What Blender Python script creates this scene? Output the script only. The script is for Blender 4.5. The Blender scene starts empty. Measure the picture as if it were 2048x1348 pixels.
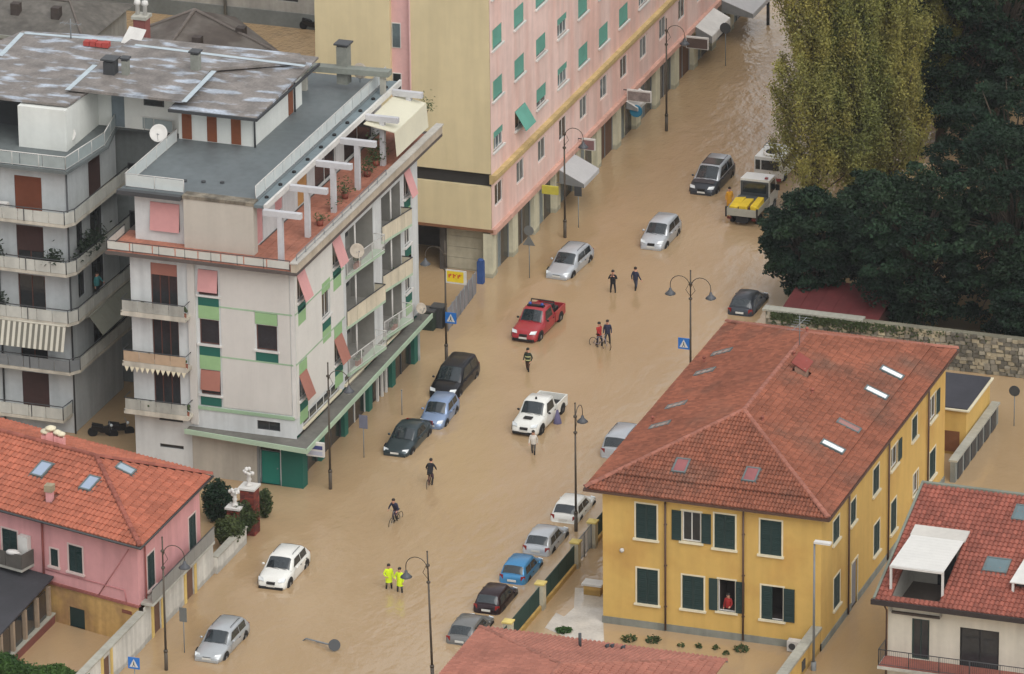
import bpy, bmesh, math, random
import numpy as np
from mathutils import Vector, Matrix
random.seed(11)
rng = np.random.default_rng(11)
sc = bpy.context.scene
COL = sc.collection

# ------------------------------------------------------------------ camera
F_PX = 13194.94; TILT = math.radians(21.6411); ROLL = math.radians(-0.6187); YAW = math.radians(19.4); CAM_H = 152.0
def _axes():
    f = Vector((0, math.cos(TILT), -math.sin(TILT))); r = Vector((1, 0, 0)); u = r.cross(f)
    r2 = r*math.cos(ROLL) + u*math.sin(ROLL); u2 = -r*math.sin(ROLL) + u*math.cos(ROLL)
    R = Matrix.Rotation(YAW, 3, 'Z')
    return R @ r2, R @ u2, R @ f
RX, UX, WX = _axes()
CAM = -WX*(CAM_H/-WX.z)
cd = bpy.data.cameras.new('camera'); cam = bpy.data.objects.new('camera', cd); COL.objects.link(cam)
m = Matrix.Identity(4)
for i in range(3):
    m[i][0] = RX[i]; m[i][1] = UX[i]; m[i][2] = -WX[i]; m[i][3] = CAM[i]
cam.matrix_world = m
cd.sensor_width = 36.0; cd.sensor_fit = 'HORIZONTAL'; cd.lens = F_PX/2048*36.0
cd.clip_start = 5.0; cd.clip_end = 6000.0
sc.camera = cam

# ------------------------------------------------------------------ light
SUN_EL = math.radians(48); SUN_AZ = math.radians(134)      # azimuth from +Y towards +X
w = bpy.data.worlds.new('World'); sc.world = w; w.use_nodes = True
nt = w.node_tree; nt.nodes.clear()
sky = nt.nodes.new('ShaderNodeTexSky'); sky.sky_type = 'NISHITA'; sky.sun_disc = False
sky.sun_elevation = SUN_EL; sky.sun_rotation = SUN_AZ; sky.air_density = 1.0; sky.dust_density = 6.0; sky.ozone_density = 1.0
hs = nt.nodes.new('ShaderNodeHueSaturation'); hs.inputs['Saturation'].default_value = 0.22
bgn = nt.nodes.new('ShaderNodeBackground'); bgn.inputs['Strength'].default_value = 0.15
wo = nt.nodes.new('ShaderNodeOutputWorld')
nt.links.new(sky.outputs[0], hs.inputs['Color']); ov_ = nt.nodes.new('ShaderNodeMix'); ov_.data_type = 'RGBA'; ov_.inputs['Factor'].default_value = 0.66; ov_.inputs['B'].default_value = (5.0, 5.1, 5.3, 1)   # closed cloud deck over the clear-sky gradient
nt.links.new(hs.outputs[0], ov_.inputs['A']); nt.links.new(ov_.outputs['Result'], bgn.inputs['Color']); nt.links.new(bgn.outputs[0], wo.inputs['Surface'])
sd = bpy.data.lights.new('sun', 'SUN'); sd.energy = 1.0; sd.angle = math.radians(55); sd.color = (1.0, 0.965, 0.91)
so = bpy.data.objects.new('sun', sd); COL.objects.link(so)
sdir = Vector((math.sin(SUN_AZ)*math.cos(SUN_EL), math.cos(SUN_AZ)*math.cos(SUN_EL), math.sin(SUN_EL)))
so.rotation_euler = (-sdir).to_track_quat('-Z', 'Y').to_euler()
sky.sun_rotation = math.atan2(sdir.x, sdir.y)
sc.view_settings.view_transform = 'Standard'; sc.view_settings.look = 'None'
sc.view_settings.exposure = 0.3; sc.view_settings.gamma = 1.0; sc.view_settings.use_curve_mapping = False
sc.render.engine = 'CYCLES'
sc.cycles.max_bounces = 6; sc.cycles.transparent_max_bounces = 4

# ------------------------------------------------------------------ plan helpers: where a line of sight meets a real plane of the place
def ray(px, py): return RX*((px-1024)/F_PX) - UX*((py-674)/F_PX) + WX
def G(px, py, z=0.0):
    d = ray(px, py); return CAM + d*((z-CAM.z)/d.z)
def PX(px, py, x):
    d = ray(px, py); return CAM + d*((x-CAM.x)/d.x)
def PY(px, py, y):
    d = ray(px, py); return CAM + d*((y-CAM.y)/d.y)
def proj(p):
    q = Vector(p)-CAM; k = q.dot(WX)
    return 1024+F_PX*q.dot(RX)/k, 674-F_PX*q.dot(UX)/k

# ------------------------------------------------------------------ mesh builder
class MB:
    def __init__(s): s.v = []; s.f = []; s.mi = []; s.sm = []; s.cur = 0
    def add(s, vs, fs, smooth=False):
        o = len(s.v); s.v += [tuple(p) for p in vs]
        for f in fs:
            s.f.append(tuple(i+o for i in f)); s.mi.append(s.cur); s.sm.append(smooth)
        return s
    def box(s, x0, y0, z0, x1, y1, z1):
        if x0 > x1: x0, x1 = x1, x0
        if y0 > y1: y0, y1 = y1, y0
        if z0 > z1: z0, z1 = z1, z0
        return s.add([(x0,y0,z0),(x1,y0,z0),(x1,y1,z0),(x0,y1,z0),(x0,y0,z1),(x1,y0,z1),(x1,y1,z1),(x0,y1,z1)],
              [(0,3,2,1),(4,5,6,7),(0,1,5,4),(1,2,6,5),(2,3,7,6),(3,0,4,7)])
    def obox(s, c, sx, sy, sz, rot=None):
        c = Vector(c); R = rot or Matrix.Identity(3)
        if isinstance(R, (int, float)): R = Matrix.Rotation(R, 3, 'Z')
        vs = [c + R @ Vector((a*sx/2, b*sy/2, d*sz/2)) for d in (-1, 1) for a, b in ((-1,-1),(1,-1),(1,1),(-1,1))]
        return s.add(vs, [(0,3,2,1),(4,5,6,7),(0,1,5,4),(1,2,6,5),(2,3,7,6),(3,0,4,7)])
    def prism(s, poly, off):
        n = len(poly); off = Vector(off); p = [Vector(q) for q in poly]
        vs = p+[q+off for q in p]
        return s.add(vs, [tuple(range(n-1,-1,-1)), tuple(range(n,2*n))]+[(i,(i+1)%n,n+(i+1)%n,n+i) for i in range(n)])
    def quad(s, *p): return s.add(p, [tuple(range(len(p)))])
    def tube(s, pts, r, n=6, cap=True):
        pts = [Vector(p) for p in pts]; rs = r if isinstance(r, (list, tuple)) else [r]*len(pts)
        rings = []; ref = None
        for i, p in enumerate(pts):
            d = (pts[min(i+1, len(pts)-1)]-pts[max(i-1, 0)]).normalized()
            if ref is None: ref = Vector((1,0,0)) if abs(d.x) < .8 else Vector((0,1,0))
            a = (ref-d*ref.dot(d)).normalized(); b = d.cross(a); ref = a
            rings.append([p+a*math.cos(2*math.pi*k/n)*rs[i]+b*math.sin(2*math.pi*k/n)*rs[i] for k in range(n)])
        vs = [q for g in rings for q in g]; fs = []
        for i in range(len(pts)-1):
            for k in range(n): fs.append((i*n+k, i*n+(k+1)%n, (i+1)*n+(k+1)%n, (i+1)*n+k))
        if cap: fs += [tuple(range(n-1,-1,-1)), tuple(range((len(pts)-1)*n, len(pts)*n))]
        return s.add(vs, fs, n > 4)
    def lathe(s, prof, c, n=10, axis=None):
        c = Vector(c); R = axis or Matrix.Identity(3)
        vs = [c+R @ Vector((r*math.cos(2*math.pi*k/n), r*math.sin(2*math.pi*k/n), z)) for r, z in prof for k in range(n)]
        fs = [(i*n+k, i*n+(k+1)%n, (i+1)*n+(k+1)%n, (i+1)*n+k) for i in range(len(prof)-1) for k in range(n)]
        s.add(vs, fs, len(prof) > 2); o = len(s.v)-len(vs)
        for cap in (tuple(range(n-1,-1,-1)), tuple(range((len(prof)-1)*n, len(prof)*n))):
            s.f.append(tuple(i+o for i in cap)); s.mi.append(s.cur); s.sm.append(False)
        return s
    def ball(s, c, rx, ry=None, rz=None, n=8, jit=0):
        ry = ry or rx; rz = rz or rx; h = n//2; vs = []; fs = []
        for i in range(1, h):
            a = math.pi*i/h
            for k in range(n):
                j = 1+random.uniform(-jit, jit)
                vs.append((c[0]+rx*j*math.sin(a)*math.cos(2*math.pi*k/n), c[1]+ry*j*math.sin(a)*math.sin(2*math.pi*k/n), c[2]+rz*j*math.cos(a)))
        t = len(vs); vs += [(c[0],c[1],c[2]+rz),(c[0],c[1],c[2]-rz)]
        for i in range(h-2):
            for k in range(n): fs.append((i*n+k, (i+1)*n+k, (i+1)*n+(k+1)%n, i*n+(k+1)%n))
        for k in range(n): fs += [(t, k, (k+1)%n), (t+1, (h-2)*n+(k+1)%n, (h-2)*n+k)]
        return s.add(vs, fs, True)
    def mesh(s, name, mats, off=Vector((0,0,0))):
        me = bpy.data.meshes.new(name)
        me.from_pydata([(p[0]-off.x, p[1]-off.y, p[2]-off.z) for p in s.v], [], s.f)
        for mm in (mats if isinstance(mats, (list, tuple)) else [mats]): me.materials.append(mm)
        me.polygons.foreach_set('material_index', s.mi); me.polygons.foreach_set('use_smooth', s.sm)
        if len(s.f) < 6000:
            bm = bmesh.new(); bm.from_mesh(me); bmesh.ops.recalc_face_normals(bm, faces=bm.faces); bm.to_mesh(me); bm.free()
        me.update(); return me
    def build(s, name, mats, parent=None, loc=None, label=None):
        off = wloc(parent)
        l = Vector(loc) if loc is not None else None
        me = s.mesh(name, mats, l if l is not None else off)
        o = bpy.data.objects.new(name, me); COL.objects.link(o)
        if parent: o.parent = parent
        if l is not None: o.location = l-off
        if label: o['label'] = label
        return o
def wloc(o):
    v = Vector((0,0,0))
    while o is not None: v += o.location; o = o.parent
    return v
def tag(o, label, cat, group=None, kind=None):
    if label: o['label'] = label
    if cat: o['category'] = cat
    if group: o['group'] = group
    if kind: o['kind'] = kind
    return o
def thing(name, label, cat, loc=(0,0,0), group=None):
    o = bpy.data.objects.new(name, None); COL.objects.link(o); o.location = loc
    o.empty_display_size = .5
    return tag(o, label, cat, group)
def copy_tree(o, parent=None):
    c = o.copy(); COL.objects.link(c); c.parent = parent
    for ch in list(o.children): copy_tree(ch, c)
    return c

# ------------------------------------------------------------------ materials
def lin(c): c = c/255.0; return c/12.92 if c <= .04045 else ((c+.055)/1.055)**2.4
def rgb(c, k=1.0): return (min(lin(c[0])*k, .9), min(lin(c[1])*k, .9), min(lin(c[2])*k, .9), 1)
MATS = {}
def mat(name, c, k=1.0, rough=.8, var=.12, scale=.5, bump=0.0, bscale=12.0, metal=0.0, streak=0.0, island=0.0, wave=None, c2=None, c2t=(.5,.62), c2s=.4, c2map=(1,1,1), trans=0.0, spec=.4, emit=0, wet=0):
    if name in MATS: return MATS[name]
    mt = bpy.data.materials.new(name); mt.use_nodes = True; MATS[name] = mt
    n = mt.node_tree; N = n.nodes; L = n.links; N.clear()
    out = N.new('ShaderNodeOutputMaterial'); b = N.new('ShaderNodeBsdfPrincipled'); L.new(b.outputs[0], out.inputs['Surface'])
    b.inputs['Roughness'].default_value = rough; b.inputs['Metallic'].default_value = metal
    b.inputs['Specular IOR Level'].default_value = spec
    base = rgb(c, k)
    geo = N.new('ShaderNodeNewGeometry')
    def noise(s, mp=None, det=4):
        t = N.new('ShaderNodeTexNoise'); t.inputs['Scale'].default_value = s; t.inputs['Detail'].default_value = det
        if mp:
            mm = N.new('ShaderNodeMapping'); mm.inputs['Scale'].default_value = mp; L.new(geo.outputs['Position'], mm.inputs['Vector']); L.new(mm.outputs[0], t.inputs['Vector'])
        else: L.new(geo.outputs['Position'], t.inputs['Vector'])
        return t.outputs['Fac']
    def rng_(f, a, bb, lo=.3, hi=.7):
        r = N.new('ShaderNodeMapRange'); r.inputs[1].default_value = lo; r.inputs[2].default_value = hi; r.inputs[3].default_value = a; r.inputs[4].default_value = bb
        L.new(f, r.inputs[0]); return r.outputs[0]
    def mul(col_sock, fac_sock):
        v = N.new('ShaderNodeVectorMath'); v.operation = 'SCALE'; L.new(col_sock, v.inputs[0]); L.new(fac_sock, v.inputs['Scale']); return v.outputs[0]
    cn = N.new('ShaderNodeRGB'); cn.outputs[0].default_value = base; cur = cn.outputs[0]
    if c2:
        mx = N.new('ShaderNodeMix'); mx.data_type = 'RGBA'; mx.inputs['B'].default_value = rgb(c2, k)
        L.new(cur, mx.inputs['A']); L.new(rng_(noise(c2s, c2map, 5), 0, 1, c2t[0], c2t[1]), mx.inputs['Factor']); cur = mx.outputs['Result']
    if var:
        cur = mul(cur, rng_(noise(scale), 1-var, 1+var)); cur = mul(cur, rng_(noise(scale*7.3, None, 3), 1-var*.55, 1+var*.55))
    if streak: cur = mul(cur, rng_(noise(1.0, (1.7, 1.7, .16), 5), 1-streak, 1+streak*.35, .35, .62))
    if wet:
        sx = N.new('ShaderNodeSeparateXYZ'); L.new(geo.outputs['Position'], sx.inputs[0]); nz = N.new('ShaderNodeMath'); nz.operation = 'MULTIPLY_ADD'; nz.inputs[1].default_value = -.5; L.new(noise(1.3), nz.inputs[0]); L.new(sx.outputs['Z'], nz.inputs[2])
        cur = mul(cur, rng_(nz.outputs[0], 1-wet, 1, .0, .12))
    if island:
        oi = N.new('ShaderNodeObjectInfo'); ad = N.new('ShaderNodeMath'); ad.operation = 'ADD'; fr = N.new('ShaderNodeMath'); fr.operation = 'FRACT'
        L.new(oi.outputs['Random'], ad.inputs[0]); L.new(geo.outputs['Random Per Island'], ad.inputs[1]); L.new(ad.outputs[0], fr.inputs[0])
        cur = mul(cur, rng_(fr.outputs[0], 1-island, 1+island, 0, 1))
    L.new(cur, b.inputs['Base Color'])
    h = None
    if wave:
        wv = N.new('ShaderNodeTexWave'); wv.inputs['Scale'].default_value = wave[0]; wv.bands_direction = wave[1]; L.new(geo.outputs['Position'], wv.inputs['Vector'])
        h = wv.outputs['Fac']; hd = wave[2]
    elif bump: h = noise(bscale, None, 5); hd = bump
    if h is not None:
        bp = N.new('ShaderNodeBump'); bp.inputs['Strength'].default_value = .9; bp.inputs['Distance'].default_value = hd
        L.new(h, bp.inputs['Height']); L.new(bp.outputs[0], b.inputs['Normal'])
    if trans:
        tr = N.new('ShaderNodeBsdfTranslucent'); mxs = N.new('ShaderNodeMixShader'); mxs.inputs[0].default_value = trans
        L.new(cur, tr.inputs['Color']); L.new(b.outputs[0], mxs.inputs[1]); L.new(tr.outputs[0], mxs.inputs[2]); L.new(mxs.outputs[0], out.inputs['Surface'])
    if emit:
        L.new(cur, b.inputs['Emission Color']); b.inputs['Emission Strength'].default_value = emit
    return mt
def glass(name, c, rough=.08, spec=.6):
    return mat(name, c, rough=rough, var=.25, scale=.8, spec=spec)

GL_DARK = glass('window_glass_dark', (46, 48, 50))
GL_BLUE = glass('window_glass_grey', (92, 104, 108))
GL_CAR = glass('car_glass', (38, 46, 50), .06, .8)
WHITE = mat('white_paint', (205, 203, 198), var=.06, streak=.08)
CREAM = mat('cream_trim', (212, 203, 176), var=.08)
GREY = mat('grey_metal', (120, 124, 126), rough=.5, var=.1)
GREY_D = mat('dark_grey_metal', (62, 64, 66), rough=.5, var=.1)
BLACK = mat('black_rubber', (24, 24, 25), rough=.7, var=.1)
IRON = mat('lamp_iron', (74, 66, 56), rough=.55, var=.15)
DKGREEN = mat('dark_green_shutter', (30, 54, 52), rough=.55, var=.12, wave=(5.5, 'Z', .02))
CONC = mat('pale_concrete', (172, 170, 160), var=.14, streak=.18, bump=.01)
COPING = mat('stone_coping', (160, 158, 146), var=.15, bump=.01)

class Fac:
    """a facade plane: u runs along it, z up, d outward; k lets a front run askew to the street"""
    def __init__(s, ax, val, k=0.0, x0=0.0): s.ax = ax; s.val = val; s.k = k; s.x0 = x0
    def P(s, u, z, d=0.0):
        if s.ax == 'y': return (u-d*s.k, s.val-d+s.k*(s.x0-u), z)
        if s.ax == 'Y': return (u, s.val+d, z)
        if s.ax == 'x': return (s.val+d, u, z)
        return (s.val-d, u, z)
    def box(s, mb, u0, u1, z0, z1, d0, d1):
        if not s.k: return mb.box(*s.P(u0, z0, d0), *s.P(u1, z1, d1))
        return mb.add([s.P(u, z, d) for z in (z0, z1) for u, d in ((u0, d1), (u1, d1), (u1, d0), (u0, d0))], [(0,3,2,1),(4,5,6,7),(0,1,5,4),(1,2,6,5),(2,3,7,6),(3,0,4,7)])
    def uz(s, px, py):
        if s.ax in 'yY':
            d = ray(px, py); t = (s.val+s.k*s.x0-CAM.y-s.k*CAM.x)/(d.y+s.k*d.x); p = CAM+d*t; return p.x, p.z
        p = PX(px, py, s.val); return p.y, p.z
    def rect(s, l, t, r, b):
        """bounds on the wall of something seen in the box l,t,r,b"""
        if s.ax == 'y': (u0, z1), (u1, z0) = s.uz(l, t), s.uz(r, b)
        else: (u1, z1), (u0, z0) = s.uz(r, t), s.uz(l, b)
        return u0, u1, min(z0, z1), max(z0, z1)
def wall(mb, fc, u0, u1, z0, z1, holes=(), depth=.22):
    us = sorted({u0, u1, *[h[i] for h in holes for i in (0, 1) if u0 < h[i] < u1]}); zs = sorted({z0, z1, *[h[i] for h in holes for i in (2, 3) if z0 < h[i] < z1]})
    for a, b in zip(us, us[1:]):
        for c, d in zip(zs, zs[1:]):
            um, zm = (a+b)/2, (c+d)/2
            if any(h[0] < um < h[1] and h[2] < zm < h[3] for h in holes): continue
            mb.quad(fc.P(a, c), fc.P(b, c), fc.P(b, d), fc.P(a, d))
    for h in holes:
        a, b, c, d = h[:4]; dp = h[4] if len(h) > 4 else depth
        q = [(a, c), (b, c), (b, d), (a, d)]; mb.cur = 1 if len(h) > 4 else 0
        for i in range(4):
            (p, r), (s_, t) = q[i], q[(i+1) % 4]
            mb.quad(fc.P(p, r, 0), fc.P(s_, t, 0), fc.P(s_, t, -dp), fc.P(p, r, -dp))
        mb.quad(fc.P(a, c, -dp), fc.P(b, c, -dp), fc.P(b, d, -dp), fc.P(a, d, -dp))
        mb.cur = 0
def window(fc, parent, r, frame=WHITE, glassm=GL_DARK, mull=1, sill=None, surround=None, inset=.13, name='window', blind=None, blind_f=.6, shutters=None, sh_mat=None, tilt=None, fw=.06, open_=False):
    """frame, panes and what hangs on it; blind: rolled-down share; shutters: 'closed','open','left','right'; tilt: blind pushed out at its foot"""
    u0, u1, z0, z1 = r
    f = MB()
    for a, b, c, d in ((u0, u1, z0, z0+fw), (u0, u1, z1-fw, z1), (u0, u0+fw, z0+fw, z1-fw), (u1-fw, u1, z0+fw, z1-fw)): fc.box(f, a, b, c, d, -inset, -inset+.06)
    for k in range(0 if open_ else mull):
        uu = u0+(u1-u0)*(k+1)/(mull+1); fc.box(f, uu-.03, uu+.03, z0+fw, z1-fw, -inset, -inset+.055)
    wdw = f.build(name, frame, parent)
    n = mull+1
    for k in range(0 if open_ else n):
        a = u0+fw/2+(u1-u0-fw)*k/n+.02; b = u0+fw/2+(u1-u0-fw)*(k+1)/n-.02
        g = MB(); fc.box(g, a, b, z0+.04, z1-.04, -inset+.012, -inset+.03); g.build('pane', glassm, wdw)
    if surround:
        s_ = MB(); t = .09
        for a, b, c, d in ((u0-t, u1+t, z1, z1+t), (u0-t, u0, z0, z1), (u1, u1+t, z0, z1)): fc.box(s_, a, b, c, d, -.02, .025)
        s_.build('surround', surround, wdw)
    if sill:
        s_ = MB(); fc.box(s_, u0-.16, u1+.16, z0-.12, z0, -.05, .13); s_.build('sill', sill, wdw)
    if blind and not tilt:
        s_ = MB(); fc.box(s_, u0+.01, u1-.01, z1-(z1-z0)*blind_f, z1-.005, -.075, -.035); s_.build('blind', blind, wdw)
    if tilt:
        s_ = MB(); top = z1-.02; bot = z1-(z1-z0)*blind_f
        q = [fc.P(u0, top, 0), fc.P(u1, top, 0), fc.P(u1, bot, tilt), fc.P(u0, bot, tilt)]
        off = Vector(fc.P(0, 0, .03))-Vector(fc.P(0, 0, 0)); s_.prism(q, off); s_.build('blind', blind, wdw)
        for uu in (u0+.03, u1-.03): MB().tube([fc.P(uu, bot+.02, tilt), fc.P(uu, bot+.05, -.02)], .015, 4).build('blind_arm', GREY, wdw)
    if shutters:
        hw = (u1-u0)/2; hm = sh_mat or DKGREEN
        leaves = []
        if shutters == 'closed': leaves = [(u0+.01, u0+hw-.008, -.05, 0), (u0+hw+.008, u1-.01, -.05, 0)]
        if shutters in ('open', 'left'): leaves.append((u0-hw-.04, u0-.04, .03, .075))
        if shutters in ('open', 'right'): leaves.append((u1+.04, u1+hw+.04, .03, .075))
        if shutters == 'half': leaves = [(u0+.01, u0+hw-.008, -.05, 0), (u1+.04, u1+hw+.04, .03, .075)]
        for a, b, d0, d1 in leaves:
            s_ = MB(); t = .07
            for p in ((a, b, z0+.01, z0+.12), (a, b, z1-.1, z1-.01), (a, a+t, z0+.12, z1-.1), (b-t, b, z0+.12, z1-.1)): fc.box(s_, *p, d0, d1)
            ns = max(6, int((z1-z0)/.11))
            for i in range(ns):
                zz = z0+.12+(z1-z0-.22)*i/ns; hh = (z1-z0-.22)/ns
                s_.add([fc.P(a+t, zz, d1-.004), fc.P(b-t, zz, d1-.004), fc.P(b-t, zz+hh*.9, d0+.01), fc.P(a+t, zz+hh*.9, d0+.01)], [(0,1,2,3)])
            s_.build('shutter', hm, wdw)
    return wdw
def railing(parent, pts, h, m_, bars=.14, r=.02, panel=None, name='railing'):
    rl = MB()
    for a, b in zip(pts, pts[1:]):
        a = Vector(a); b = Vector(b); L = (b-a).length; up = Vector((0, 0, h))
        rl.tube([a+up, b+up], r*1.4, 5); rl.tube([a+Vector((0,0,.08)), b+Vector((0,0,.08))], r, 4)
        k = max(1, int(L/1.5))
        for i in range(k+1): p = a.lerp(b, i/k); rl.tube([p, p+up], r*1.2, 5)
        if bars:
            nb = int(L/bars)
            for i in range(1, nb): p = a.lerp(b, i/nb); rl.tube([p+Vector((0,0,.08)), p+up], .009, 3, False)
    o = rl.build(name, m_, parent)
    if panel:
        for a, b in zip(pts, pts[1:]):
            a = Vector(a); b = Vector(b); k = max(1, round((b-a).length/1.5)); d = (b-a).normalized(); nrm = d.cross(Vector((0,0,1)))*.012
            for i in range(k):
                p = a.lerp(b, i/k)+d*.04; q = a.lerp(b, (i+1)/k)-d*.04; z0 = Vector((0,0,.1)); z1 = Vector((0,0,h-.06))
                MB().prism([p+z0-nrm, q+z0-nrm, q+z1-nrm, p+z1-nrm], nrm*2).build('rail_panel', panel, o)
    return o

# ------------------------------------------------------------------ tiled roofs
def tile_mesh(tw, th, name, m_):
    mb = MB(); xs = [(-tw/2, -.005), (-tw*.3, .06), (tw*.0, .085), (tw*.26, .05), (tw/2, -.01)]
    lo = [(x, -th*.56, z+.06) for x, z in xs]; hi = [(x, th*.56, z+.0) for x, z in xs]; k = len(xs)
    ft = [(x, -th*.56, .0) for x, z in xs]
    mb.add(lo+hi+ft, [(i, i+1, k+i+1, k+i) for i in range(k-1)]+[(2*k+i, 2*k+i+1, i+1, i) for i in range(k-1)])
    return mb.mesh(name, m_)
def inside(p, poly):
    c = False; n = len(poly)
    for i in range(n):
        (x0, y0), (x1, y1) = poly[i], poly[(i+1) % n]
        if (y0 > p[1]) != (y1 > p[1]) and p[0] < (x1-x0)*(p[1]-y0)/(y1-y0)+x0: c = not c
    return c
def tiles(parent, planes, tw, th, m_, holes=(), nind=300):
    me = tile_mesh(tw, th, 'tile', m_); base = np.array([v.co[:] for v in me.vertices]); fs = [tuple(p.vertices) for p in me.polygons]
    cand = []
    for O, U, V, poly in planes:
        O = Vector(O); U = Vector(U).normalized(); V = Vector(V).normalized(); Nn = U.cross(V)
        if Nn.z < 0: U = -U; Nn = -Nn; poly = [(-a, b) for a, b in poly]
        us = [p[0] for p in poly]; vs = [p[1] for p in poly]
        for j in range(int((max(vs)-min(vs))/th)+1):
            v = min(vs)+(j+.5)*th
            for i in range(int((max(us)-min(us))/tw)+1):
                u = min(us)+(i+.5)*tw
                if not inside((u, v), poly): continue
                p = O+U*u+V*v
                if any(abs(p.x-h[0]) < h[2] and abs(p.y-h[1]) < h[3] for h in holes): continue
                a = proj(p); ok = -10 < a[0] < 2058 and -10 < a[1] < 1358
                jz = random.uniform(-.006, .012)
                cand.append((0 if ok else 1, (p-CAM).length, p+Nn*(.012+jz), U, V, Nn, random.uniform(-.02, .02)))
    cand.sort(key=lambda c: (c[0], c[1]))
    off = wloc(parent); V_, F_ = [], []
    for k, (_, _, p, U, V, Nn, r) in enumerate(cand):
        R = Matrix((U, V, Nn)).transposed() @ Matrix.Rotation(r, 3, 'Z')
        if k < nind:
            o = bpy.data.objects.new('tile', me); COL.objects.link(o); o.parent = parent
            M4 = R.to_4x4(); M4.translation = p-off; o.matrix_local = M4
        else:
            Rn = np.array(R); o0 = len(V_)*len(base)
            V_.append(base @ Rn.T + np.array(p-off)); F_ += [tuple(i+o0 for i in f) for f in fs]
    if V_:
        mm = bpy.data.meshes.new('roof_tiles'); mm.from_pydata(np.concatenate(V_).tolist(), [], F_); mm.materials.append(m_)
        o = bpy.data.objects.new('roof_tiles', mm); COL.objects.link(o); o.parent = parent; o['kind'] = 'stuff'
def caps(parent, a, b, m_, step=.4, r=.13):
    a = Vector(a); b = Vector(b); n = max(2, int((b-a).length/step)); d = (b-a).normalized(); st = (b-a).length/n
    s_ = d.cross(Vector((0,0,1))).normalized(); up = s_.cross(d)
    mb = MB(); k = 5
    rings = []
    for t, rr in ((-.55*st, r*1.12), (.55*st, r*.92)):
        rings += [Vector((math.cos(math.pi*i/(k-1))*rr, t, math.sin(math.pi*i/(k-1))*rr*.8)) for i in range(k)]
    mb.add(rings, [(i, i+1, k+i+1, k+i) for i in range(k-1)]+[tuple(range(k))]); me = mb.mesh('ridge_tile', m_)
    off = wloc(parent); R = Matrix((s_, d, up)).transposed()
    for i in range(n):
        o = bpy.data.objects.new('ridge_tile', me); COL.objects.link(o); o.parent = parent
        M4 = R.to_4x4(); M4.translation = a+d*(st*(i+.5))+up*.03-off; o.matrix_local = M4
# ================================================================== SETTING
def water_mat():
    mt = bpy.data.materials.new('muddy_water'); mt.use_nodes = True; n = mt.node_tree; N = n.nodes; L = n.links; N.clear()
    out = N.new('ShaderNodeOutputMaterial'); b = N.new('ShaderNodeBsdfPrincipled'); L.new(b.outputs[0], out.inputs['Surface'])
    geo = N.new('ShaderNodeNewGeometry')
    def noise(sc_, mp=(1,1,1), rot=0, det=3, ro=.5):
        mm = N.new('ShaderNodeMapping'); mm.inputs['Scale'].default_value = mp; mm.inputs['Rotation'].default_value = (0,0,rot); L.new(geo.outputs['Position'], mm.inputs['Vector'])
        t = N.new('ShaderNodeTexNoise'); t.inputs['Scale'].default_value = sc_; t.inputs['Detail'].default_value = det; t.inputs['Roughness'].default_value = ro; L.new(mm.outputs[0], t.inputs['Vector']); return t.outputs['Fac']
    def mr(f, a, b_, lo, hi):
        r = N.new('ShaderNodeMapRange'); r.inputs[1].default_value = lo; r.inputs[2].default_value = hi; r.inputs[3].default_value = a; r.inputs[4].default_value = b_; L.new(f, r.inputs[0]); return r.outputs[0]
    mx = N.new('ShaderNodeMix'); mx.data_type = 'RGBA'
    mx.inputs['A'].default_value = (.358, .242, .128, 1); mx.inputs['B'].default_value = (.43, .306, .178, 1)
    L.new(mr(noise(.055, (1, .6, 1), .3, 5, .6), 0, 1, .33, .66), mx.inputs['Factor']); L.new(mx.outputs['Result'], b.inputs['Base Color'])
    b.inputs['Roughness'].default_value = .9; b.inputs['Specular IOR Level'].default_value = 0
    b.inputs['Coat Weight'].default_value = 1; b.inputs['Coat IOR'].default_value = 1.6; b.inputs['Coat Roughness'].default_value = .05
    n1 = noise(1.1, (1, .55, 1), .5, 4, .55); n2 = noise(.33, (1, .5, 1), .9, 3); n3 = noise(3.6, (1, .7, 1), .2, 3)
    # wind: rougher towards the open north of the street
    patch = mr(noise(.02, (1, .5, 1), .1, 3), .3, 1.25, .36, .62)
    ma = N.new('ShaderNodeMath'); ma.operation = 'MULTIPLY_ADD'; ma.inputs[1].default_value = 1.6; L.new(n2, ma.inputs[0]); L.new(n1, ma.inputs[2])
    mb_ = N.new('ShaderNodeMath'); mb_.operation = 'MULTIPLY_ADD'; mb_.inputs[1].default_value = .3; L.new(n3, mb_.inputs[0]); L.new(ma.outputs[0], mb_.inputs[2])
    sx = N.new('ShaderNodeSeparateXYZ'); L.new(geo.outputs['Position'], sx.inputs[0]); wind = mr(sx.outputs['Y'], .75, 4.2, 5, 55)
    pw = N.new('ShaderNodeMath'); pw.operation = 'MULTIPLY'; L.new(patch, pw.inputs[0]); L.new(wind, pw.inputs[1]); patch = pw.outputs[0]
    mc = N.new('ShaderNodeMath'); mc.operation = 'MULTIPLY'; L.new(mb_.outputs[0], mc.inputs[0]); L.new(patch, mc.inputs[1])
    bp = N.new('ShaderNodeBump'); bp.inputs['Strength'].default_value = 1; bp.inputs['Distance'].default_value = .085; L.new(mc.outputs[0], bp.inputs['Height']); L.new(bp.outputs[0], b.inputs['Coat Normal'])
    return mt
wm = MB(); wm.quad((-1500,-1200,0),(1500,-1200,0),(1500,2600,0),(-1500,2600,0))
tag(wm.build('flood_water', water_mat()), 'brown muddy flood water covering the whole street and yards', None, kind='structure')

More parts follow.
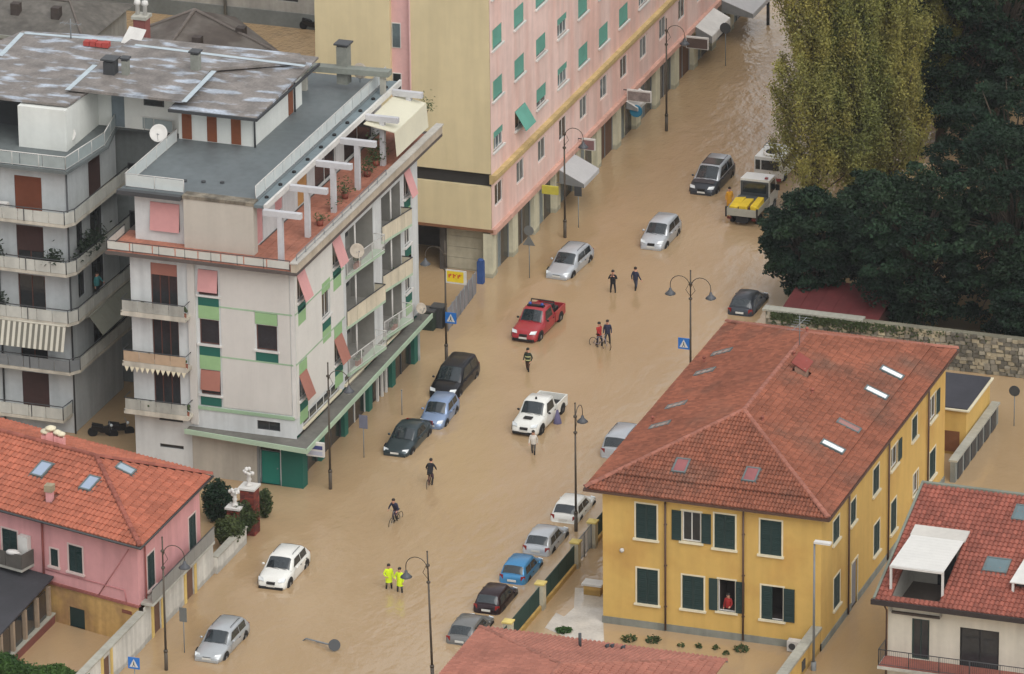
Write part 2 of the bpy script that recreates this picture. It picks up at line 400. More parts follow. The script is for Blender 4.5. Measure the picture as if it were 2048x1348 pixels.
hz = bpy.data.materials.new('haze'); hz.use_nodes = True; hz.node_tree.nodes.clear()
ho = hz.node_tree.nodes.new('ShaderNodeOutputMaterial'); hv = hz.node_tree.nodes.new('ShaderNodeVolumePrincipled'); hv.inputs['Density'].default_value = .00005; hv.inputs['Color'].default_value = (.95, .97, 1, 1)
hz.node_tree.links.new(hv.outputs[0], ho.inputs['Volume'])
tag(MB().box(-1600, -1300, -1.0, 1600, 2700, 165).build('haze', hz), 'thin pale haze filling the air', None, kind='stuff')
# ================================================================== roofs shared
TERRA = mat('terracotta_tile_brown', (136, 82, 62), var=.18, scale=.35, island=.2, c2=(108, 76, 62), c2t=(.52,.72), c2s=.25, rough=.85)
TERRA_O = mat('terracotta_tile_orange', (164, 96, 74), var=.12, scale=.4, island=.16, rough=.85)
TERRA_R = mat('terracotta_tile_red', (142, 82, 68), var=.14, scale=.5, island=.2, rough=.85)
TERRA_P = mat('terracotta_tile_pink', (156, 102, 86), var=.14, scale=.4, island=.1, rough=.85)
CAPM = mat('ridge_tile_clay', (148, 96, 80), var=.15, island=.15, rough=.85)
GUTTER = mat('brown_gutter', (84, 62, 52), rough=.5, var=.1)
SKYL = mat('skylight_glass', (150, 165, 175), rough=.06, var=.06, spec=1.0)
SKYF = mat('skylight_frame', (96, 106, 106), rough=.5, var=.1)
def plane(pts):
    """roof slope from its corners, the eave first"""
    p = [Vector(q) for q in pts]; U = (p[1]-p[0]).normalized(); N_ = (p[1]-p[0]).cross(p[-1]-p[0]).normalized()
    if N_.z < 0: N_ = -N_
    V = N_.cross(U)
    if V.z < 0: V = -V
    return (p[0], U, V, [((q-p[0]).dot(U), (q-p[0]).dot(V)) for q in p], N_)
def clip_v(poly, c, up=True):
    out = []
    for (a, b), (a2, b2) in zip(poly, poly[1:]+poly[:1]):
        i1 = (b >= c) == up; i2 = (b2 >= c) == up
        if i1: out.append((a, b))
        if i1 != i2: t = (c-b)/(b2-b); out.append((a+(a2-a)*t, c))
    return out
def hit(px, py, pl):
    d = ray(px, py); O, N_ = pl[0], pl[4]; return CAM+d*((O-CAM).dot(N_)/d.dot(N_))
def skylight(parent, pl, c, wd, ht, glassm=SKYL, framem=SKYF, lift=.12):
    O, U, V, _, N_ = pl; c = Vector(c)+N_*lift
    R = Matrix((U, V, U.cross(V))).transposed()
    f = MB()
    for a, b, sx, sy in ((0, ht/2, wd+.14, .09), (0, -ht/2, wd+.14, .09), (wd/2+.02, 0, .09, ht), (-wd/2-.02, 0, .09, ht)):
        f.obox(c+U*a+V*b, sx, sy, .1, R)
    f.obox(c-N_*.1, wd+.3, ht+.3, .04, R)
    o = f.build('skylight', framem, parent)
    MB().obox(c+N_*.01, wd-.02, ht-.02, .03, R).build('pane', glassm, o)
    return o
def pot(parent, p, h=.5, r=.09, m_=None, name='chimney_pot'):
    mb = MB(); p = Vector(p); mb.tube([p-Vector((0,0,.2)), p+Vector((0,0,h))], r, 8); mb.lathe([(r*1.6, 0), (r*1.6, .06), (r*.3, .14)], p+Vector((0,0,h)), 8); return mb.build(name, m_ or TERRA_R, parent)

# ================================================================== YELLOW HOUSE
YEL = mat('yellow_plaster', (206, 170, 96), k=.95, wet=.35, var=.05, scale=.3, streak=.07, bump=.004, bscale=30, c2=(196, 156, 86), c2t=(.52,.7), c2s=.35)
PLINTH = mat('grey_plinth', (128, 130, 122), var=.12, streak=.15)
X0, X1, Y0, Y1 = 19.2, 31.96, -39.59, -14.2
H1 = thing('yellow_house', 'two-storey yellow house with dark green shutters and a brown hipped tile roof', 'house', ((X0+X1)/2, (Y0+Y1)/2, 0))
fA = Fac('y', Y0); fB = Fac('x', X1)
zz = lambda *b: (1160+b[0]/1.851, 620+b[1]/1.851, 1160+b[2]/1.851, 620+b[3]/1.851)
fr = [(zz(207,714,284,852),'closed'), (zz(378,742,448,862),'open'), (zz(498,752,574,888),'closed'), (zz(668,774,746,912),'closed'),
      (zz(211,954,289,1093),'closed'), (zz(379,980,458,1113),'closed'), (zz(512,995,575,1120),'right'), (zz(672,1018,752,1152),'half')]
fr = [(fA.rect(*b), k) for b, k in fr]
sr = [(zz(936,756,960,870),'closed'), (zz(1001,690,1021,800),'closed'), (zz(1084,566,1107,690),'closed'), (zz(1150,486,1176,596),'right'), (zz(1228,382,1248,488),'closed'), (zz(1294,302,1318,418),'right'),
      (zz(938,966,962,1112),'closed'), (zz(1086,772,1109,914),'closed'), (zz(1149,690,1171,832),'closed'), (zz(1232,588,1252,690),None), (zz(1292,502,1316,632),'closed')]
sr = [(fB.rect(*b), k) for b, k in sr]
sr = [((r[0], max(r[1], r[0]+.95), r[2], r[3]), k) for r, k in sr]
door = fB.rect(*zz(1004, 884, 1028, 1082)); door = (door[0], door[0]+1.15, .0, 2.75)
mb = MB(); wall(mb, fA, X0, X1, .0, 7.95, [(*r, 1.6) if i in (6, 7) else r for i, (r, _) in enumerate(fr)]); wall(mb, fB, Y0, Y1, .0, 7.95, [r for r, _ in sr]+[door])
mb.quad((X0,Y0,0),(X0,Y1,0),(X0,Y1,7.95),(X0,Y0,7.95)); mb.quad((X0,Y1,0),(X1,Y1,0),(X1,Y1,7.95),(X0,Y1,7.95))
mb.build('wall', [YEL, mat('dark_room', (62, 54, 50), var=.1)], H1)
mb = MB(); mb.box(X0-.05, Y0-.05, -.3, X1+.05, Y0+.03, .42); mb.box(X1-.03, Y0-.05, -.3, X1+.05, door[0]-.05, .42); mb.box(X1-.03, door[1]+.05, -.3, X1+.05, Y1, .42); mb.build('plinth', PLINTH, H1)
for r, k in fr+sr:
    fc = fA if (r, k) in fr else fB
    if fc is fA and k in ('right', 'half'): window(fc, H1, r, shutters=k, sill=CREAM, surround=CREAM, fw=.05, open_=True)
    else: window(fc, H1, r, shutters=k, sill=CREAM, surround=CREAM, glassm=GL_DARK, fw=.08)
w_ = fr[6][0]; MB().box(w_[0]-(w_[1]-w_[0])/2-.03, Y0-.075, w_[2], w_[0]-.03, Y0-.03, w_[3]).build('shutter', DKGREEN, H1)
dm = MB(); fB.box(dm, door[0]+.05, door[1]-.05, 0, 2.65, -.12, -.07); d_ = dm.build('door', mat('grey_door', (128, 126, 128), var=.1), H1)
dm = MB(); fB.box(dm, door[0]-.1, door[0], 0, 2.85, -.02, .03); fB.box(dm, door[1], door[1]+.1, 0, 2.85, -.02, .03); fB.box(dm, door[0]-.1, door[1]+.1, 2.75, 2.87, .0, .04); dm.build('door_frame', CREAM, H1)
hd = MB(); fB.box(hd, door[0]+.12, door[0]+.2, 1.1, 1.16, -.07, -.02); hd.build('handle', GREY, d_)
for zx, zy in ((318, 712), (607, 745)):
    u = fA.uz(1160+zx/1.851, 620+zy/1.851)[0]; p = MB(); p.tube([(u, Y0-.12, 7.9), (u, Y0-.12, .1)], .06, 6)
    for zb in (1.5, 4, 6.5): p.box(u-.08, Y0-.16, zb, u+.08, Y0, zb+.05)
    p.build('drainpipe', GUTTER, H1)
for zx, zy in ((990, 715), (1138, 520), (1285, 330)):
    u = fB.uz(1160+zx/1.851, 620+zy/1.851)[0]; p = MB(); p.tube([(X1+.12, u, 7.9), (X1+.12, u, .1)], .06, 6); p.build('drainpipe', GUTTER, H1)
MB().lathe([(.14, 0), (.12, .1), (.02, .13)], (20.35, Y0-.02, 4.6), 8, Matrix.Rotation(math.pi/2, 3, 'X')).build('wall_lamp', WHITE, H1)
EX0, EX1, EY0, EY1, EZ, RZ = 18.3, 32.45, -39.95, -13.5, 8.2, 10.95
hx = (EX1-EX0)/2; xm = (EX0+EX1)/2; ra = (xm, EY0+hx, RZ); rb = (xm, EY1-hx, RZ)
c = [(EX0,EY0,EZ),(EX1,EY0,EZ),(EX1,EY1,EZ),(EX0,EY1,EZ)]
PLS = [plane([c[0],c[1],ra]), plane([c[1],c[2],rb,ra]), plane([c[3],c[0],ra,rb]), plane([c[2],c[3],rb])]
rf = MB(); rf.add(c+[ra, rb], [(0,1,4),(1,2,5,4),(3,0,4,5),(2,3,5),(0,3,2,1)]); roof = rf.build('roof', mat('roof_underlay', (110, 70, 58), var=.2), H1)
tp = []
for pl in PLS:
    O, U, V, poly, N_ = pl
    tp.append((O+N_*.01, U, V, clip_v(poly, 1.35, False))); tp.append((O+N_*.11, U, V, clip_v(poly, 1.35)))
    a, b = sorted(q[0] for q in clip_v(poly, 1.36) if abs(q[1]-1.36) < .02)
    s_ = MB(); R = Matrix((U, V, N_)).transposed(); s_.obox(O+U*(a+b)/2+V*1.36+N_*.05, b-a, .05, .13, R); s_.build('eaves_step', GUTTER, H1)
CH = PLS[1]; chp = hit(1603, 750, CH)
tiles(H1, tp, .21, .35, TERRA, holes=[(chp.x, chp.y, .45, .45)])
for a, b in ((c[0], ra), (c[1], ra), (c[2], rb), (c[3], rb), (ra, rb)): caps(H1, Vector(a)+Vector((0,0,.1)), Vector(b)+Vector((0,0,.1)), CAPM, .42, .15)
g = MB(); g.box(EX0-.1, EY0-.12, EZ-.12, EX1+.1, EY0+.02, EZ+.0); g.box(EX1-.02, EY0, EZ-.12, EX1+.12, EY1, EZ); g.box(EX0-.12, EY0, EZ-.12, EX0+.02, EY1, EZ); g.box(EX0, EY1-.02, EZ-.12, EX1, EY1+.12, EZ); g.build('gutter', GUTTER, H1)
g = MB(); g.box(EX0+.05, EY0+.05, EZ-.2, EX1-.05, EY1-.05, EZ-.13); g.build('soffit', CREAM, H1)
for px, py in ((1781,752),(1750,792),(1663,900)): skylight(H1, PLS[1], hit(px, py, PLS[1]), .55, 1.35, mat('skylight_sky_glare', (232, 236, 238), rough=.15, var=.03), lift=.24)  # bright sky reflection in these panes is painted as a near-white colour
skylight(H1, PLS[1], hit(1695, 858, PLS[1]), .55, 1.35, mat('blind_red', (150, 110, 104)), lift=.24)
for px, py in ((1446,711),(1412,750),(1355,817),(1322,857)): skylight(H1, PLS[2], hit(px, py, PLS[2]), .55, 1.2, mat('skylight_dull', (150, 140, 132), rough=.3), lift=.22)
for px, py in ((1363,937),(1503,955)): skylight(H1, PLS[0], hit(px, py, PLS[0]), .7, 1.05, mat('skylight_red_blind', (140, 84, 84), rough=.25), lift=.24)
ch = MB(); ch.box(chp.x-.32, chp.y-.32, chp.z-.4, chp.x+.32, chp.y+.32, chp.z+.55); cho = ch.build('chimney', mat('chimney_plaster', (150, 118, 100), var=.2), H1)
ch = MB(); ch.obox((chp.x+.05, chp.y, chp.z+.8), 1.0, .9, .06, Matrix.Rotation(.5, 3, 'Y') @ Matrix.Rotation(.5, 3, 'X')); ch.build('chimney_cover', mat('rusty_red_plate', (128, 62, 54), var=.15), cho)
ch = MB()
for a in (-.25, .25): ch.tube([(chp.x+a, chp.y+.2, chp.z+.5), (chp.x+a, chp.y+.2, chp.z+.85)], .03, 5)
ch.build('cover_leg', GREY, cho)
for px, py, k in ((1614,664,1),(1588,712,1),(1625,786,1),(1525,842,1),(1305,842,2),(1408,722,2)):
    pot(H1, hit(px, py+6, PLS[k]), .38, .07)
an = MB(); ap = Vector((xm+.15, -22.6, RZ)); an.tube([ap, ap+Vector((0,0,2.0))], .025, 5)
an.tube([ap+Vector((-.1,-1.1,1.5)), ap+Vector((.1,1.1,1.5))], .02, 4)
for k in range(6): t = -1+.4*k; an.tube([ap+Vector((-.45, t, 1.5)), ap+Vector((.45, t, 1.5))], .012, 4)
an.build('aerial', GREY, H1)

# ------------------------------------------------------------------ fence, pillars, gate on the street side of the yellow house
PIL = mat('pillar_plaster', (182, 176, 156), wet=.3, var=.12, streak=.12); CAPY = mat('yellow_cap', (198, 178, 106), var=.1)
GPAN = mat('green_mesh_screen', (26, 58, 54), var=.12, rough=.7)
FX = 15.25
py_ = [G(1173,1041,1.6).y, G(1143,1082,1.6).y, G(1083,1166,1.6).y, G(1021,1243,1.6).y]
gw = thing('garden_fence', 'low wall with beige pillars, yellow caps and dark green screens beside the parked cars', 'fence', (FX, -37, 0))
def pillar(y, x=FX):
    p = MB().box(x-.24, y-.24, -.3, x+.24, y+.24, 1.55).build('pillar', PIL, gw)
    c_ = MB(); c_.add([(x-.3,y-.3,1.552),(x+.3,y-.3,1.552),(x+.3,y+.3,1.552),(x-.3,y+.3,1.552),(x-.3,y-.3,1.64),(x+.3,y-.3,1.64),(x+.3,y+.3,1.64),(x-.3,y+.3,1.64),(x,y,1.74)],
        [(0,3,2,1),(0,1,5,4),(1,2,6,5),(2,3,7,6),(3,0,4,7),(4,5,8),(5,6,8),(6,7,8),(7,4,8)]); c_.build('cap', CAPY, p)
py_ += [py_[3]-(py_[2]-py_[3]), py_[0]+4.6, py_[0]+9.2, py_[0]+13.8]
for y in py_: pillar(y)
ys = sorted(py_)
for a, b in zip(ys, ys[1:]):
    if abs(b-py_[0]) < .01 or abs(a-py_[1]) < .01 and abs(b-py_[0]) < .01: continue
    MB().box(FX-.12, a+.24, -.3, FX+.12, b-.24, .3).build('base_wall', YEL, gw)
    f = MB(); f.tube([(FX, a+.24, .35), (FX, b-.24, .35)], .025, 4); f.tube([(FX, a+.24, 1.42), (FX, b-.24, 1.42)], .025, 4)
    o = f.build('rail', GREY_D, gw); k = max(1, round((b-a)/1.6))
    for i in range(k):
        y0 = a+.26+(b-a-.52)*i/k+.01; y1 = a+.26+(b-a-.52)*(i+1)/k-.01
        MB().box(FX-.02, y0, .34, FX+.02, y1, 1.46).build('screen', GPAN, gw)
gt = thing('driveway_gate', 'grey metal barred gate between two yellow-capped pillars', 'gate', (FX, (py_[0]+py_[1])/2, 0))
a, b = py_[1]+.26, py_[0]-.26
f = MB(); 
for z in (.15, 1.5): f.tube([(FX, a, z), (FX, b, z)], .035, 5)
for y in (a, b, (a+b)/2-.03, (a+b)/2+.03): f.tube([(FX, y, -.1), (FX, y, 1.55)], .035, 5)
f.build('frame', GREY, gt)
n = int((b-a)/.13)
for i in range(1, n): y = a+(b-a)*i/n; MB().tube([(FX, y, .15), (FX, y, 1.5)], .014, 4).build('bar', GREY, gt)
mbx = thing('letter_box_pier', 'short yellow pier with a white top beside the gate', 'pier', (18.3, -34.5, 0)); p0 = G(1187, 1168, .6)
MB().box(p0.x-.5, p0.y-.3, -.2, p0.x+.5, p0.y+.3, .6).build('pier', YEL, mbx); MB().box(p0.x-.6, p0.y-.4, .602, p0.x+.6, p0.y+.4, .72).build('top', WHITE, mbx)
# wet paving rising out of the water beside the house
pv = MB(); pts = [(1150,1182),(1207,1186),(1207,1262),(1209,1300),(1170,1300),(1090,1262),(1112,1232),(1128,1240),(1148,1222)]
pv.prism([G(*q, -.2) for q in pts], (0,0,.212)); tag(pv.build('yard_paving', mat('wet_paving', (186, 178, 166), var=.14, scale=.9, rough=.12)), 'pale wet paving beside the yellow house', None, kind='structure')
# yellow boundary wall and tall lamp in the south-east
yw = thing('boundary_wall', 'low yellow boundary wall with pale coping below the white-headed street light', 'wall', (31.75, -46, 0))
MB().box(31.55, -62, -.3, 31.95, -39.64, 1.35).build('wall', YEL, yw)
for i in range(19): MB().box(31.45, -62+i*1.18, 1.352, 32.05, -62+(i+1)*1.18-.02, 1.5).build('coping_stone', COPING, yw)
MB().box(31.96, -43.2, .3, 32.0, -42.6, .9).build('hatch', GREY_D, yw)
ac = thing('air_conditioner', 'white air conditioner standing at the foot of the yellow house', 'air conditioner', (30.3, -40.3, 0))
MB().box(30.2, -40.25, .05, 31.1, -39.75, .65).build('case', WHITE, ac); MB().lathe([(.2, 0), (.2, .02)], (30.5, -40.26, .36), 12, Matrix.Rotation(math.pi/2, 3, 'X')).build('fan_grille', GREY_D, ac)
# outbuilding and its wall
ob = thing('outbuilding', 'small yellow outbuilding with a flat dark roof behind the yellow house', 'outbuilding', (31, -7.2, 0))
OA, OB = G(1893, 815, 3), G(1985, 757, 3)
MB().box(28.8, -9.9, -.2, 32.1, -4.6, 2.85).build('wall', YEL, ob); MB().box(28.6, -10.05, 2.852, 32.3, -4.45, 2.95).build('eaves', CREAM, ob); MB().box(28.75, -9.9, 2.953, 32.15, -4.6, 3.02).build('roof', mat('dark_bitumen', (58, 58, 64), var=.15), ob)
MB().box(28.9, -9.96, .2, 31.7, -9.9, 1.5).build('door', mat('brown_door', (120, 78, 50)), ob)
gwl = thing('lane_wall', 'grey garden wall with dark panels running behind the yellow house', 'wall', (32.45, -9.2, 0))
MB().box(32.3, -14.1, -.3, 32.6, -4.4, 1.3).build('wall', mat('wall_grey', (130, 132, 126), var=.15, streak=.2), gwl)
for i in range(8): MB().box(32.2, -14.1+i*1.21, 1.302, 32.72, -14.1+(i+1)*1.21-.02, 1.42).build('coping_stone', COPING, gwl)
for i in range(6): MB().box(32.6, -13.6+i*1.5, .05, 32.66, -12.6+i*1.5, 1.15).build('panel', GREY_D, gwl)

# ------------------------------------------------------------------ rubble stone wall with the trees behind
sw = thing('stone_wall', 'old rubble stone wall running below the dark evergreen trees', 'wall', (30, 3.3, 0))
MORT = mat('mortar', (120, 116, 100), var=.2, bump=.02)
MB().box(15.6, 3.1, -.3, 50, 3.6, 2.5).build('core', MORT, sw)
ST = [mat('stone_grey', (138, 132, 118), var=.35, island=.2, bump=.015), mat('stone_tan', (150, 140, 118), var=.35, island=.2, bump=.015), mat('stone_dark', (98, 94, 84), var=.35, island=.2, bump=.015)]
sm_ = []
for k in range(6):
    q = MB(); q.box(-.19, -.07, -.13, .19, .07, .13); q.v = [(x*random.uniform(.72,1.05), y*random.uniform(.6,1.3), z*random.uniform(.72,1.08)) for x, y, z in q.v]; sm_.append(q.mesh('stone', ST[k % 3]))
cnt = 0; rest = MB(); off = wloc(sw)
for j in range(10):
    x = 15.75+random.uniform(0, .3)
    while x < 49:
        s_ = random.uniform(.8, 1.25); z = .12+j*.25+random.uniform(-.03, .03)
        vis = proj((x, 3.05, z)); seen = vis[0] < 2060 and (vis[0] > 1900 or z > 1.2)
        if seen and cnt < 300:
            o = bpy.data.objects.new('stone', random.choice(sm_)); COL.objects.link(o); o.parent = sw; o.location = Vector((x, 3.07, z))-off; o.scale = (s_, 1, random.uniform(.85, 1.1)); cnt += 1
        else: rest.obox((x, 3.07, z), .36*s_, .12, .24)
        x += .4*s_
rest.build('stones', ST[0], sw)['kind'] = 'stuff'
for i in range(18): MB().box(15.4+i*.36, 2.98, 2.502, 15.4+(i+1)*.36-.012, 3.7, 2.62).build('coping_stone', COPING, sw)
iv = thing('ivy', 'green weeds and ivy growing along the top of the stone wall', 'ivy', (19, 3.0, 2.5))
q = MB()
for _ in range(1500):
    x = 16+abs(random.gauss(0, 4.5)); c_ = Vector((x, 2.96+random.gauss(0,.05), 2.5-abs(random.gauss(0,.3)))); a_ = Vector((random.gauss(0,1), random.gauss(0,.5), random.gauss(0,1))).normalized()*.1; b_ = a_.cross(Vector((0,1,.3)))*.7
    q.quad(c_-a_, c_+b_, c_+a_, c_-b_)
q.build('foliage', mat('ivy_leaf', (64, 76, 44), var=.3, trans=.2), iv)['kind'] = 'stuff'
rs = thing('red_shed', 'low shed with a dark red sheet roof behind the stone wall', 'shed', (18.5, 7.5, 0))
pts = [G(1563,600,2.2), G(1700,612,2.2), G(1712,636,2.2), G(1585,622,2.2)]
MB().box(16.2, 5.0, -.2, 22.2, 9.2, 1.75).build('wall', mat('shed_wall', (90, 60, 54)), rs)
for i in range(6): MB().prism([(16.0+i*1.05, 4.7, 1.76), (16.0+i*1.05+1.03, 4.7, 1.76), (16.0+i*1.05+1.03, 9.5, 2.3), (16.0+i*1.05, 9.5, 2.3)], (0,0,.06)).build('roof_sheet', mat('red_sheet', (96, 40, 40), var=.2), rs)

# ------------------------------------------------------------------ tile-roofed building at the lower edge
H4 = thing('red_roofed_house', 'house at the lower edge showing only its faded red hipped roof', 'house', (25, -66, 0))
zE, zA = 7.0, 8.75; xa, xb, yb = 18.15, 31.95, -57.1; ap = ((xa+xb)/2, yb-6.9, zA); fr_ = -80
c = [(xb, yb, zE), (xa, yb, zE), (xa, fr_, zE), (xb, fr_, zE), ((xa+xb)/2, fr_, zA)]
P4 = [plane([c[0], c[1], ap]), plane([c[1], c[2], c[4], ap]), plane([c[3], c[0], ap, c[4]])]
rf = MB(); rf.add([*c, ap], [(0,1,5),(1,2,4,5),(3,0,5,4)]); rf.build('roof', TERRA_P, H4)
MB().box(xa+.5, fr_, -.3, xb-.5, yb-.5, zE-.05).build('wall', CREAM, H4)
tiles(H4, [(p[0]+p[4]*.01, p[1], p[2], p[3]) for p in P4], .25, .4, TERRA_P)
for a, b in ((c[0], ap), (c[1], ap), (ap, c[4])): caps(H4, a, b, CAPM, .42, .15)
g = MB(); g.tube([(xa-.06, yb+.06, zE-.04), (xb+.06, yb+.06, zE-.04)], .09, 6); g.tube([(xa-.06, yb+.06, zE-.04), (xa-.06, fr_, zE-.04)], .09, 6); g.build('gutter', GREY, H4)
pp = hit(1160, 1296, P4[0]); MB().tube([pp-Vector((0,0,.2)), pp+Vector((0,0,.85))], .09, 8).build('vent_pipe', GREY_D, H4)
for i, (px, py) in enumerate(((1214,1298),(1224,1298),(1246,1301))):
    p_ = hit(px, py, P4[0]); b_ = MB(); b_.ball(p_+Vector((0,0,.16)), .13, .2, .12, 8); b_.ball(p_+Vector((.02,-.2,.3)), .06, .07, .06, 6); b_.prism([p_+Vector((-.05,.15,.17)), p_+Vector((.05,.15,.17)), p_+Vector((.04,.4,.12)), p_+Vector((-.04,.4,.12))], (0,0,.03))
    b_.tube([p_+Vector((.03,0,0)), p_+Vector((.03,0,.1))], .012, 4); b_.tube([p_+Vector((-.03,0,0)), p_+Vector((-.03,0,.1))], .012, 4)
    tag(b_.build('pigeon', mat('pigeon_grey', (62, 62, 66)), None, p_), 'dark pigeon perched on the red roof edge'+(', left of a pair', ', right of a pair', ', alone to the right of a pair')[i], 'pigeon', 'pigeons on the roof')
# ================================================================== PINK APARTMENT BLOCK
PINK = mat('pink_plaster', (224, 196, 187), var=.07, scale=.25, streak=.1, c2=(220, 182, 170), c2t=(.45,.62), c2s=.5, c2map=(1,1,.12))
BEIGE = mat('beige_plaster', (206, 191, 153), var=.05, scale=.2, streak=.06)
OCHRE = mat('ochre_cornice', (190, 166, 116), var=.18, streak=.1)
SALM = mat('salmon_band', (200, 158, 142), var=.12, streak=.12)
GBLIND = mat('sea_green_blind', (98, 158, 142), var=.08, wave=(9, 'Z', .01))
PB = thing('pink_apartment_block', 'tall pink apartment block with sea-green blinds and a beige end wall', 'apartment block', (-10, 38, 0))
PXF, PYF, PYB = -4.52, 9.2, 64.0
fP = Fac('x', PXF); fE = Fac('y', PYF)
wins = []
for r in range(4):
    for k in range(13):
        y = 10.62+4.24*k; wins.append((y-1.0, y+.92, 8.42+3.42*r, 9.72+3.42*r, r, k))
mez = [(10.62+4.24*k-.8, 10.62+4.24*k+.75, 4.6, 6.1) for k in range(13)]
SH = [(PYF+.75+4.24*k, PYF+.75+4.24*k+3.25) for k in range(13)]
mb = MB(); wall(mb, fP, PYF, PYB, 7.02, 22, [q[:4] for q in wins]); wall(mb, fP, PYF, PYB, 3.35, 6.42, mez)
mb.quad((PXF,PYB,0),(-30,PYB,0),(-30,PYB,22),(PXF,PYB,22)); mb.build('wall', PINK, PB)
b1 = PY(820,100,PYF).x; b0 = PY(780,100,PYF).x
mb = MB(); mb.box(b1, PYF, 7.08, PXF-.02, PYF+.6, 22); mb.box(-16.3, PYF, 3.3, b0, PYF+.6, 22); mb.box(b0, PYF, 3.3, b1, PYF+.6, 7.0); mb.box(b1, PYF, 3.3, PXF-.02, PYF+.6, 6.18); mb.box(-16.3, PYF+.6, 3.3, -16.0, PYB, 22)
mb.build('end_wall', BEIGE, PB)
mb = MB(); wall(mb, Fac('y', PYF+.35), b0, b1, 7.0, 22, []); mb.build('recess_wall', mat('pink_recess', (214, 172, 168), var=.08), PB)
fR = Fac('y', PYF+.35)
for t, bt in ((45, 95), (145, 178)):
    u0 = PY(784, 70, PYF+.35).x; u1 = PY(802, 70, PYF+.35).x; z1 = fR.uz(790, t)[1]; z0 = fR.uz(790, bt)[1]
    f = MB(); fR.box(f, u0, u1, z0, z1, .0, .05); o = f.build('window', WHITE, PB); f = MB(); fR.box(f, u0+.05, u1-.05, z0+.05, z1-.05, .045, .06); f.build('pane', GL_DARK if t > 100 else GL_BLUE, o)
MB().box(b1-.03, PYF-.05, 7.0, b1+.05, PYF+.36, 22).build('pilaster', mat('pink_pilaster', (218, 182, 178), var=.06), PB)
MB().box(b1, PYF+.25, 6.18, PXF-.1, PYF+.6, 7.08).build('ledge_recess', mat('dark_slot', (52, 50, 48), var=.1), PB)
MB().box(-16, PYF-.06, 3.12, PXF+.1, PYF+.5, 3.3).build('soffit', mat('brown_soffit', (122, 84, 58), var=.15), PB)
mb = MB()
for d, z0, z1 in ((.34, 6.78, 7.02), (.24, 6.6, 6.78), (.12, 6.42, 6.6)): mb.box(PXF-.1, PYF-.08, z0, PXF+d, PYB, z1)
mb.build('cornice', OCHRE, PB)
mb = MB(); mb.box(PXF-.1, PYF-.02, 3.0, PXF+.26, PYB, 3.35); mb.build('string_course', SALM, PB)
mb = MB(); mb.box(-16, PYF+.7, 21.9, PXF-.05, PYB-.05, 22.0); mb.build('roof', GREY_D, PB)
for (a, b, z0, z1, r, k) in wins:
    rnd = random.random()
    if r == 0 and k == 1: window(fP, PB, (a, b, z0, z1), blind=GBLIND, blind_f=.95, tilt=.75, sill=WHITE)
    elif rnd < .82: window(fP, PB, (a, b, z0, z1), blind=GBLIND, blind_f=random.choice((.98, .98, .98, .85, .7)), sill=WHITE)
    else: window(fP, PB, (a, b, z0, z1), glassm=GL_BLUE, mull=2, blind=GBLIND, blind_f=.35, sill=WHITE)
for k, q in enumerate(mez): window(fP, PB, q, glassm=GL_BLUE if k % 3 else GL_DARK, mull=1, fw=.09)
# ground floor shops
PILC = mat('shop_pilaster', (196, 192, 168), wet=.35, var=.1, streak=.15); SHUT = mat('grey_roller_shutter', (136, 146, 146), rough=.5, var=.1, wave=(8, 'Z', .02)); SHOPG = mat('shop_dark', (58, 58, 56), rough=.2, var=.2)
BROWN = mat('brown_shopfront', (96, 72, 56), var=.15)
e0 = PYF+.0
for a, b in SH:
    MB().box(PXF-.6, e0, -.3, PXF+.02, a, 3.0).build('pier', PILC, PB); e0 = b
MB().box(PXF-.6, e0, -.3, PXF+.02, PYB, 3.0).build('pier', PILC, PB)
MB().box(PXF-.7, PYF+.6, -.3, PXF-.6, PYB, 3.1).build('shop_back_wall', GREY_D, PB)
for k, (a, b) in enumerate(SH):
    kind = (1, 2, 0, 1, 0, 3, 0, 1, 2, 3, 0, 1, 1, 2, 1)[k]
    fm = Fac('x', PXF-.35); o = MB()
    for p in ((a, b, 2.85, 3.0), (a, a+.08, -.2, 2.85), (b-.08, b, -.2, 2.85), ((a+b)/2-.05, (a+b)/2+.05, -.2, 2.85)): fm.box(o, *p, 0, .08)
    o = o.build('shopfront', PILC if kind == 0 else GREY, PB)
    for i in range(2):
        g = MB(); u = a+.08+(b-a-.16)*i/2; fm.box(g, u+.03, u+(b-a-.16)/2-.03, -.2, 2.84, .01, .04)
        g.build('shutter' if kind in (0, 1) and i == 0 else 'pane', (SHUT if i == 0 else SHOPG) if kind in (0, 1) else BROWN if kind == 3 else SHOPG, o)
# shaded passage under the end wall
st = MB(); st.box(-8.2, PYF+.9, -.3, PXF-.02, PYF+1.1, 3.1); st.build('stone_cladding', mat('pale_cladding', (172, 166, 146), var=.12, streak=.1), PB)
for i in range(4): MB().box(-8.2, PYF+.86, .1+i*.74, PXF-.7, PYF+.9, .1+(i+1)*.74-.03).build('cladding_slab', mat('pale_cladding', (172, 166, 146)), PB)
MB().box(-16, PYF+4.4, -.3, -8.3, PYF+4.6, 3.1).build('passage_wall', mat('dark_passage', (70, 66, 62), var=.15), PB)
MB().box(-8.3, PYF+.6, -.3, -7.9, PYF+4.5, 3.1).build('passage_pier', mat('dark_passage', (70, 66, 62)), PB)
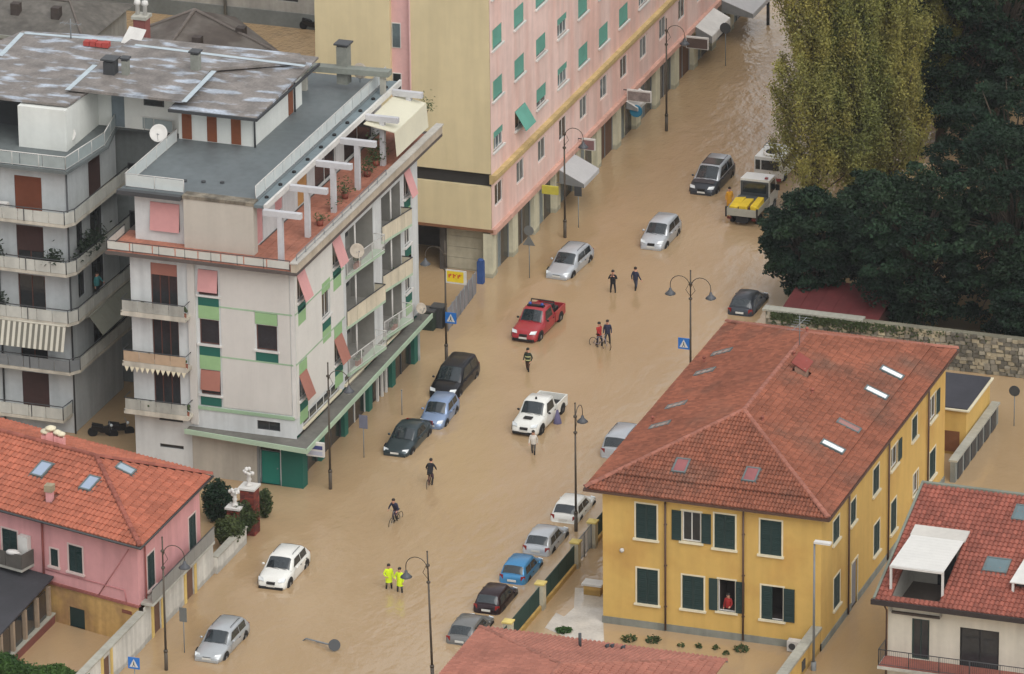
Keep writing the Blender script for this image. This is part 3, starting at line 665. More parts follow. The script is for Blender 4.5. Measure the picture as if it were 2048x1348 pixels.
# signs and awnings over the shops
def shop_sign(px, py, z, w_, h_, m_, label, name='shop_sign', d=.9, m2=None, th=.18):
    p = PX(px, py, PXF+d*.6); y = p.y; z = p.z
    t = thing(name, label, 'sign', (PXF+.26, y, z-h_/2), 'shop signs on the pink block')
    b = MB(); b.box(PXF+.28, y-th/2, z-h_/2, PXF+.28+w_, y+th/2, z+h_/2); o = b.build('box', m_, t)
    if m2:
        b = MB(); b.box(PXF+.33, y-th/2-.012, z-h_/2+.05, PXF+.23+w_, y-th/2+.0, z+h_/2-.1); b.build('face', m2, o)
    b = MB(); b.box(PXF+.0, y-.03, z+h_/2-.1, PXF+.29, y+.03, z+h_/2-.04); b.build('bracket', GREY_D, t)
shop_sign(1092, 379, 2.9, 1.1, .55, mat('lime_sign', (188, 180, 72), var=.1), 'lime yellow shop sign at the near end of the pink block')
shop_sign(1262, 190, 3, 1.7, .8, WHITE, 'white framed shop sign with a dark picture hanging above the blue disc', m2=mat('sign_grey', (130, 120, 116), var=.3, scale=3))
shop_sign(1380, 84, 3, 1.6, .85, WHITE, 'dark brown shop sign with a white frame beyond the white one', m2=mat('sign_brown', (86, 72, 66), var=.15))
shop_sign(1172, 288, 3, .9, .8, WHITE, 'small white and plum shop sign just beyond the pale awning', m2=mat('sign_plum', (130, 98, 98), var=.2))
bp_ = PX(1272, 222, PXF+.9); bd = MB(); bd.lathe([(.42, -.08), (.45, 0), (.42, .08)], bp_, 16, Matrix.Rotation(math.pi/2, 3, 'X')); tag(bd.build('round_sign', mat('sign_blue', (40, 110, 140), var=.1), None, bp_), 'round blue sign hanging below the white framed shop sign', 'sign')
AWN = mat('grey_white_awning', (196, 196, 196), var=.06, trans=.2)
def awning(y0, y1, out, zt, zb, label, m_=AWN, val=.25):
    t = thing('shop_awning', label, 'awning', (PXF, (y0+y1)/2, zb), 'awnings on the pink block'); x = PXF+.28
    MB().prism([(x, y0, zt), (x, y1, zt), (x+out, y1, zb), (x+out, y0, zb)], (0,0,.04)).build('canopy', m_, t)
    MB().box(x+out-.02, y0, zb-val, x+out+.01, y1, zb).build('valance', m_, t)
    a = MB()
    for y in (y0+.1, y1-.1): a.tube([(x-.25, y, zb-.1), (x+out, y, zb)], .025, 4)
    a.build('arm', GREY, t); 
    for y in (y0, y1): MB().prism([(x, y-.01, zt), (x+out, y-.01, zb), (x+out, y-.01, zb-val), (x, y-.01, zb-.1)], (0,.02,0)).build('side', mat('awning_side', (120,122,122)), t)
ya = PX(1130, 335, PXF+.6).y
awning(ya-.2, ya+2.9, 1.7, 3.0, 2.2, 'pale grey awning pulled out over the shop behind a lamp post')
ya = PX(1400, 62, PXF+.6).y
awning(ya, ya+4.2, 1.2, 3.3, 2.7, 'long white awning high on the far shops', WHITE, .5)
awning(ya+6.0, ya+11, 2.3, 3.3, 2.5, 'wide pale awning at the farthest shop', AWN, .3)
awning(PX(1215, 250, PXF).y+3.2, PX(1215, 250, PXF).y+6.0, .8, 3.0, 2.6, 'short white fascia canopy between the white and brown shop signs', WHITE, .2)

# ================================================================== WHITE AND GREEN APARTMENT BLOCK
WPL = mat('white_plaster', (206, 209, 208), k=.92, wet=.3, var=.06, streak=.12)
PAN = mat('grey_beige_panel', (192, 189, 183), k=1.08, var=.03, streak=.03, wave=(3.2, 'X', .004))
PANS = mat('white_side_panel', (214, 212, 206), k=.95, var=.04, streak=.03, wave=(3.2, 'Y', .004))
LG = mat('light_green_panel', (142, 176, 128), var=.06); DG = mat('deep_green_panel', (30, 92, 80), var=.06)
LGP = mat('mint_edge', (164, 184, 160), var=.08)
PBL = mat('pink_blind', (212, 156, 154), var=.05, wave=(9, 'Z', .01)); BRB = mat('dusty_brown_blind', (166, 112, 98), var=.06, wave=(9, 'Z', .01))
WB = thing('white_apartment_block', 'white apartment block with green window strips, a roof terrace and a mint canopy', 'apartment block', (-9.2, -16, 0))
WX0, WX1, WY0, WY1 = -14.4, -4.1, -26.7, -5.5
fF = Fac('y', WY0); fS = Fac('x', WX1)
FL = (4.0, 7.05, 10.25)
doorsF = [(-13.1, -11.42, f, f+2.95 if f < 10 else 13.25) for f in FL]; doorsF[0] = (-13.1, -11.42, 4.0, 6.9); doorsF[1] = (-13.1, -11.42, 7.05, 10.3)
colA = [(-10.08, -8.85, 11.6, 13.2), (-10.08, -8.85, 8.5, 10.05), (-10.08, -8.85, 5.3, 6.85)]; colB = [(-6.5, -5.2, 8.55, 10.12)]
low = [(-12.85, -11.33, 3.25, 3.92), (-12.85, -11.33, 1.52, 1.75), (-6.6, -5.15, 3.45, 4.03)]
C1, C2, C3, C4 = (-26.15, -24.9), (-22.2, -20.85), (-20.3, -19.0), (-7.9, -6.9)
sideW = [(C1, 11.55, 13.25, 'p'), (C3, 11.55, 13.25, 'p'), (C2, 8.95, 10.55, None), (C1, 5.35, 6.95, 'b'), (C3, 5.35, 7.0, 'b'), (C4, 11.55, 13.25, 'p'), (C4, 8.4, 10.0, None), (C4, 5.35, 7.0, None)]
BAY = [(-18.1, -13.4), (-11.9, -8.6)]
mzS = [(-25.6, -19.6, 3.5, 4.15), (-18.6, -9.5, 3.5, 3.95)]
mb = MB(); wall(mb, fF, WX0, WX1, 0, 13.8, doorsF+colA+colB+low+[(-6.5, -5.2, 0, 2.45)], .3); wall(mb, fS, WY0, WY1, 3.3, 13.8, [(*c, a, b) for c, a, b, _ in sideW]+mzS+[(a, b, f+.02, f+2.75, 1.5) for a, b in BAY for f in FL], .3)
mb.quad((WX0,WY1,0),(WX1,WY1,0),(WX1,WY1,13.8),(WX0,WY1,13.8)); mb.quad((WX0,WY0,0),(WX0,WY1,0),(WX0,WY1,13.8),(WX0,WY0,13.8)); mb.build('wall', [WPL, mat('loggia_shade_plaster', (136, 134, 128), var=.1)], WB)  # loggia recesses get a darker plaster with their shade put into the colour
# panels and coloured strips, front
for z0, z1 in ((4.62, 7.74), (7.84, 10.9), (11.0, 13.75)):
    if z0 == 7.84: segs = [(-8.7, -6.58, z0, z1), (-5.12, -4.36, z0, z1)]
    else: segs = [(-8.7, -4.36, z0, z1)]
    for a, b, c, d in segs: p = MB(); fF.box(p, a, b, c, d, .0, .045); p.build('panel', PAN, WB)
for q in ((-8.78, -4.2, 7.74, 7.84, .0, .055), (-8.78, -4.2, 10.9, 11.0, .0, .055), (-10.3, -4.2, 4.3, 4.5, 0, .07)): p = MB(); fF.box(p, *q); p.build('green_band', mat('green_line', (150, 176, 146)), WB)
for a, b, c, d, m_ in ((-10.12,-8.82,10.92,11.55,DG),(-10.12,-8.82,10.1,10.92,LG),(-10.12,-8.82,7.77,8.45,DG),(-10.12,-8.82,6.9,7.77,LG),(-10.12,-8.82,4.6,5.25,DG),(-6.54,-5.16,10.17,10.88,LG),(-6.54,-5.16,7.84,8.5,DG)):
    p = MB(); fF.box(p, a, b, c, d, 0, .05); p.build('spandrel', m_, WB)
p = MB(); fF.box(p, -4.3, -4.06, 4.4, 13.75, 0, .05); p.build('corner_trim', WHITE, WB)
p = MB(); fF.box(p, -10.75, -10.3, 3.3, 13.75, 0, .12); p.build('pier', PAN, WB)
for r, bl, bf, tl in zip(colA, (PBL, None, BRB), (.85, 0, .8), (.2, None, .15)): window(fF, WB, r, blind=bl, blind_f=bf, tilt=tl, sill=WHITE, glassm=GL_DARK, mull=0, frame=mat('brown_frame', (92, 58, 48)))
window(fF, WB, colB[0], sill=WHITE, mull=0, frame=mat('brown_frame', (92, 58, 48)))
for r in low: window(fF, WB, r, frame=GREY_D, mull=1 if r[3]-r[2] > .5 else 0, fw=.05)
for r, bf in zip(doorsF, (0, 0, .25)): window(fF, WB, r, frame=mat('brown_frame', (92, 58, 48)), mull=2, name='balcony_door', blind=BRB if bf else None, blind_f=bf, glassm=GL_DARK)
d_ = MB(); fF.box(d_, -6.42, -5.28, 0, 2.05, -.2, -.12); d_ = d_.build('door', mat('emerald_door', (28, 112, 98), var=.06), WB)
h_ = MB(); fF.box(h_, -5.45, -5.38, 1.0, 1.06, -.12, -.06); h_.build('handle', GREY, d_)
p = MB(); fF.box(p, -6.5, -5.2, 2.1, 2.42, -.25, -.15); p.build('fanlight', GL_DARK, WB)
p = MB(); fF.box(p, -6.62, -6.5, 0, 2.6, -.05, .08); p.build('door_post', GREY, WB)
p = MB(); p.box(-5.12, WY0-.05, -.3, -3.75, WY0+.7, 2.75); p.build('corner_pillar', DG, WB)
p = MB(); fF.box(p, -10.75, -6.66, 0, 3.0, .0, .04); p.build('base_panel', mat('base_panel_grey', (170, 164, 152), var=.06, streak=.12), WB)
# balconies, front
BAL = mat('balcony_glass', (164, 164, 156), var=.15, rough=.4, streak=.2); BSL = mat('balcony_slab', (186, 180, 166), var=.1, streak=.2)
for i, f in enumerate(FL):
    s_ = MB(); s_.box(-14.7, WY0-.95, f-.18, -10.6, WY0, f-.0); s_.box(-14.7, WY0-.95, f, -14.62, WY0, f+.1); s_.box(-14.7, WY0-.95, f, -10.6, WY0-.87, f+.12); bo = s_.build('balcony', BSL, WB)
    for k in range(4): MB().box(-14.6+k*.99, WY0-.93, f+.14, -14.6+(k+1)*.99-.03, WY0-.9, f+.78).build('parapet_panel', (BAL, mat('tan_screen', (176, 152, 126), var=.1), BAL)[i], bo)
    q = MB(); q.tube([(-14.66, WY0, f+.84), (-14.66, WY0-.92, f+.84), (-10.64, WY0-.92, f+.84), (-10.64, WY0, f+.84)], .03, 5); q.build('handrail', GREY_D, bo)
    for x_ in (-14.2, -13.4, -11.0):
        q = MB(); q.box(x_, WY0-.85, f, x_+.35, WY0-.6, f+.28); q.cur = 1
        for _ in range(10): q.ball((x_+random.uniform(0,.4), WY0-.72+random.uniform(-.12,.12), f+.4+random.uniform(-.1,.25)), random.uniform(.06,.14), n=6)
        q.build('flower_box', [mat('planter_clay', (140, 84, 66)), mat('balcony_leaf', (58, 72, 44), var=.3)], bo)
    if i == 1:
        q = MB()
        for k in range(12): q.prism([(-14.55+k*.33, WY0-.96, f-.19), (-14.55+k*.33+.28, WY0-.96, f-.19), (-14.55+k*.33+.14, WY0-1.0, f-.5)], (0,.02,0))
        q.build('scalloped_trim', CREAM, bo)
# side strips
for c, z0, z1, bl in sideW:
    window(fS, WB, (*c, z0, z1), blind={'p': PBL, 'b': BRB}.get(bl), blind_f=.95, tilt=.55 if bl else None, sill=WHITE)
    p = MB(); fS.box(p, *c, z0-.72, z0-.13, 0, .05); p.build('spandrel', DG, WB)
    p = MB(); fS.box(p, *c, z0-1.5, z0-.74, 0, .045); p.build('spandrel', LG, WB)
    if z1 < 11 : p = MB(); fS.box(p, *c, z1+.02, z1+.7, 0, .045); p.build('spandrel', LG, WB)
for z0, z1 in ((4.4, 7.74), (7.84, 10.9), (11.0, 13.75)):
    cs = sorted([(-26.72, -26.6)]+[c for c, a, b, _ in sideW if a < z1 and b > z0]+[(-18.6, -18.5)])
    for (a, b), (c, d) in zip(cs, cs[1:]):
        if c > -18.4: continue
        if c-b > .4: p = MB(); fS.box(p, b+.05, c-.05, z0, z1, 0, .04); p.build('panel', PANS, WB)
for z in (7.74, 10.9): p = MB(); fS.box(p, WY0, -18.5, z, z+.1, .0, .05); p.build('green_band', mat('green_line', (150, 176, 146)), WB)
for r in mzS: window(fS, WB, r, frame=WHITE, mull=4, fw=.05, sill=CREAM)
# loggias with skewed balconies on the street side
for bi, (a, b) in enumerate(BAY):
    for fi, f in enumerate(FL):
        d0, d1 = .12, .72
        s_ = MB(); s_.prism([(WX1, a-.1, f-.16), (WX1+d0, a-.1, f-.16), (WX1+d1, b+.1, f-.16), (WX1, b+.1, f-.16)], (0,0,.17)); bo = s_.build('balcony', LGP, WB)
        va = Vector((WX1+d0, a-.08, f)); vb = Vector((WX1+d1, b+.08, f)); vc = Vector((WX1+.02, b+.08, f))
        solid = (fi == 1 and bi == 0) or (bi == 1 and fi > 0)
        if solid:
            n = 4
            for k in range(n):
                p, q = va.lerp(vb, k/n), va.lerp(vb, (k+.97)/n); MB().prism([p, q, q+Vector((0,0,.95)), p+Vector((0,0,.95))], (-.04,0,0)).build('parapet_panel', mat('balcony_cream', (200, 190, 168), var=.08, streak=.12), bo)
            MB().prism([vb, vc, vc+Vector((0,0,.95)), vb+Vector((0,0,.95))], (0,.04,0)).build('parapet_panel', mat('balcony_cream', (200, 190, 168)), bo)
            r_ = MB(); r_.tube([va+Vector((0,0,1.0)), vb+Vector((0,0,1.0)), vc+Vector((0,0,1.0))], .035, 5); r_.build('handrail', GREY_D, bo)
        else: railing(bo, [va, vb, vc], 1.02, WHITE, bars=.13)
        dd = MB(); fS.box(dd, a+.5, a+1.5, f+.03, f+2.4, -1.49, -1.44); do = dd.build('balcony_door', mat('loggia_door', (84, 66, 58), var=.15), WB); dd = MB(); fS.box(dd, a+.62, a+1.38, f+.5, f+2.3, -1.44, -1.43); dd.build('pane', GL_DARK, do)
        dd = MB(); fS.box(dd, a+2.1, b-.4, f+.9, f+2.3, -1.49, -1.45); do = dd.build('window', GREY_D, WB); dd = MB(); fS.box(dd, a+2.2, b-.5, f+1.0, f+2.2, -1.452, -1.44); dd.build('pane', GL_DARK, do)
        pc = MB(); pc.tube([(WX1-.05, a+1.75, f), (WX1-.05, a+1.75, f+2.75)], .06, 6); pc.build('column', WHITE, WB)
        q = MB(); q.box(WX1+.02, a+1.2, f+.02, WX1+.25, a+1.9, f+.3); q.cur = 1
        for _ in range(14): q.ball((WX1+.13+random.uniform(-.12,.12), a+1.55+random.uniform(-.5,.5), f+.45+random.uniform(-.12,.3)), random.uniform(.07,.16), n=6)
        q.build('planter', [mat('planter_clay', (140, 84, 66)), mat('balcony_leaf', (58, 72, 44))], bo)
# canopy and shopfronts
CT = mat('canopy_top_grey', (104, 102, 96), var=.2, streak=.1)
cz = 3.12
s_ = MB(); s_.prism([(-10.9, WY0, cz-.12), (-10.9, WY0-.75, cz-.12), (-2.95, WY0-1.45, cz-.12), (-3.35, WY1+.1, cz-.12), (WX1, WY1+.1, cz-.12), (WX1, WY0, cz-.12)], (0,0,.12)); can = s_.build('canopy', CT, WB)
s_ = MB(); s_.prism([(-10.95, WY0-.75, cz-.22), (-2.9, WY0-1.5, cz-.22), (-2.9, WY0-1.42, cz-.22), (-10.95, WY0-.67, cz-.22)], (0,0,.3)); s_.prism([(-2.98, WY0-1.5, cz-.22), (-2.9, WY0-1.5, cz-.22), (-3.28, WY1+.15, cz-.22), (-3.36, WY1+.15, cz-.22)], (0,0,.3)); s_.build('fascia', LGP, can)
SHD = mat('shop_glass_dark', (44, 42, 42), rough=.15, var=.2); DGP = mat('green_shop_pillar', (40, 98, 84), var=.08, streak=.08)
sp = [-26.0, -22.2, -18.2, -14.0, -9.9, -5.9]
MB().box(WX1-1.0, WY0+.7, -.3, WX1-.9, WY1, 3.0).build('shop_back_wall', GREY_D, WB)
for y in sp: MB().box(WX1-.7, y-.3, -.3, WX1-.12, y+.32, 2.99).build('shop_pillar', DGP, WB)
for k, (a, b) in enumerate(zip(sp, sp[1:])):
    fm = Fac('x', WX1-.45); o = MB()
    for q in ((a+.32, b-.3, 2.7, 2.95), (a+.32, a+.4, -.2, 2.7), (b-.38, b-.3, -.2, 2.7), ((a+b)/2-.05, (a+b)/2+.05, -.2, 2.7)): fm.box(o, *q, 0, .09)
    o = o.build('shopfront', GREY_D if k != 2 else WHITE, WB)
    for i in range(2): g = MB(); u = a+.4+(b-a-.78)*i/2; fm.box(g, u+.03, u+(b-a-.78)/2-.03, -.2, 2.68, .01, .04); g.build('pane', SHD, o)
for y in (-12.5, -11.7, -11.0): MB().box(WX1-.3, y-.07, -.3, WX1-.16, y+.07, 2.98).build('white_post', WHITE, WB)
# terrace slab
TER = mat('terracotta_deck', (166, 110, 90), var=.25, scale=.6); SLB = mat('slab_edge_dark', (86, 78, 74), var=.15)
s_ = MB(); s_.box(-15.6, WY0-.85, 13.78, -3.55, -2.4, 13.98); s_.build('terrace_slab', SLB, WB)
for i in range(20):
    for j in range(14):
        x0, x1 = -15.5+i*.595, -15.5+(i+1)*.595-.02; y0, y1 = WY0-.75+j*1.75, WY0-.75+(j+1)*1.75-.02
        if x0 < -7.2 and y0 > WY0+1.2: continue
        MB().box(x0, y0, 13.982, x1, min(y1, -2.5), 14.02).build('deck_tile', TER, WB)
s_ = MB(); s_.box(-3.9, WY0-.85, 13.985, -3.55, -2.4, 14.5); s_.build('parapet', mat('parapet_beige', (178, 166, 148), var=.12, streak=.1), WB)
s_ = MB(); s_.box(-3.96, WY0-.9, 14.502, -3.48, -2.35, 14.58); s_.build('parapet_coping', mat('parapet_top', (176, 172, 164), var=.15), WB)
railing(WB, [(-3.7, WY0-.4, 14.58), (-3.7, -12, 14.58)], .35, GREY, bars=0)
railing(WB, [(-15.5, WY0+2.0, 14.02), (-15.5, WY0-.75, 14.02), (-4.0, WY0-.75, 14.02)], .62, GREY_D, bars=0, panel=mat('frosted_panel', (190, 190, 182), var=.08, rough=.4))
# penthouse
fH = Fac('y', -25.2); phw = (-13.6, -11.75, 14.75, 16.5)
s_ = MB(); wall(s_, fH, -14.6, -11.3, 14.0, 17.1, [phw]); s_.quad((-14.6,-25.2,14),(-14.6,-12,14),(-14.6,-12,17.1),(-14.6,-25.2,17.1)); 
fHs = Fac('x', -7.3); phs = [(-24.2, -23.2, 14.05, 16.3), (-21.2, -20.0, 14.8, 16.4), (-17.5, -15.9, 14.05, 16.3), (-14.6, -11.0, 14.05, 16.5), (-9.6, -4.6, 14.05, 16.5)]  # last two openings widened in dark glass as the shade under the awning
s_.build('penthouse_wall', WPL, WB); s_ = MB(); wall(s_, fHs, -25.2, -3.0, 14.0, 17.1, phs); s_.quad((-14.6,-3,14),(-7.3,-3,14),(-7.3,-3,17.1),(-14.6,-3,17.1)); s_.build('penthouse_wall', WPL, WB)
window(fH, WB, phw, blind=PBL, blind_f=1.0, tilt=.2)
for i, r in enumerate(phs): window(fHs, WB, r, blind=(PBL, PBL, mat('ochre_blind', (186, 140, 84)), None, None)[i], blind_f=(1., .9, 1., .4, .5)[i], glassm=GL_DARK, name='terrace_door')
s_ = MB(); s_.box(-11.3, -25.7, 14.02, -6.9, -25.1, 17.1); s_.build('penthouse_front', mat('stucco_beige', (192, 186, 174), k=.92, var=.04, streak=.05), WB)
s_ = MB(); s_.box(-11.35, -25.75, 17.1, -6.85, -25.0, 17.3); s_.build('stained_coping', mat('stained_concrete', (120, 112, 98), var=.3, streak=.5, scale=2), WB)
DECK = mat('roof_deck_grey', (104, 111, 113), var=.16, scale=.3, c2=(84, 92, 94), c2t=(.5,.7), c2s=.15, rough=.5)
s_ = MB(); s_.box(-15.3, -25.6, 17.1, -11.36, -3, 17.24); s_.box(-11.355, -24.98, 17.1, -6.85, -3, 17.25); s_.build('roof_deck', DECK, WB)
s_ = MB(); s_.box(-15.4, -26.0, 17.0, -11.38, -25.6, 17.26); s_.build('eaves_edge', GREY_D, WB)
s_ = MB(); s_.box(-6.85, -25.7, 17.02, -6.2, -2.8, 17.2); s_.build('roof_edge_walk', mat('edge_walk', (112, 124, 128), var=.15), WB)
s_ = MB(); s_.box(-6.2, -25.8, 16.95, -6.05, -2.7, 17.3); s_.build('roof_edge_kerb', WHITE, WB)
FRO = mat('frosted_rail_panel', (196, 202, 200), var=.05, rough=.4)
railing(WB, [(-7.0, -25.0, 17.25), (-7.0, -2.9, 17.25)], .85, WHITE, bars=0, panel=FRO)
railing(WB, [(-11.4, -25.3, 17.25), (-15.1, -25.3, 17.25), (-15.1, -17.2, 17.25)], .85, WHITE, bars=0, panel=FRO)
for i in range(10): s_ = MB(); s_.lathe([(.13, 0), (.13, .1), (.05, .14)], (-6.55, -24.4+i*2.25, 17.2), 8); s_.build('drain_cap', BLACK, WB)
for i in range(4): s_ = MB(); s_.lathe([(.14, 0), (.14, .1)], (-13.2+i*1.1, -23.6+.2*i, 17.25), 8); s_.build('roof_vent', GREY_D, WB)
for px, py in ((603,432),(655,382),(704,333),(752,288),(797,240),(845,190)):
    e = G(px, py, 17.05)
    s_ = MB(); s_.box(-6.04, e.y-.16, 16.85, e.x, e.y+.16, 17.2); o = s_.build('pergola_beam', mat('pergola_white', (188, 188, 190), var=.08), WB)
    s_ = MB(); s_.box(-5.15, e.y-.15, 14.02, -4.85, e.y+.15, 16.85); s_.build('pergola_post', mat('pergola_white', (206, 204, 204)), WB)
# terrace awning and plants
s_ = MB(); s_.prism([(-6.0, -9.6, 16.75), (-4.0, -9.6, 16.4), (-4.0, -4.0, 16.4), (-6.0, -4.0, 16.75)], (0,0,.05)); s_.prism([(-4.02, -9.6, 16.4), (-3.9, -9.6, 14.9), (-3.9, -4.0, 14.9), (-4.02, -4.0, 16.4)], (.03,0,0)); s_.build('terrace_awning', mat('cream_canvas', (226, 222, 200), var=.04, trans=.2), WB)
LEAFB = mat('terrace_leaf', (66, 84, 48), var=.3, trans=.2)
for i, (px, py, h) in enumerate(((752,330,1.7),(735,352,1.0),(690,396,.8),(668,420,.5),(640,450,.4),(848,232,1.0))):
    p_ = G(px, py, 14.05); t = thing('potted_plant', ('tall potted shrub in the middle of the terrace','potted plant beside the tall terrace shrub','small potted plant halfway along the terrace parapet','low pot on the terrace behind the second pergola post','tiny pot nearest the front of the terrace','potted plant by the cream awning')[i], 'plant', p_, 'terrace plants')
    x_ = min(p_.x, -4.2); t.location = (x_, p_.y, 14.03)
    q = MB(); q.lathe([(.18, 0), (.25, .35), (.22, .36)], (x_, p_.y, 14.03), 8); q.build('pot', TERRA_R, t); q = MB()
    for _ in range(int(160*h)):
        c_ = Vector((x_+random.gauss(0,.3), p_.y+random.gauss(0,.3), 14.4+abs(random.gauss(0,h*.5)))); a_ = Vector((random.gauss(0,1), random.gauss(0,1), random.gauss(0,.6))).normalized()*.1; b_ = a_.cross(Vector((0,0,1)))*.6
        q.quad(c_-a_, c_+b_, c_+a_, c_-b_)
    q.build('foliage', LEAFB, t)
# hut on the deck
HX0, HX1, HY0, HY1, HZ = -15.2, -10.35, -16.6, -8.6, 19.55
HW = mat('hut_white', (218, 220, 214), var=.04, streak=.05)
hut = thing('roof_hut', 'white rooftop cabin with brown shutters and a patched grey roof on the deck', 'roof hut', (-12.8, -12.6, 17.25))
MB().box(HX0, HY0, 17.25, HX1, HY1, HZ).build('wall', HW, hut)
BRS = mat('brown_shutter', (142, 84, 56), var=.1, wave=(9, 'Z', .015))
for l, r in ((365,384),(415,434),(463,482)):
    a = PY(l, 270, HY0).x; b = PY(r, 270, HY0).x; MB().box(a, HY0-.05, 17.3, b, HY0, HZ-.1).build('shutter', BRS, hut)
MB().box(HX1, -10.9, 17.3, HX1+.05, -10.2, HZ-.1).build('shutter', BRS, hut)
for y in (HY0-.08, -10.0): MB().tube([(HX1+.08, y, HZ), (HX1+.08, y, 17.25)], .06, 5).build('drainpipe', GREY_D, hut)
PATCH = mat('patched_roof_felt', (122, 116, 111), var=.3, scale=.9, rough=.65, c2=(164, 172, 182), c2t=(.53, .63), c2s=.8, c2map=(.6,1.5,1))
s_ = MB(); s_.prism([(-15.2, -18.1, HZ), (-9.6, -18.1, HZ), (-9.6, -7.6, HZ+.35), (-15.2, -7.6, HZ+.35)], (0,0,.14)); s_.build('roof', PATCH, hut)
s_ = MB(); s_.box(-9.62, -18.2, HZ-.05, -9.5, -7.6, HZ+.1); s_.box(-15.2, -18.22, HZ-.06, -9.5, -18.1, HZ+.12); s_.build('gutter', GREY_D, hut)
# rear roof beam with chimney
rb_ = thing('rear_parapet', 'long grey parapet beam along the back of the roofs', 'parapet', (-13, -1.0, 17.3))
A_, B_ = G(287, 95, 19.7), G(776, 137, 19.0)
s_ = MB(); s_.prism([(A_.x, A_.y, 19.0), (B_.x, B_.y, 18.4), (B_.x, B_.y+.7, 18.4), (A_.x, A_.y+.7, 19.0)], (0,0,.35)); s_.build('beam', mat('beam_grey', (124, 128, 120), var=.15), rb_)
for t in (.05, .35, .65, .97): p_ = A_.lerp(B_, t); MB().box(p_.x-.15, p_.y+.2, 17, p_.x+.15, p_.y+.5, 19.0-.6*t).build('post', CONC, rb_)
def chimney(px, py, z, w_, h_, label, m_, cap=GREY_D, pots=0):
    p_ = G(px, py, z); t = thing('chimney', label, 'chimney', p_, 'roof chimneys')
    MB().box(p_.x-w_/2, p_.y-w_/2, z-.5, p_.x+w_/2, p_.y+w_/2, z+h_).build('stack', m_, t)
    q = MB(); q.box(p_.x-w_*.68, p_.y-w_*.68, z+h_+.12, p_.x+w_*.68, p_.y+w_*.68, z+h_+.22)
    for a in (-1, 1):
        for b in (-1, 1): q.box(p_.x+a*w_*.4-.04, p_.y+b*w_*.4-.04, z+h_, p_.x+a*w_*.4+.04, p_.y+b*w_*.4+.04, z+h_+.13)
    q.build('cowl', cap, t)
CHG = mat('chimney_grey', (132, 134, 126), var=.2)
chimney(688, 150, 18.2, .7, 1.9, 'tall grey chimney behind the deck by the beige wall', CHG)
chimney(392, 142, 20.1, .5, 1.1, 'slim grey chimney standing alone on the middle patched roof', CHG)
chimney(222, 150, 20.1, .7, .9, 'broad dark chimney on the middle patched roof', GREY_D)
chimney(252, 152, 20.1, .4, 1.0, 'slim grey chimney beside the broad dark one', CHG)

p_ = G(284, 66, 19.2); wp = thing('chimney', 'white-potted chimney with a red base at the back of the left patched roof', 'chimney', p_, 'roof chimneys')
MB().box(p_.x-.4, p_.y-.4, 18.6, p_.x+.4, p_.y+.4, 20.2).build('stack', mat('red_bricks_dull', (130, 78, 74), var=.15), wp); MB().box(p_.x-.5, p_.y-.5, 20.2, p_.x+.5, p_.y+.5, 20.4).build('slab', CONC, wp)
for a in (-.25, .25):
    q = MB(); q.lathe([(.14, 20.4), (.14, 21.0), (.24, 21.1), (.2, 21.3), (.05, 21.35)], (p_.x+a, p_.y, 0), 8); q.build('pot', WHITE, wp)
sh_ = thing('sheet', 'pale tilted sheet leaning at the back edge of the left patched roof', 'sheet', G(268, 84, 19.9)); p_ = G(268, 84, 19.95); MB().prism([p_+Vector((-.7,-.4,0)), p_+Vector((.6,-.6,.05)), p_+Vector((.7,.3,.7)), p_+Vector((-.5,.5,.75))], (0,.05,.05)).build('sheet', WHITE, sh_)
# ================================================================== OLDER WHITE BLOCK BEHIND
OWP = mat('old_white_plaster', (190, 195, 196), k=.88, var=.07, streak=.1)
OB_ = thing('old_apartment_block', 'older white apartment block with wrap-round balconies at the left edge', 'apartment block', (-28, -14, 0))
oX, oY = -19.95, -22.9; fo = Fac('y', oY); fs_ = Fac('x', oX)
OFL = (1.3, 4.45, 7.6, 10.75, 13.9)
bw = PY(25, 345, oY).x; dw = [(PY(22, 400, oY).x, PY(80, 400, oY).x)]
dws = [(-23.3, -21.55, f+.05, f+2.35) for f in OFL]+[(-28.5, -26.8, f+.05, f+2.35) for f in OFL]
sds = [(-19.5, -17.6, f+.05, f+2.3) for f in OFL[1:]]+[(-21.6, -20.6, f+.6, f+2.3) for f in OFL[2:4]]
mb = MB(); wall(mb, fo, -46, oX, -.3, 16.9, dws, .25); wall(mb, fs_, oY, -15.2, -.3, 16.9, sds, .25); mb.quad((oX,-15.2,0),(oX-3,-15.2,0),(oX-3,-15.2,16.9),(oX,-15.2,16.9)); mb.build('wall', OWP, OB_)
RUST = mat('rust_brown_shutter', (120, 66, 44), var=.1, wave=(9, 'Z', .015)); DKB = mat('dark_brown_shutter', (72, 50, 46), var=.15, wave=(9, 'Z', .015))
for i, r in enumerate(dws): window(fo, OB_, r, frame=mat('brown_frame', (92, 58, 48)), name='balcony_door', blind=(DKB, None, None, DKB, RUST)[i % 5], blind_f=(.95, .4, .4, .7, 1)[i % 5])
for i, r in enumerate(sds): window(fs_, OB_, r, frame=GREY_D, name='balcony_door', blind=DKB if i == 3 else None, blind_f=.98)
OBAL = mat('ribbed_parapet', (184, 184, 176), var=.08, streak=.12)
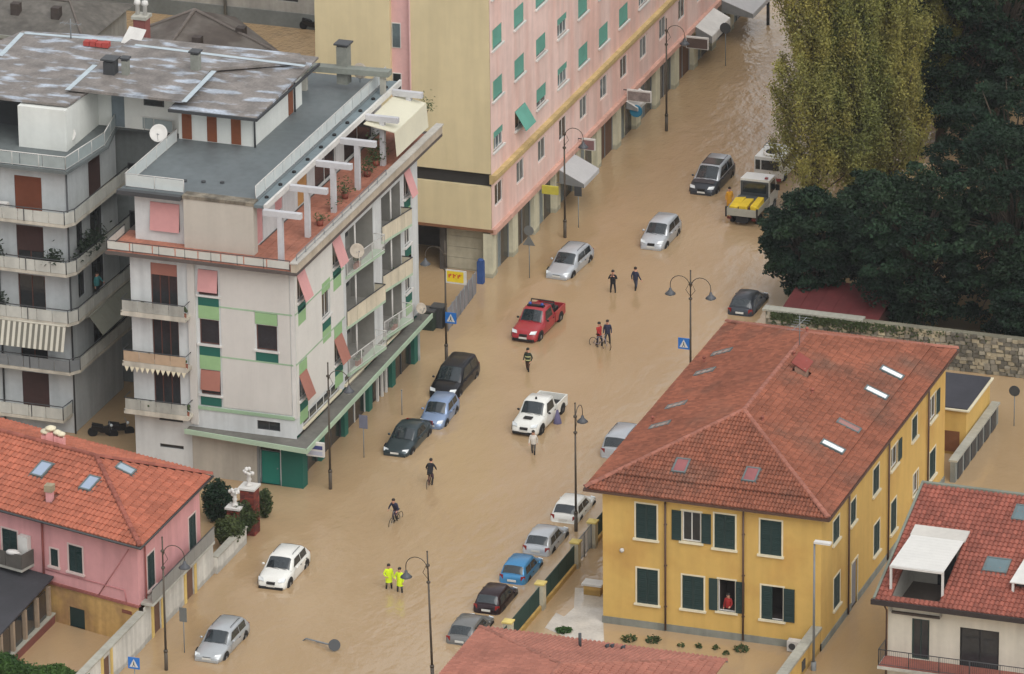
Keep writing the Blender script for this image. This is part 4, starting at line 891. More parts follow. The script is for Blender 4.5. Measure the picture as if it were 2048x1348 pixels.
for i, f in enumerate(OFL):
    pts = [(-46, oY-1.25), (-24.6, oY-1.25), (oX+.35, oY-1.25), (oX+.75, oY-.6), (oX+.95, -15.6)] if i else [(-46, oY-1.25), (-24.6, oY-1.25), (oX-.2, oY-1.25), (oX-.1, oY)]
    inner = [(oX, -15.6), (oX, oY), (-46, oY)] if i else [(-46, oY)]
    s_ = MB(); s_.prism([(x, y, f-.2) for x, y in pts+inner], (0,0,.2)); bo = s_.build('balcony', BSL, OB_)
    for (xa_, ya_), (xb_, yb_) in zip(pts, pts[1:]):
        L_ = math.hypot(xb_-xa_, yb_-ya_); n = max(1, round(L_/1.1)); nx, ny = (yb_-ya_)/L_*.04, -(xb_-xa_)/L_*.04
        if xa_ < -30: n = 1
        for k in range(n):
            p0 = (xa_+(xb_-xa_)*k/n, ya_+(yb_-ya_)*k/n); p1 = (xa_+(xb_-xa_)*(k+.96)/n, ya_+(yb_-ya_)*(k+.96)/n)
            MB().prism([(p0[0], p0[1], f+.02), (p1[0], p1[1], f+.02), (p1[0], p1[1], f+.72), (p0[0], p0[1], f+.72)], (-nx, -ny, 0)).build('parapet_panel', mat('smoky_panel', (120, 124, 126), var=.1, rough=.4) if i == 1 and ya_ < oY-1 else OBAL, bo)
    r_ = MB(); r_.tube([(x, y, f+.85) for x, y in pts], .035, 5)
    for x, y in pts[1:]: r_.tube([(x, y, f), (x, y, f+.85)], .03, 5)
    r_.tube([(-22.2, oY-1.27, f), (-22.2, oY-1.27, f+.85)], .03, 4); r_.build('handrail', GREY_D, bo)
MB().tube([(oX+.06, oY-.06, 17), (oX+.06, oY-.06, 0)], .06, 6).build('drainpipe', GREY_D, OB_)
MB().tube([(-24.5, oY-.06, 17), (-24.5, oY-.06, 0)], .06, 6).build('drainpipe', GREY_D, OB_)
for i, (x_, y_, f, lab) in enumerate(((-24.3, oY-.9, 10.75, 'leafy pot plant at the left of the third-floor balcony of the older block'), (-20.6, oY-.8, 10.75, 'grey-leaved pot plant at the right of the third-floor balcony of the older block'), (oX+.5, -20.6, 10.75, 'dark bushy pot plants along the side balcony of the older block'), (-24.2, oY-.9, 7.6, 'low pot plant at the left of the second-floor balcony of the older block'))):
    t = thing('potted_plant', lab, 'plant', (x_, y_, f), 'balcony plants'); q = MB(); q.lathe([(.16,0),(.22,.3),(.2,.31)], (x_, y_, f), 8); q.build('pot', TERRA_R, t); q = MB()
    for _ in range(260 if i != 2 else 700):
        c_ = Vector((x_+random.gauss(0,.25), y_+random.gauss(0,.22 if i != 2 else .9), f+.4+abs(random.gauss(0,.45)))); a_ = Vector((random.gauss(0,1), random.gauss(0,1), random.gauss(0,.6))).normalized()*.13; b_ = a_.cross(Vector((0,0,1)))*.7
        q.quad(c_-a_, c_+b_, c_+a_, c_-b_)
    q.build('foliage', mat('balcony_dark_leaf', (46, 58, 44), var=.3, trans=.2), t)
ax_ = thing('air_conditioner', 'white air conditioner on the top front balcony of the older block', 'air conditioner', (-23.9, oY-.6, 13.9)); MB().box(-24.4, oY-.75, 13.95, -23.5, oY-.4, 14.65).build('case', WHITE, ax_); MB().lathe([(.25,0),(.25,.02)], (-24.1, oY-.76, 14.3), 12, Matrix.Rotation(math.pi/2,3,'X')).build('fan_grille', GREY_D, ax_)
# striped awnings
s1 = thing('striped_awning', 'grey and white striped awning hanging over the lower front balcony', 'awning', (-22, oY-1.4, 6.3))
SA = mat('awning_stripe_light', (196, 192, 178), var=.05); SB = mat('awning_stripe_dark', (110, 108, 98), var=.05)
n = 26
for k in range(n):
    a = -24.4+(oX+.2+24.4)*k/n; b = a+(oX+.2+24.4)/n
    MB().prism([(a, oY-1.28, 7.4), (b, oY-1.28, 7.4), (b, oY-1.75, 5.95), (a, oY-1.75, 5.95)], (0,-.02,0)).build('stripe', SA if k % 2 else SB, s1)
MB().tube([(-24.4, oY-1.28, 7.42), (oX+.2, oY-1.28, 7.42)], .05, 6).build('roller', SA, s1)
s2 = thing('side_awning', 'grey-green awning over the side balcony of the older block', 'awning', (oX+1.2, -19, 6.3))
SG = mat('awning_grey_green', (124, 124, 112), var=.08)
for k in range(5): y0 = -22.2+k*1.25; MB().prism([(oX+.9, y0, 7.4), (oX+.9, y0+1.23, 7.4), (oX+1.75, y0+1.23, 6.3), (oX+1.75, y0, 6.3)], (0,0,.03)).build('cloth', SG, s2)
MB().tube([(oX+.9, -22.3, 7.42), (oX+.9, -15.9, 7.42)], .05, 6).build('roller', SG, s2)
# recess between the blocks
s_ = MB(); s_.box(oX-1, -14.2, -.3, WX0, -13.8, 17.0); lk = s_.build('link_wall', mat('recess_grey', (118, 124, 124), var=.12, streak=.15), OB_)
fl = Fac('y', -14.2)
for f in (3.2, 6.3, 9.4, 12.5):
    for a, b in ((-19.6, -18.2), (-16.6, -15.2)):
        q = MB(); fl.box(q, a, b, f, f+1.9, 0, .05); o = q.build('window', GREY_D, OB_); q = MB(); fl.box(q, a+.08, b-.08, f+.08, f+1.82, .045, .06); q.build('pane', GL_DARK, o)
# top terrace and patched roofs
s_ = MB(); s_.prism([(-46, oY-.7, 16.9), (oX+.4, oY-.7, 16.9), (oX+1.0, -18.6, 16.9), (oX+.2, -15.3, 16.9), (-15.3, -15.0, 16.9), (-15.3, -9, 16.9), (-46, -9, 16.9)], (0,0,.2)); s_.build('terrace_slab', mat('terrace_grey', (96, 102, 102), var=.15), OB_)
railing(OB_, [(-30, oY-.55, 17.1), (oX+.25, oY-.55, 17.1), (oX+.8, -18.7, 17.1), (oX+.1, -15.2, 17.1), (-16.0, -15.6, 17.1)], .85, WHITE, bars=.16, panel=mat('clear_rail_panel', (150, 160, 160), rough=.3, var=.1))
for q in ((-24.0, -20.4, 17.1, -20.9, -12, 19.7), (-27, -20.0, 17.1, -26.4, -19.4, 19.7), (-21.2, -15.4, 17.1, -15.25, -9, 19.95)): MB().box(*q).build('penthouse_wall', HW, OB_)
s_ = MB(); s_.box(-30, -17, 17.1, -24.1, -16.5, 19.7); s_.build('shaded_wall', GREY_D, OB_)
q = MB(); q.box(-20.0, -15.46, 17.15, -19.2, -15.4, 19.3); q.build('door', mat('grey_blue_door', (112, 124, 130)), OB_)
q = MB(); q.box(-17.9, -15.46, 18.7, -16.6, -15.4, 19.4); o = q.build('window', GREY_D, OB_); q = MB(); q.box(-17.8, -15.48, 18.78, -16.7, -15.45, 19.32); q.build('pane', GL_DARK, o)
r1 = [G(*p, 19.8) for p in ((0,200),(135,214),(186,181),(135,178),(272,78),(45,66),(-80,120),(-80,195))]
s_ = MB(); s_.prism(r1, (0,0,.14)); s_.build('roof', PATCH, OB_)
r2 = [G(*p, 20.05) for p in ((132,181),(366,206),(424,142),(612,128),(600,112),(268,78))]
s_ = MB(); s_.prism(r2, (0,0,.16)); s_.build('roof', PATCH, OB_)
SILV = mat('silver_paint_strip', (176, 188, 194), var=.1)
for (a, b, z) in (((48,66),(270,84),19.95),((0,112),(45,66),19.95),((428,142),(368,204),20.22),((135,180),(190,130),20.22),((270,90),(610,132),20.22)):
    A_, B_ = G(*a, z), G(*b, z); d = (B_-A_).normalized(); n_ = d.cross(Vector((0,0,1)))*.16; MB().prism([A_-n_, B_-n_, B_+n_, A_+n_], (0,0,.02)).build('flashing', SILV, OB_)
q = G(193, 92, 20.0); tg = MB()
for i in range(4): tg.box(q.x-.8+i*.42, q.y-.2, 20.0, q.x-.8+i*.42+.38, q.y+.25, 20.28+.05*(i % 2))
tag(tg.build('red_tile_stack', mat('red_bricks', (166, 70, 64), var=.15), None, q), 'small heap of red tiles on the left patched roof', 'tiles')
q = G(142, 75, 20.0); tg = MB(); tg.tube([(q.x, q.y, 19.9), (q.x, q.y, 21.2)], .04, 5); tg.tube([(q.x-.7, q.y, 20.9), (q.x+.7, q.y, 20.9)], .02, 4)
for k in range(5): tg.tube([(q.x-.6+k*.3, q.y-.3, 20.9), (q.x-.6+k*.3, q.y+.3, 20.9)], .012, 4)
tag(tg.build('roof_aerial', GREY, None, q), 'thin television aerial on the left patched roof', 'aerial')
def dish(p, az, label, r=.42, m_=WHITE):
    t = thing('satellite_dish', label, 'satellite dish', p, 'satellite dishes'); R = Matrix.Rotation(az, 3, 'Z') @ Matrix.Rotation(math.radians(62), 3, 'X')
    b = MB(); b.lathe([(.02, -.09), (r*.5, -.06), (r*.85, .0), (r, .05), (r*.97, .06), (r*.8, .02), (r*.4, -.04)], Vector(p)+Vector((0,0,.75)), 16, R); o = b.build('reflector', m_, t)
    b = MB(); c_ = Vector(p)+Vector((0,0,.75)); b.tube([c_+R @ Vector((0,-r*.9,0)), c_+R @ Vector((0,-r*.2,.4))], .015, 4); b.ball(c_+R @ Vector((0,-r*.2,.4)), .05, n=6); b.build('feed_arm', GREY, o)
    MB().tube([p, Vector(p)+Vector((0,0,.7))], .025, 5).build('mast', GREY, t)
dish(G(136, 292, 17.1), .4, 'white satellite dish on the rounded terrace rail of the older block', .5)
dish(G(318, 290, 17.5), .2, 'white satellite dish at the left rail of the grey roof deck', .55)
dish(G(720, 165, 17.6), .9, 'grey satellite dish with a rusty centre at the back of the roof deck', .5, mat('dish_grey', (170, 160, 146), var=.2))
dish(Vector((WX1+.55, -17.6, 11.0)), .7, 'white satellite dish on the top street balcony', .46, mat('dish_grey', (170, 160, 146)))
dish(Vector((-3.6, -6.6, 3.2)), .9, 'white satellite dish on the far end of the mint canopy', .36, mat('dish_grey', (170, 160, 146)))
# ================================================================== PINK HOUSE (lower left)
PNK = mat('rose_plaster', (206, 150, 150), var=.06, scale=.3, streak=.1)
OLDY = mat('old_yellow_plaster', (190, 154, 96), var=.15, scale=.5, streak=.2, c2=(164, 130, 90), c2t=(.5,.66), c2s=.6)
WHW = mat('whitewashed_wall', (204, 202, 194), k=.95, wet=.3, var=.1, streak=.2)
HP = thing('pink_house', 'pink two-storey house with an orange tile roof and dark green shutters', 'house', (-10, -46, 0))
pX, pY = -4.45, -50.55; qx = -22; pYb = -41.2
KS = .27; fp = Fac('y', pY, KS, pX); fyv = lambda x: pY+KS*(pX-x); fq = Fac('x', pX)
WP = [(fp.rect(*b), s) for b, s in (((137,1088,166,1148),'closed'), ((101,1096,117,1134),'closed'), ((4,1055,36,1115),'closed'))]
WQ = [(fq.rect(296,1092,315,1182), 'closed'), (fq.rect(379,1017,397,1107), 'closed')]
WQ = [((r[0], r[0]+1.05, r[2], r[3]), s) for r, s in WQ]
dr = fp.rect(138,1212,171,1278); dr = (dr[0], dr[1], 0, dr[3])
mb = MB(); wall(mb, fp, qx, pX, 2.45, 6.35, [r for r, _ in WP]); wall(mb, fq, pY, pYb, 2.45, 6.35, [r for r, _ in WQ]); ybq = pYb+KS*(pX-qx); mb.quad((pX,pYb,0),(qx,ybq,0),(qx,ybq,6.35),(pX,pYb,6.35)); mb.build('wall', PNK, HP)
mb = MB(); wall(mb, fp, qx, pX-.02, -.3, 2.3, [dr]); mb.build('lower_wall', OLDY, HP)
mb = MB(); fp.box(mb, qx, pX-.02, 2.3, 2.45, -.2, .1); mb.build('string_course', mat('brown_string', (140, 84, 76), var=.2), HP)
dm = MB(); fp.box(dm, dr[0], dr[1], 0, dr[3], -.12, -.06); dm.build('door', DKGREEN, HP)
for r, k in WP+WQ: window(fp if (r, k) in WP else fq, HP, r, shutters=k, surround=mat('rose_white_trim', (206, 186, 180), var=.05), sill=mat('rose_white_trim', (206, 186, 180)), fw=.07)
dv = MB(); fp.box(dv, -5.6, -4.95, 1.75, 1.95, 0, .04); dv.build('vent', mat('brown_vent', (120, 72, 56)), HP)
for u, m_ in ((fp.uz(88,1100)[0], mat('red_drainpipe', (134, 74, 68))),): MB().tube([fp.P(u, 6.3, .1), fp.P(u, 2.5, .1)], .07, 6).build('drainpipe', m_, HP)
MB().tube([(pX+.1, pY+.9, 6.3), (pX+.1, pY+.9, .3)], .05, 6).build('drainpipe', mat('red_drainpipe', (134, 74, 68)), HP)
pb = MB(); a_ = fp.uz(258,1098); b_ = fp.uz(196,1192); pb.tube([fp.P(a_[0], a_[1], .04), fp.P(b_[0], b_[1], .04)], .03, 5); a_ = fp.uz(92,1138); b_ = fp.uz(250,1180); pb.tube([fp.P(a_[0], a_[1], .04), fp.P(b_[0], b_[1], .04), fp.P(b_[0]+.1, 2.5, .04)], .03, 5); pb.build('service_pipe', mat('pink_pipe', (176, 116, 116)), HP)
ex0, ex1, ey0, ey1, ez, rz = -26, -3.9, -51.4, -40.6, 6.4, 8.4; hy = (ey1-ey0)/2; ym = (ey0+ey1)/2; sk_ = KS*(ex1-ex0)
c = [(ex0,ey0+sk_,ez),(ex1,ey0,ez),(ex1,ey1,ez),(ex0,ey1+sk_,ez)]; ra = (ex0,ym+sk_,rz); rb = (ex1-hy,ym+KS*hy,rz)
PP = [plane([c[0],c[1],rb,ra]), plane([c[1],c[2],rb]), plane([c[2],c[3],ra,rb])]
rf = MB(); rf.add(c+[ra,rb], [(0,1,5,4),(1,2,5),(2,3,4,5),(0,3,2,1)]); rf.build('roof', mat('roof_underlay', (110,70,58)), HP)
sk = [hit(85,942,PP[0]), hit(181,970,PP[0]), hit(250,942,PP[1]), hit(100,1000,PP[0])]
tiles(HP, [(p[0]+p[4]*.01, p[1], p[2], p[3]) for p in PP], .3, .44, TERRA_O, holes=[(sk[3].x, sk[3].y, .3, .3)])
for a, b in ((c[1], rb), (c[2], rb), (ra, rb)): caps(HP, Vector(a)+Vector((0,0,.08)), Vector(b)+Vector((0,0,.08)), TERRA_R, .42, .15)
skb = mat('skylight_sky_blue', (150, 164, 184), rough=.1, var=.04, spec=.6)
skylight(HP, PP[0], sk[0], .75, 1.15, skb, lift=.16); skylight(HP, PP[0], sk[1], .7, 1.1, skb, lift=.16); skylight(HP, PP[1], sk[2], .7, 1.0, SKYL, lift=.16)
g = MB(); g.tube([(ex0, ey0+sk_-.06, ez-.05), (ex1+.06, ey0-.06, ez-.05), (ex1+.06, ey1, ez-.05)], .08, 6); g.build('gutter', GREY_D, HP)
g = MB(); g.prism([(ex0, ey0+sk_+.05, ez-.14), (ex1-.05, ey0+.05, ez-.14), (ex1-.05, ey1-.05, ez-.14), (ex0, ey1+sk_-.05, ez-.14)], (0,0,.09)); g.build('soffit', mat('soffit_grey', (176, 166, 156)), HP)
q = MB(); q.box(sk[3].x-.18, sk[3].y-.18, sk[3].z-.4, sk[3].x+.18, sk[3].y+.18, sk[3].z+.55); o = q.build('chimney', PNK, HP); q = MB(); q.box(sk[3].x-.24, sk[3].y-.24, sk[3].z+.552, sk[3].x+.24, sk[3].y+.24, sk[3].z+.95); q.build('cowl', mat('cowl_stone', (150, 140, 116), var=.2), o)
for i, (px, py, w_, h_) in enumerate(((84,872,.5,.5),(97,866,.45,.75),(111,868,.35,.6),(121,866,.35,.55))):
    p_ = hit(px, py, PP[2]); x_ = hit(px, py+14, PP[0]).x; p_ = Vector((x_, ym+KS*(ex1-x_)+.7, rz-.25)); q = MB(); q.box(p_.x-w_/2, p_.y-w_/2, p_.z-.4, p_.x+w_/2, p_.y+w_/2, p_.z+h_); o = q.build('chimney', mat('pink_chimney', (226, 160, 156), var=.08), HP)
    q = MB(); q.lathe([(w_*.7, h_+.15), (w_*.72, h_+.25), (w_*.2, h_+.36)], p_, 10); 
    for a in (-1,1): q.tube([p_+Vector((a*w_*.35,0,h_)), p_+Vector((a*w_*.35,0,h_+.16))], .04, 4)
    q.build('cowl', CREAM, o)
# street balcony, lower street wall
q = MB(); q.box(pX, pY+.3, 2.35, pX+.75, pYb+.3, 2.5); bo = q.build('balcony', CONC, HP)
n = 9
for k in range(n): y0 = pY+.3+(pYb-pY)*k/n; MB().box(pX+.7, y0, 2.52, pX+.74, y0+(pYb-pY)/n-.03, 3.35).build('parapet_panel', mat('grey_mesh_panel', (136, 134, 128), var=.08), bo)
q = MB(); q.tube([(pX+.72, pY+.3, 3.4), (pX+.72, pYb+.3, 3.4)], .03, 5); q.build('handrail', GREY_D, bo)
fw_ = Fac('x', pX+.25); dws_ = [(-49.1, -48.0, -.1, 2.0), (-44.2, -43.0, -.1, 2.0)]
q = MB(); wall(q, fw_, pY, pYb+1.2, -.3, 2.32, dws_); q.build('street_wall', WHW, HP)
for a, b, c_, d in dws_:
    q = MB(); fw_.box(q, a+.02, b-.02, 0, d, -.15, -.08); q.build('door', mat('brown_plank_door', (104, 76, 60), var=.15), HP)
    for y in (a-.32, b+.02): q = MB(); fw_.box(q, y, y+.3, -.3, 2.3, 0, .06); q.build('pilaster', mat('pale_yellow_pilaster', (208, 180, 110), var=.08, streak=.15), HP)
# balcony at the left of the front
q = MB(); xb_ = fp.uz(80,1130)[0]; fp.box(q, qx, xb_-.4, 3.1, 3.25, 0, 1.1); bo = q.build('balcony', CONC, HP)
for k in range(6): x0 = xb_-.4-(k+1)*1.1; q = MB(); fp.box(q, x0, x0+1.07, 3.27, 4.15, 1.06, 1.1); q.build('parapet_panel', mat('dark_mesh', (88, 84, 78), var=.15), bo)
q = MB(); fp.box(q, xb_-.44, xb_-.4, 3.27, 4.15, 0, 1.05); q.build('parapet_panel', mat('dark_mesh', (88, 84, 78)), bo)
q = MB(); p_ = fp.uz(54,1092); fp.box(q, p_[0]-.35, p_[0]+.3, p_[1]-.75, p_[1]+.7, .02, .35); tag(q.build('water_heater', WHITE, None, fp.P(p_[0], p_[1], .2)), 'white boiler cabinet on the wall above the left balcony of the pink house', 'boiler')
q = MB(); p_ = fp.uz(40,1118); q.ball(fp.P(p_[0]+.3, 4.15, 1.0), .5, .25, .14, 8, .2); tag(q.build('laundry', WHITE, None, fp.P(p_[0], 4.15, 1.0)), 'white cloth hung over the left balcony parapet of the pink house', 'laundry')
# porch
po = thing('porch', 'dark-roofed porch with pale posts below the left balcony of the pink house', 'porch', (-15.5, -53.5, 0))
xr = G(82,1186,2.6).x; yp = fyv(xr)
q = MB(); q.prism([(qx-6, fyv(qx-6)-.1, 2.75), (xr, fyv(xr)-.1, 2.75), (xr, -59, 2.35), (qx-6, -59, 2.35)], (0,0,.1)); q.build('roof', mat('dark_porch_roof', (58, 58, 62), var=.15), po)
for i in range(5): y = yp-.6-i*1.7; MB().box(xr-.25, y-.12, -.2, xr-.05, y+.12, 2.4).build('post', mat('porch_post', (150, 132, 112), var=.15), po)
MB().box(xr-.3, -59, -.3, xr, yp-.15, .55).build('base_wall', mat('porch_base_brick', (120, 72, 64), var=.15), po); MB().box(xr-.36, -59, .552, xr+.06, yp-.15, .64).build('coping', COPING, po)
MB().box(xr-3, -59, -.3, xr-2.8, yp-.15, 2.3).build('back_wall', mat('porch_back', (90, 72, 60), var=.2), po)
for i in range(4): y = yp-.9-i*1.7; MB().box(xr-.2, y-1.1, .66, xr-.17, y-.05, 2.3).build('window_pane', GL_DARK, po)
# yard wall to the street
yw2 = thing('yard_wall', 'whitewashed yard wall with grey coping running from the pink house towards the hedge', 'wall', (-4.3, -55, 0))
fy = Fac('x', -4.15); dd = (-56.6, -55.6, -.1, 1.75)
q = MB(); wall(q, fy, -64, pY-.02, -.3, 2.05, [dd]); q.quad((-4.45,-64,-.3),(-4.45,pY-.02,-.3),(-4.45,pY-.02,2.05),(-4.45,-64,2.05)); q.build('wall', WHW, yw2)
for i in range(12): MB().box(-4.55, -64+i*1.12, 2.052, -4.05, -64+(i+1)*1.12-.02, 2.14).build('coping_stone', COPING, yw2)
q = MB(); fy.box(q, dd[0], dd[1], 0, dd[3], -.15, -.08); q.build('door', mat('brown_plank_door', (104, 76, 60)), yw2)
for y in (dd[0]-.3, dd[1]+.02): q = MB(); fy.box(q, y, y+.28, -.3, 2.04, 0, .06); q.build('pilaster', mat('pale_yellow_pilaster', (208, 180, 110)), yw2)
# garden wall north of the pink house with brick gate piers
gd = thing('garden_wall', 'low white garden wall with a hedge behind it beside the pink house', 'wall', (-4.2, -38, 0))
MB().box(-4.3, pYb+1.25, -.3, -4.0, -35.3, 1.0).build('wall', WHW, gd)
for i in range(4): MB().box(-4.38, pYb+1.25+i*1.17, 1.002, -3.92, pYb+1.25+(i+1)*1.17-.02, 1.08).build('coping_stone', COPING, gd)
BRK = [mat('brick_red', (124, 58, 46), var=.15, island=.2), mat('brick_dark', (100, 48, 42), var=.15, island=.2)]
def brick_pier(x, y, s_, h, label, statue):
    t = thing('brick_pier', label, 'gate pier', (x, y, 0), 'brick garden piers')
    MB().box(x-s_/2+.03, y-s_/2+.03, -.3, x+s_/2-.03, y+s_/2-.03, h-.01).build('core', mat('brick_mortar', (120, 84, 72)), t)
    bw, bh = s_/3, .12; mes = []
    for m_ in BRK: b = MB(); b.box(-bw/2+.012, -.03, -bh/2+.012, bw/2-.012, .03, bh/2-.012); mes.append(b.mesh('brick', m_))
    rows = int(h/bh); n = 0; rest = MB()
    for side, R in (('f', 0), ('r', math.pi/2)):
        for j in range(rows):
            for i in range(3):
                u = -s_/2+bw*(i+.5); z = (j+.5)*bh
                p = Vector((x+u, y-s_/2, z)) if side == 'f' else Vector((x+s_/2, y+u, z))
                o = bpy.data.objects.new('brick', random.choice(mes)); COL.objects.link(o); o.parent = t; o.location = p-Vector((x, y, 0)); o.rotation_euler = (0,0,R)
    MB().box(x-s_*.62, y-s_*.62, h, x+s_*.62, y+s_*.62, h+.12).build('cap', WHITE, t)
    if statue:
        st = thing('garden_statue', statue, 'statue', (x, y, h+.12), 'white garden statues'); b = MB(); zc = h+.12
        b.lathe([(.2,0),(.2,.08),(.12,.14),(.1,.3),(.16,.42),(.1,.5),(.13,.62),(.08,.74),(.03,.78)], (x, y, zc), 10); o = b.build('urn', WHITE, st)
        b = MB(); 
        for k in range(16): a = random.uniform(0, 6.28); b.ball((x+.28*math.cos(a)*random.uniform(.3,1), y+.28*math.sin(a)*random.uniform(.3,1), zc+.82+random.uniform(-.08,.2)), random.uniform(.08,.14), n=6)
        b.build('carved_flowers', WHITE, st)
    return t
p_ = G(507,1072); brick_pier(p_.x-.35, p_.y+.4, .85, 2.85, 'tall brick gate pier with a white urn on top beside the street', 'white flower urn on top of the tall brick gate pier')
p_ = G(470,1015,1.9); brick_pier(p_.x, p_.y, .75, 1.9, 'shorter brick pier with a white urn set back among the shrubs', 'white flower urn on the shorter brick pier')
p_ = G(474,1100); brick_pier(p_.x-.1, p_.y, .4, .9, 'stubby brick pier ending the low white garden wall', None)

# ================================================================== SOUTH-EAST HOUSE
SEH = thing('white_house', 'white house with a red tile roof and a cut-in roof terrace under a white awning', 'house', (43, -40, 0))
SX0, SX1, SYr, SYe, SZr, SZe = 36.6, 60, -35.4, -44.9, 9.0, 6.0
SW = mat('cream_white_plaster', (208, 202, 186), k=.92, var=.05, streak=.1)
fse = Fac('y', -44.2)
a1 = fse.rect(1824,1236,1858,1316); a2 = fse.rect(1920,1254,1997,1342)
so_ = [(a1[0], a1[1], a1[3]-2.4, a1[3]), (a2[0], a2[1], a2[3]-2.4, a2[3]), (a2[1]+2.2, a2[1]+3.6, a2[3]-2.4, a2[3])]
mb = MB(); wall(mb, fse, SX0+.55, SX1, -.3, 5.85, so_); mb.quad((SX0+.55,-44.2,-.3),(SX0+.55,SYr,-.3),(SX0+.55,SYr,8.8),(SX0+.55,-44.2,5.85)); mb.build('wall', SW, SEH)
for r, m_ in zip(so_, (mat('dark_green_frame', (40, 58, 54)), BLACK, GREY_D)): window(fse, SEH, r, frame=m_, name='balcony_door', fw=.09)
fz = so_[0][2]
q = MB(); q.box(SX0+.4, -45.7, fz-.2, SX1, -44.2, fz-.03); bo = q.build('balcony', CONC, SEH)
for i in range(8): MB().box(SX0+.45+i*1.5, -45.65, fz-.028, SX0+.45+(i+1)*1.5-.02, -44.25, fz).build('floor_tile', mat('balcony_red_tile', (140, 84, 72), var=.15), bo)
railing(bo, [(SX0+.45, -44.3, fz), (SX0+.45, -45.65, fz), (SX0+9, -45.65, fz)], .95, GREY_D, bars=.12)
SPL = plane([(SX0,SYe,SZe),(SX1,SYe,SZe),(SX1,SYr,SZr),(SX0,SYr,SZr)])
O, U, V, poly, N_ = SPL
# the terrace cut out of the slope: bounds across (x) and along (y)
tx0, tx1 = 37.4, hit(1885,1190,SPL).x; ty0 = SYe+.5; ty1 = hit(1850,1085,SPL).y
hy_ = (ty0+ty1)/2
sr_ = MB(); sl = (SZr-SZe)/(SYr-SYe)
def zs(y): return SZe+sl*(y-SYe)
for x0, x1, y0, y1 in ((SX0,tx0,SYe,SYr),(tx1,SX1,SYe,SYr),(tx0,tx1,ty1,SYr),(tx0,tx1,SYe,ty0)):
    sr_.prism([(x0,y0,zs(y0)-.15),(x1,y0,zs(y0)-.15),(x1,y1,zs(y1)-.15),(x0,y1,zs(y1)-.15)], (0,0,.15))
sr_.box(SX0,SYr,-.3,SX1,SYr+.15,SZr-.02); sr_.build('roof', mat('roof_underlay', (110,70,58)), SEH)
hls = [((tx0+tx1)/2, hy_, (tx1-tx0)/2+.05, (ty1-ty0)/2+.05)]
tiles(SEH, [(O+N_*.01, U, V, poly)], .27, .37, TERRA_R, holes=hls)
q = MB(); q.prism([(SX0-.12,SYe,SZe+.02),(SX0+.02,SYe,SZe+.02),(SX0+.02,SYr,SZr+.02),(SX0-.12,SYr,SZr+.02)], (0,0,.14)); q.box(SX0-.12, SYr-.06, SZr+.0, SX1, SYr+.18, SZr+.16); q.build('flashing', mat('grey_green_flashing', (120, 124, 112), var=.12), SEH)
q = MB(); q.box(SX0-.2, SYe-.18, SZe-.22, SX1, SYe+.02, SZe+.06); q.box(SX0-.2, SYe-.17, SZe-.22, SX0-.0, SYe+2.2, SZe-.05); q.build('gutter', mat('dark_brown_gutter', (52, 44, 42), var=.1), SEH)
q = MB(); q.box(SX0+.2, SYe+.03, SZe-.3, SX1, -44.2, SZe-.16); q.build('soffit', CREAM, SEH)
MB().tube([(SX0+.5, SYe-.02, 5.8), (SX0+.5, -44.3, 5.2), (SX0+.5, -44.3, 0)], .05, 6).build('drainpipe', GUTTER, SEH)
# terrace inside
tf = 5.2
q = MB(); q.box(tx0, ty0, tf-.1, tx1, ty1, tf); q.build('terrace_floor', mat('terrace_dark_floor', (74, 66, 60), var=.15), SEH)
q = MB(); q.box(tx0, ty1-.1, tf, tx1, ty1, zs(ty1)-.16); q.prism([(tx1,ty0,tf),(tx1,ty1,tf),(tx1,ty1,zs(ty1)-.16),(tx1,ty0,zs(ty0)-.16)], (.1,0,0)); q.prism([(tx0-.1,ty0,tf),(tx0-.1,ty1,tf),(tx0-.1,ty1,zs(ty1)-.16),(tx0-.1,ty0,zs(ty0)-.16)], (.1,0,0)); q.build('terrace_wall', mat('terrace_wall_grey', (150, 148, 140), var=.1), SEH)
q = MB(); q.box(tx0+1.4, ty1-.16, tf, tx1-.3, ty1-.11, tf+2.0); q.build('glass_door', GL_DARK, SEH)
A_ = [G(*b, 8.1) for b in ((1757,1128),(1884,1155),(1948,1080),(1815,1060))]
aw = thing('roof_awning', 'white fabric awning over the roof terrace of the white house', 'awning', (tx0, ty0, tf))
az0, az1 = zs(ty1)+.2, zs(ty1)-.15
q = MB(); yb0 = ty1+.05; yf0 = ty0+.35
zf = PY(1757,1128,yf0).z; zb = zs(yb0)+.3
n = 12
for k in range(n):
    t0, t1 = k/n, (k+.97)/n; yA_, yB_ = yb0+(yf0-yb0)*t0, yb0+(yf0-yb0)*t1; zA_, zB_ = zb+(zf-zb)*t0, zb+(zf-zb)*t1
    MB().prism([(tx0-.2,yA_,zA_),(tx1+.1,yA_,zA_),(tx1+.1,yB_,zB_),(tx0-.2,yB_,zB_)], (0,0,.04)).build('slat', mat('white_canvas', (222, 220, 214), var=.04, trans=.15), aw)
q = MB(); q.prism([(tx0-.25,yb0,zb-.05),(tx1+.15,yb0,zb-.05),(tx1+.15,yb0+1.0,zs(yb0+1.0)+.12),(tx0-.25,yb0+1.0,zs(yb0+1.0)+.12)], (0,0,.1)); q.build('back_board', mat('awning_board', (190, 186, 178), var=.08), aw)
q = MB()
for x in (tx0-.15, tx1+.05): q.box(x-.06, yf0-.06, tf, x+.06, yf0+.06, zf)
q.box(tx0-.22, yf0-.08, zf-.1, tx1+.12, yf0, zf+.02); q.build('frame', WHITE, aw)
skylight(SEH, SPL, hit(1994,1134,SPL), 1.25, 1.1, mat('closed_skylight', (94, 112, 116), rough=.2), lift=.14); skylight(SEH, SPL, hit(2052,1030,SPL), 1.25, 1.2, mat('closed_skylight', (94, 112, 116)), lift=.14)
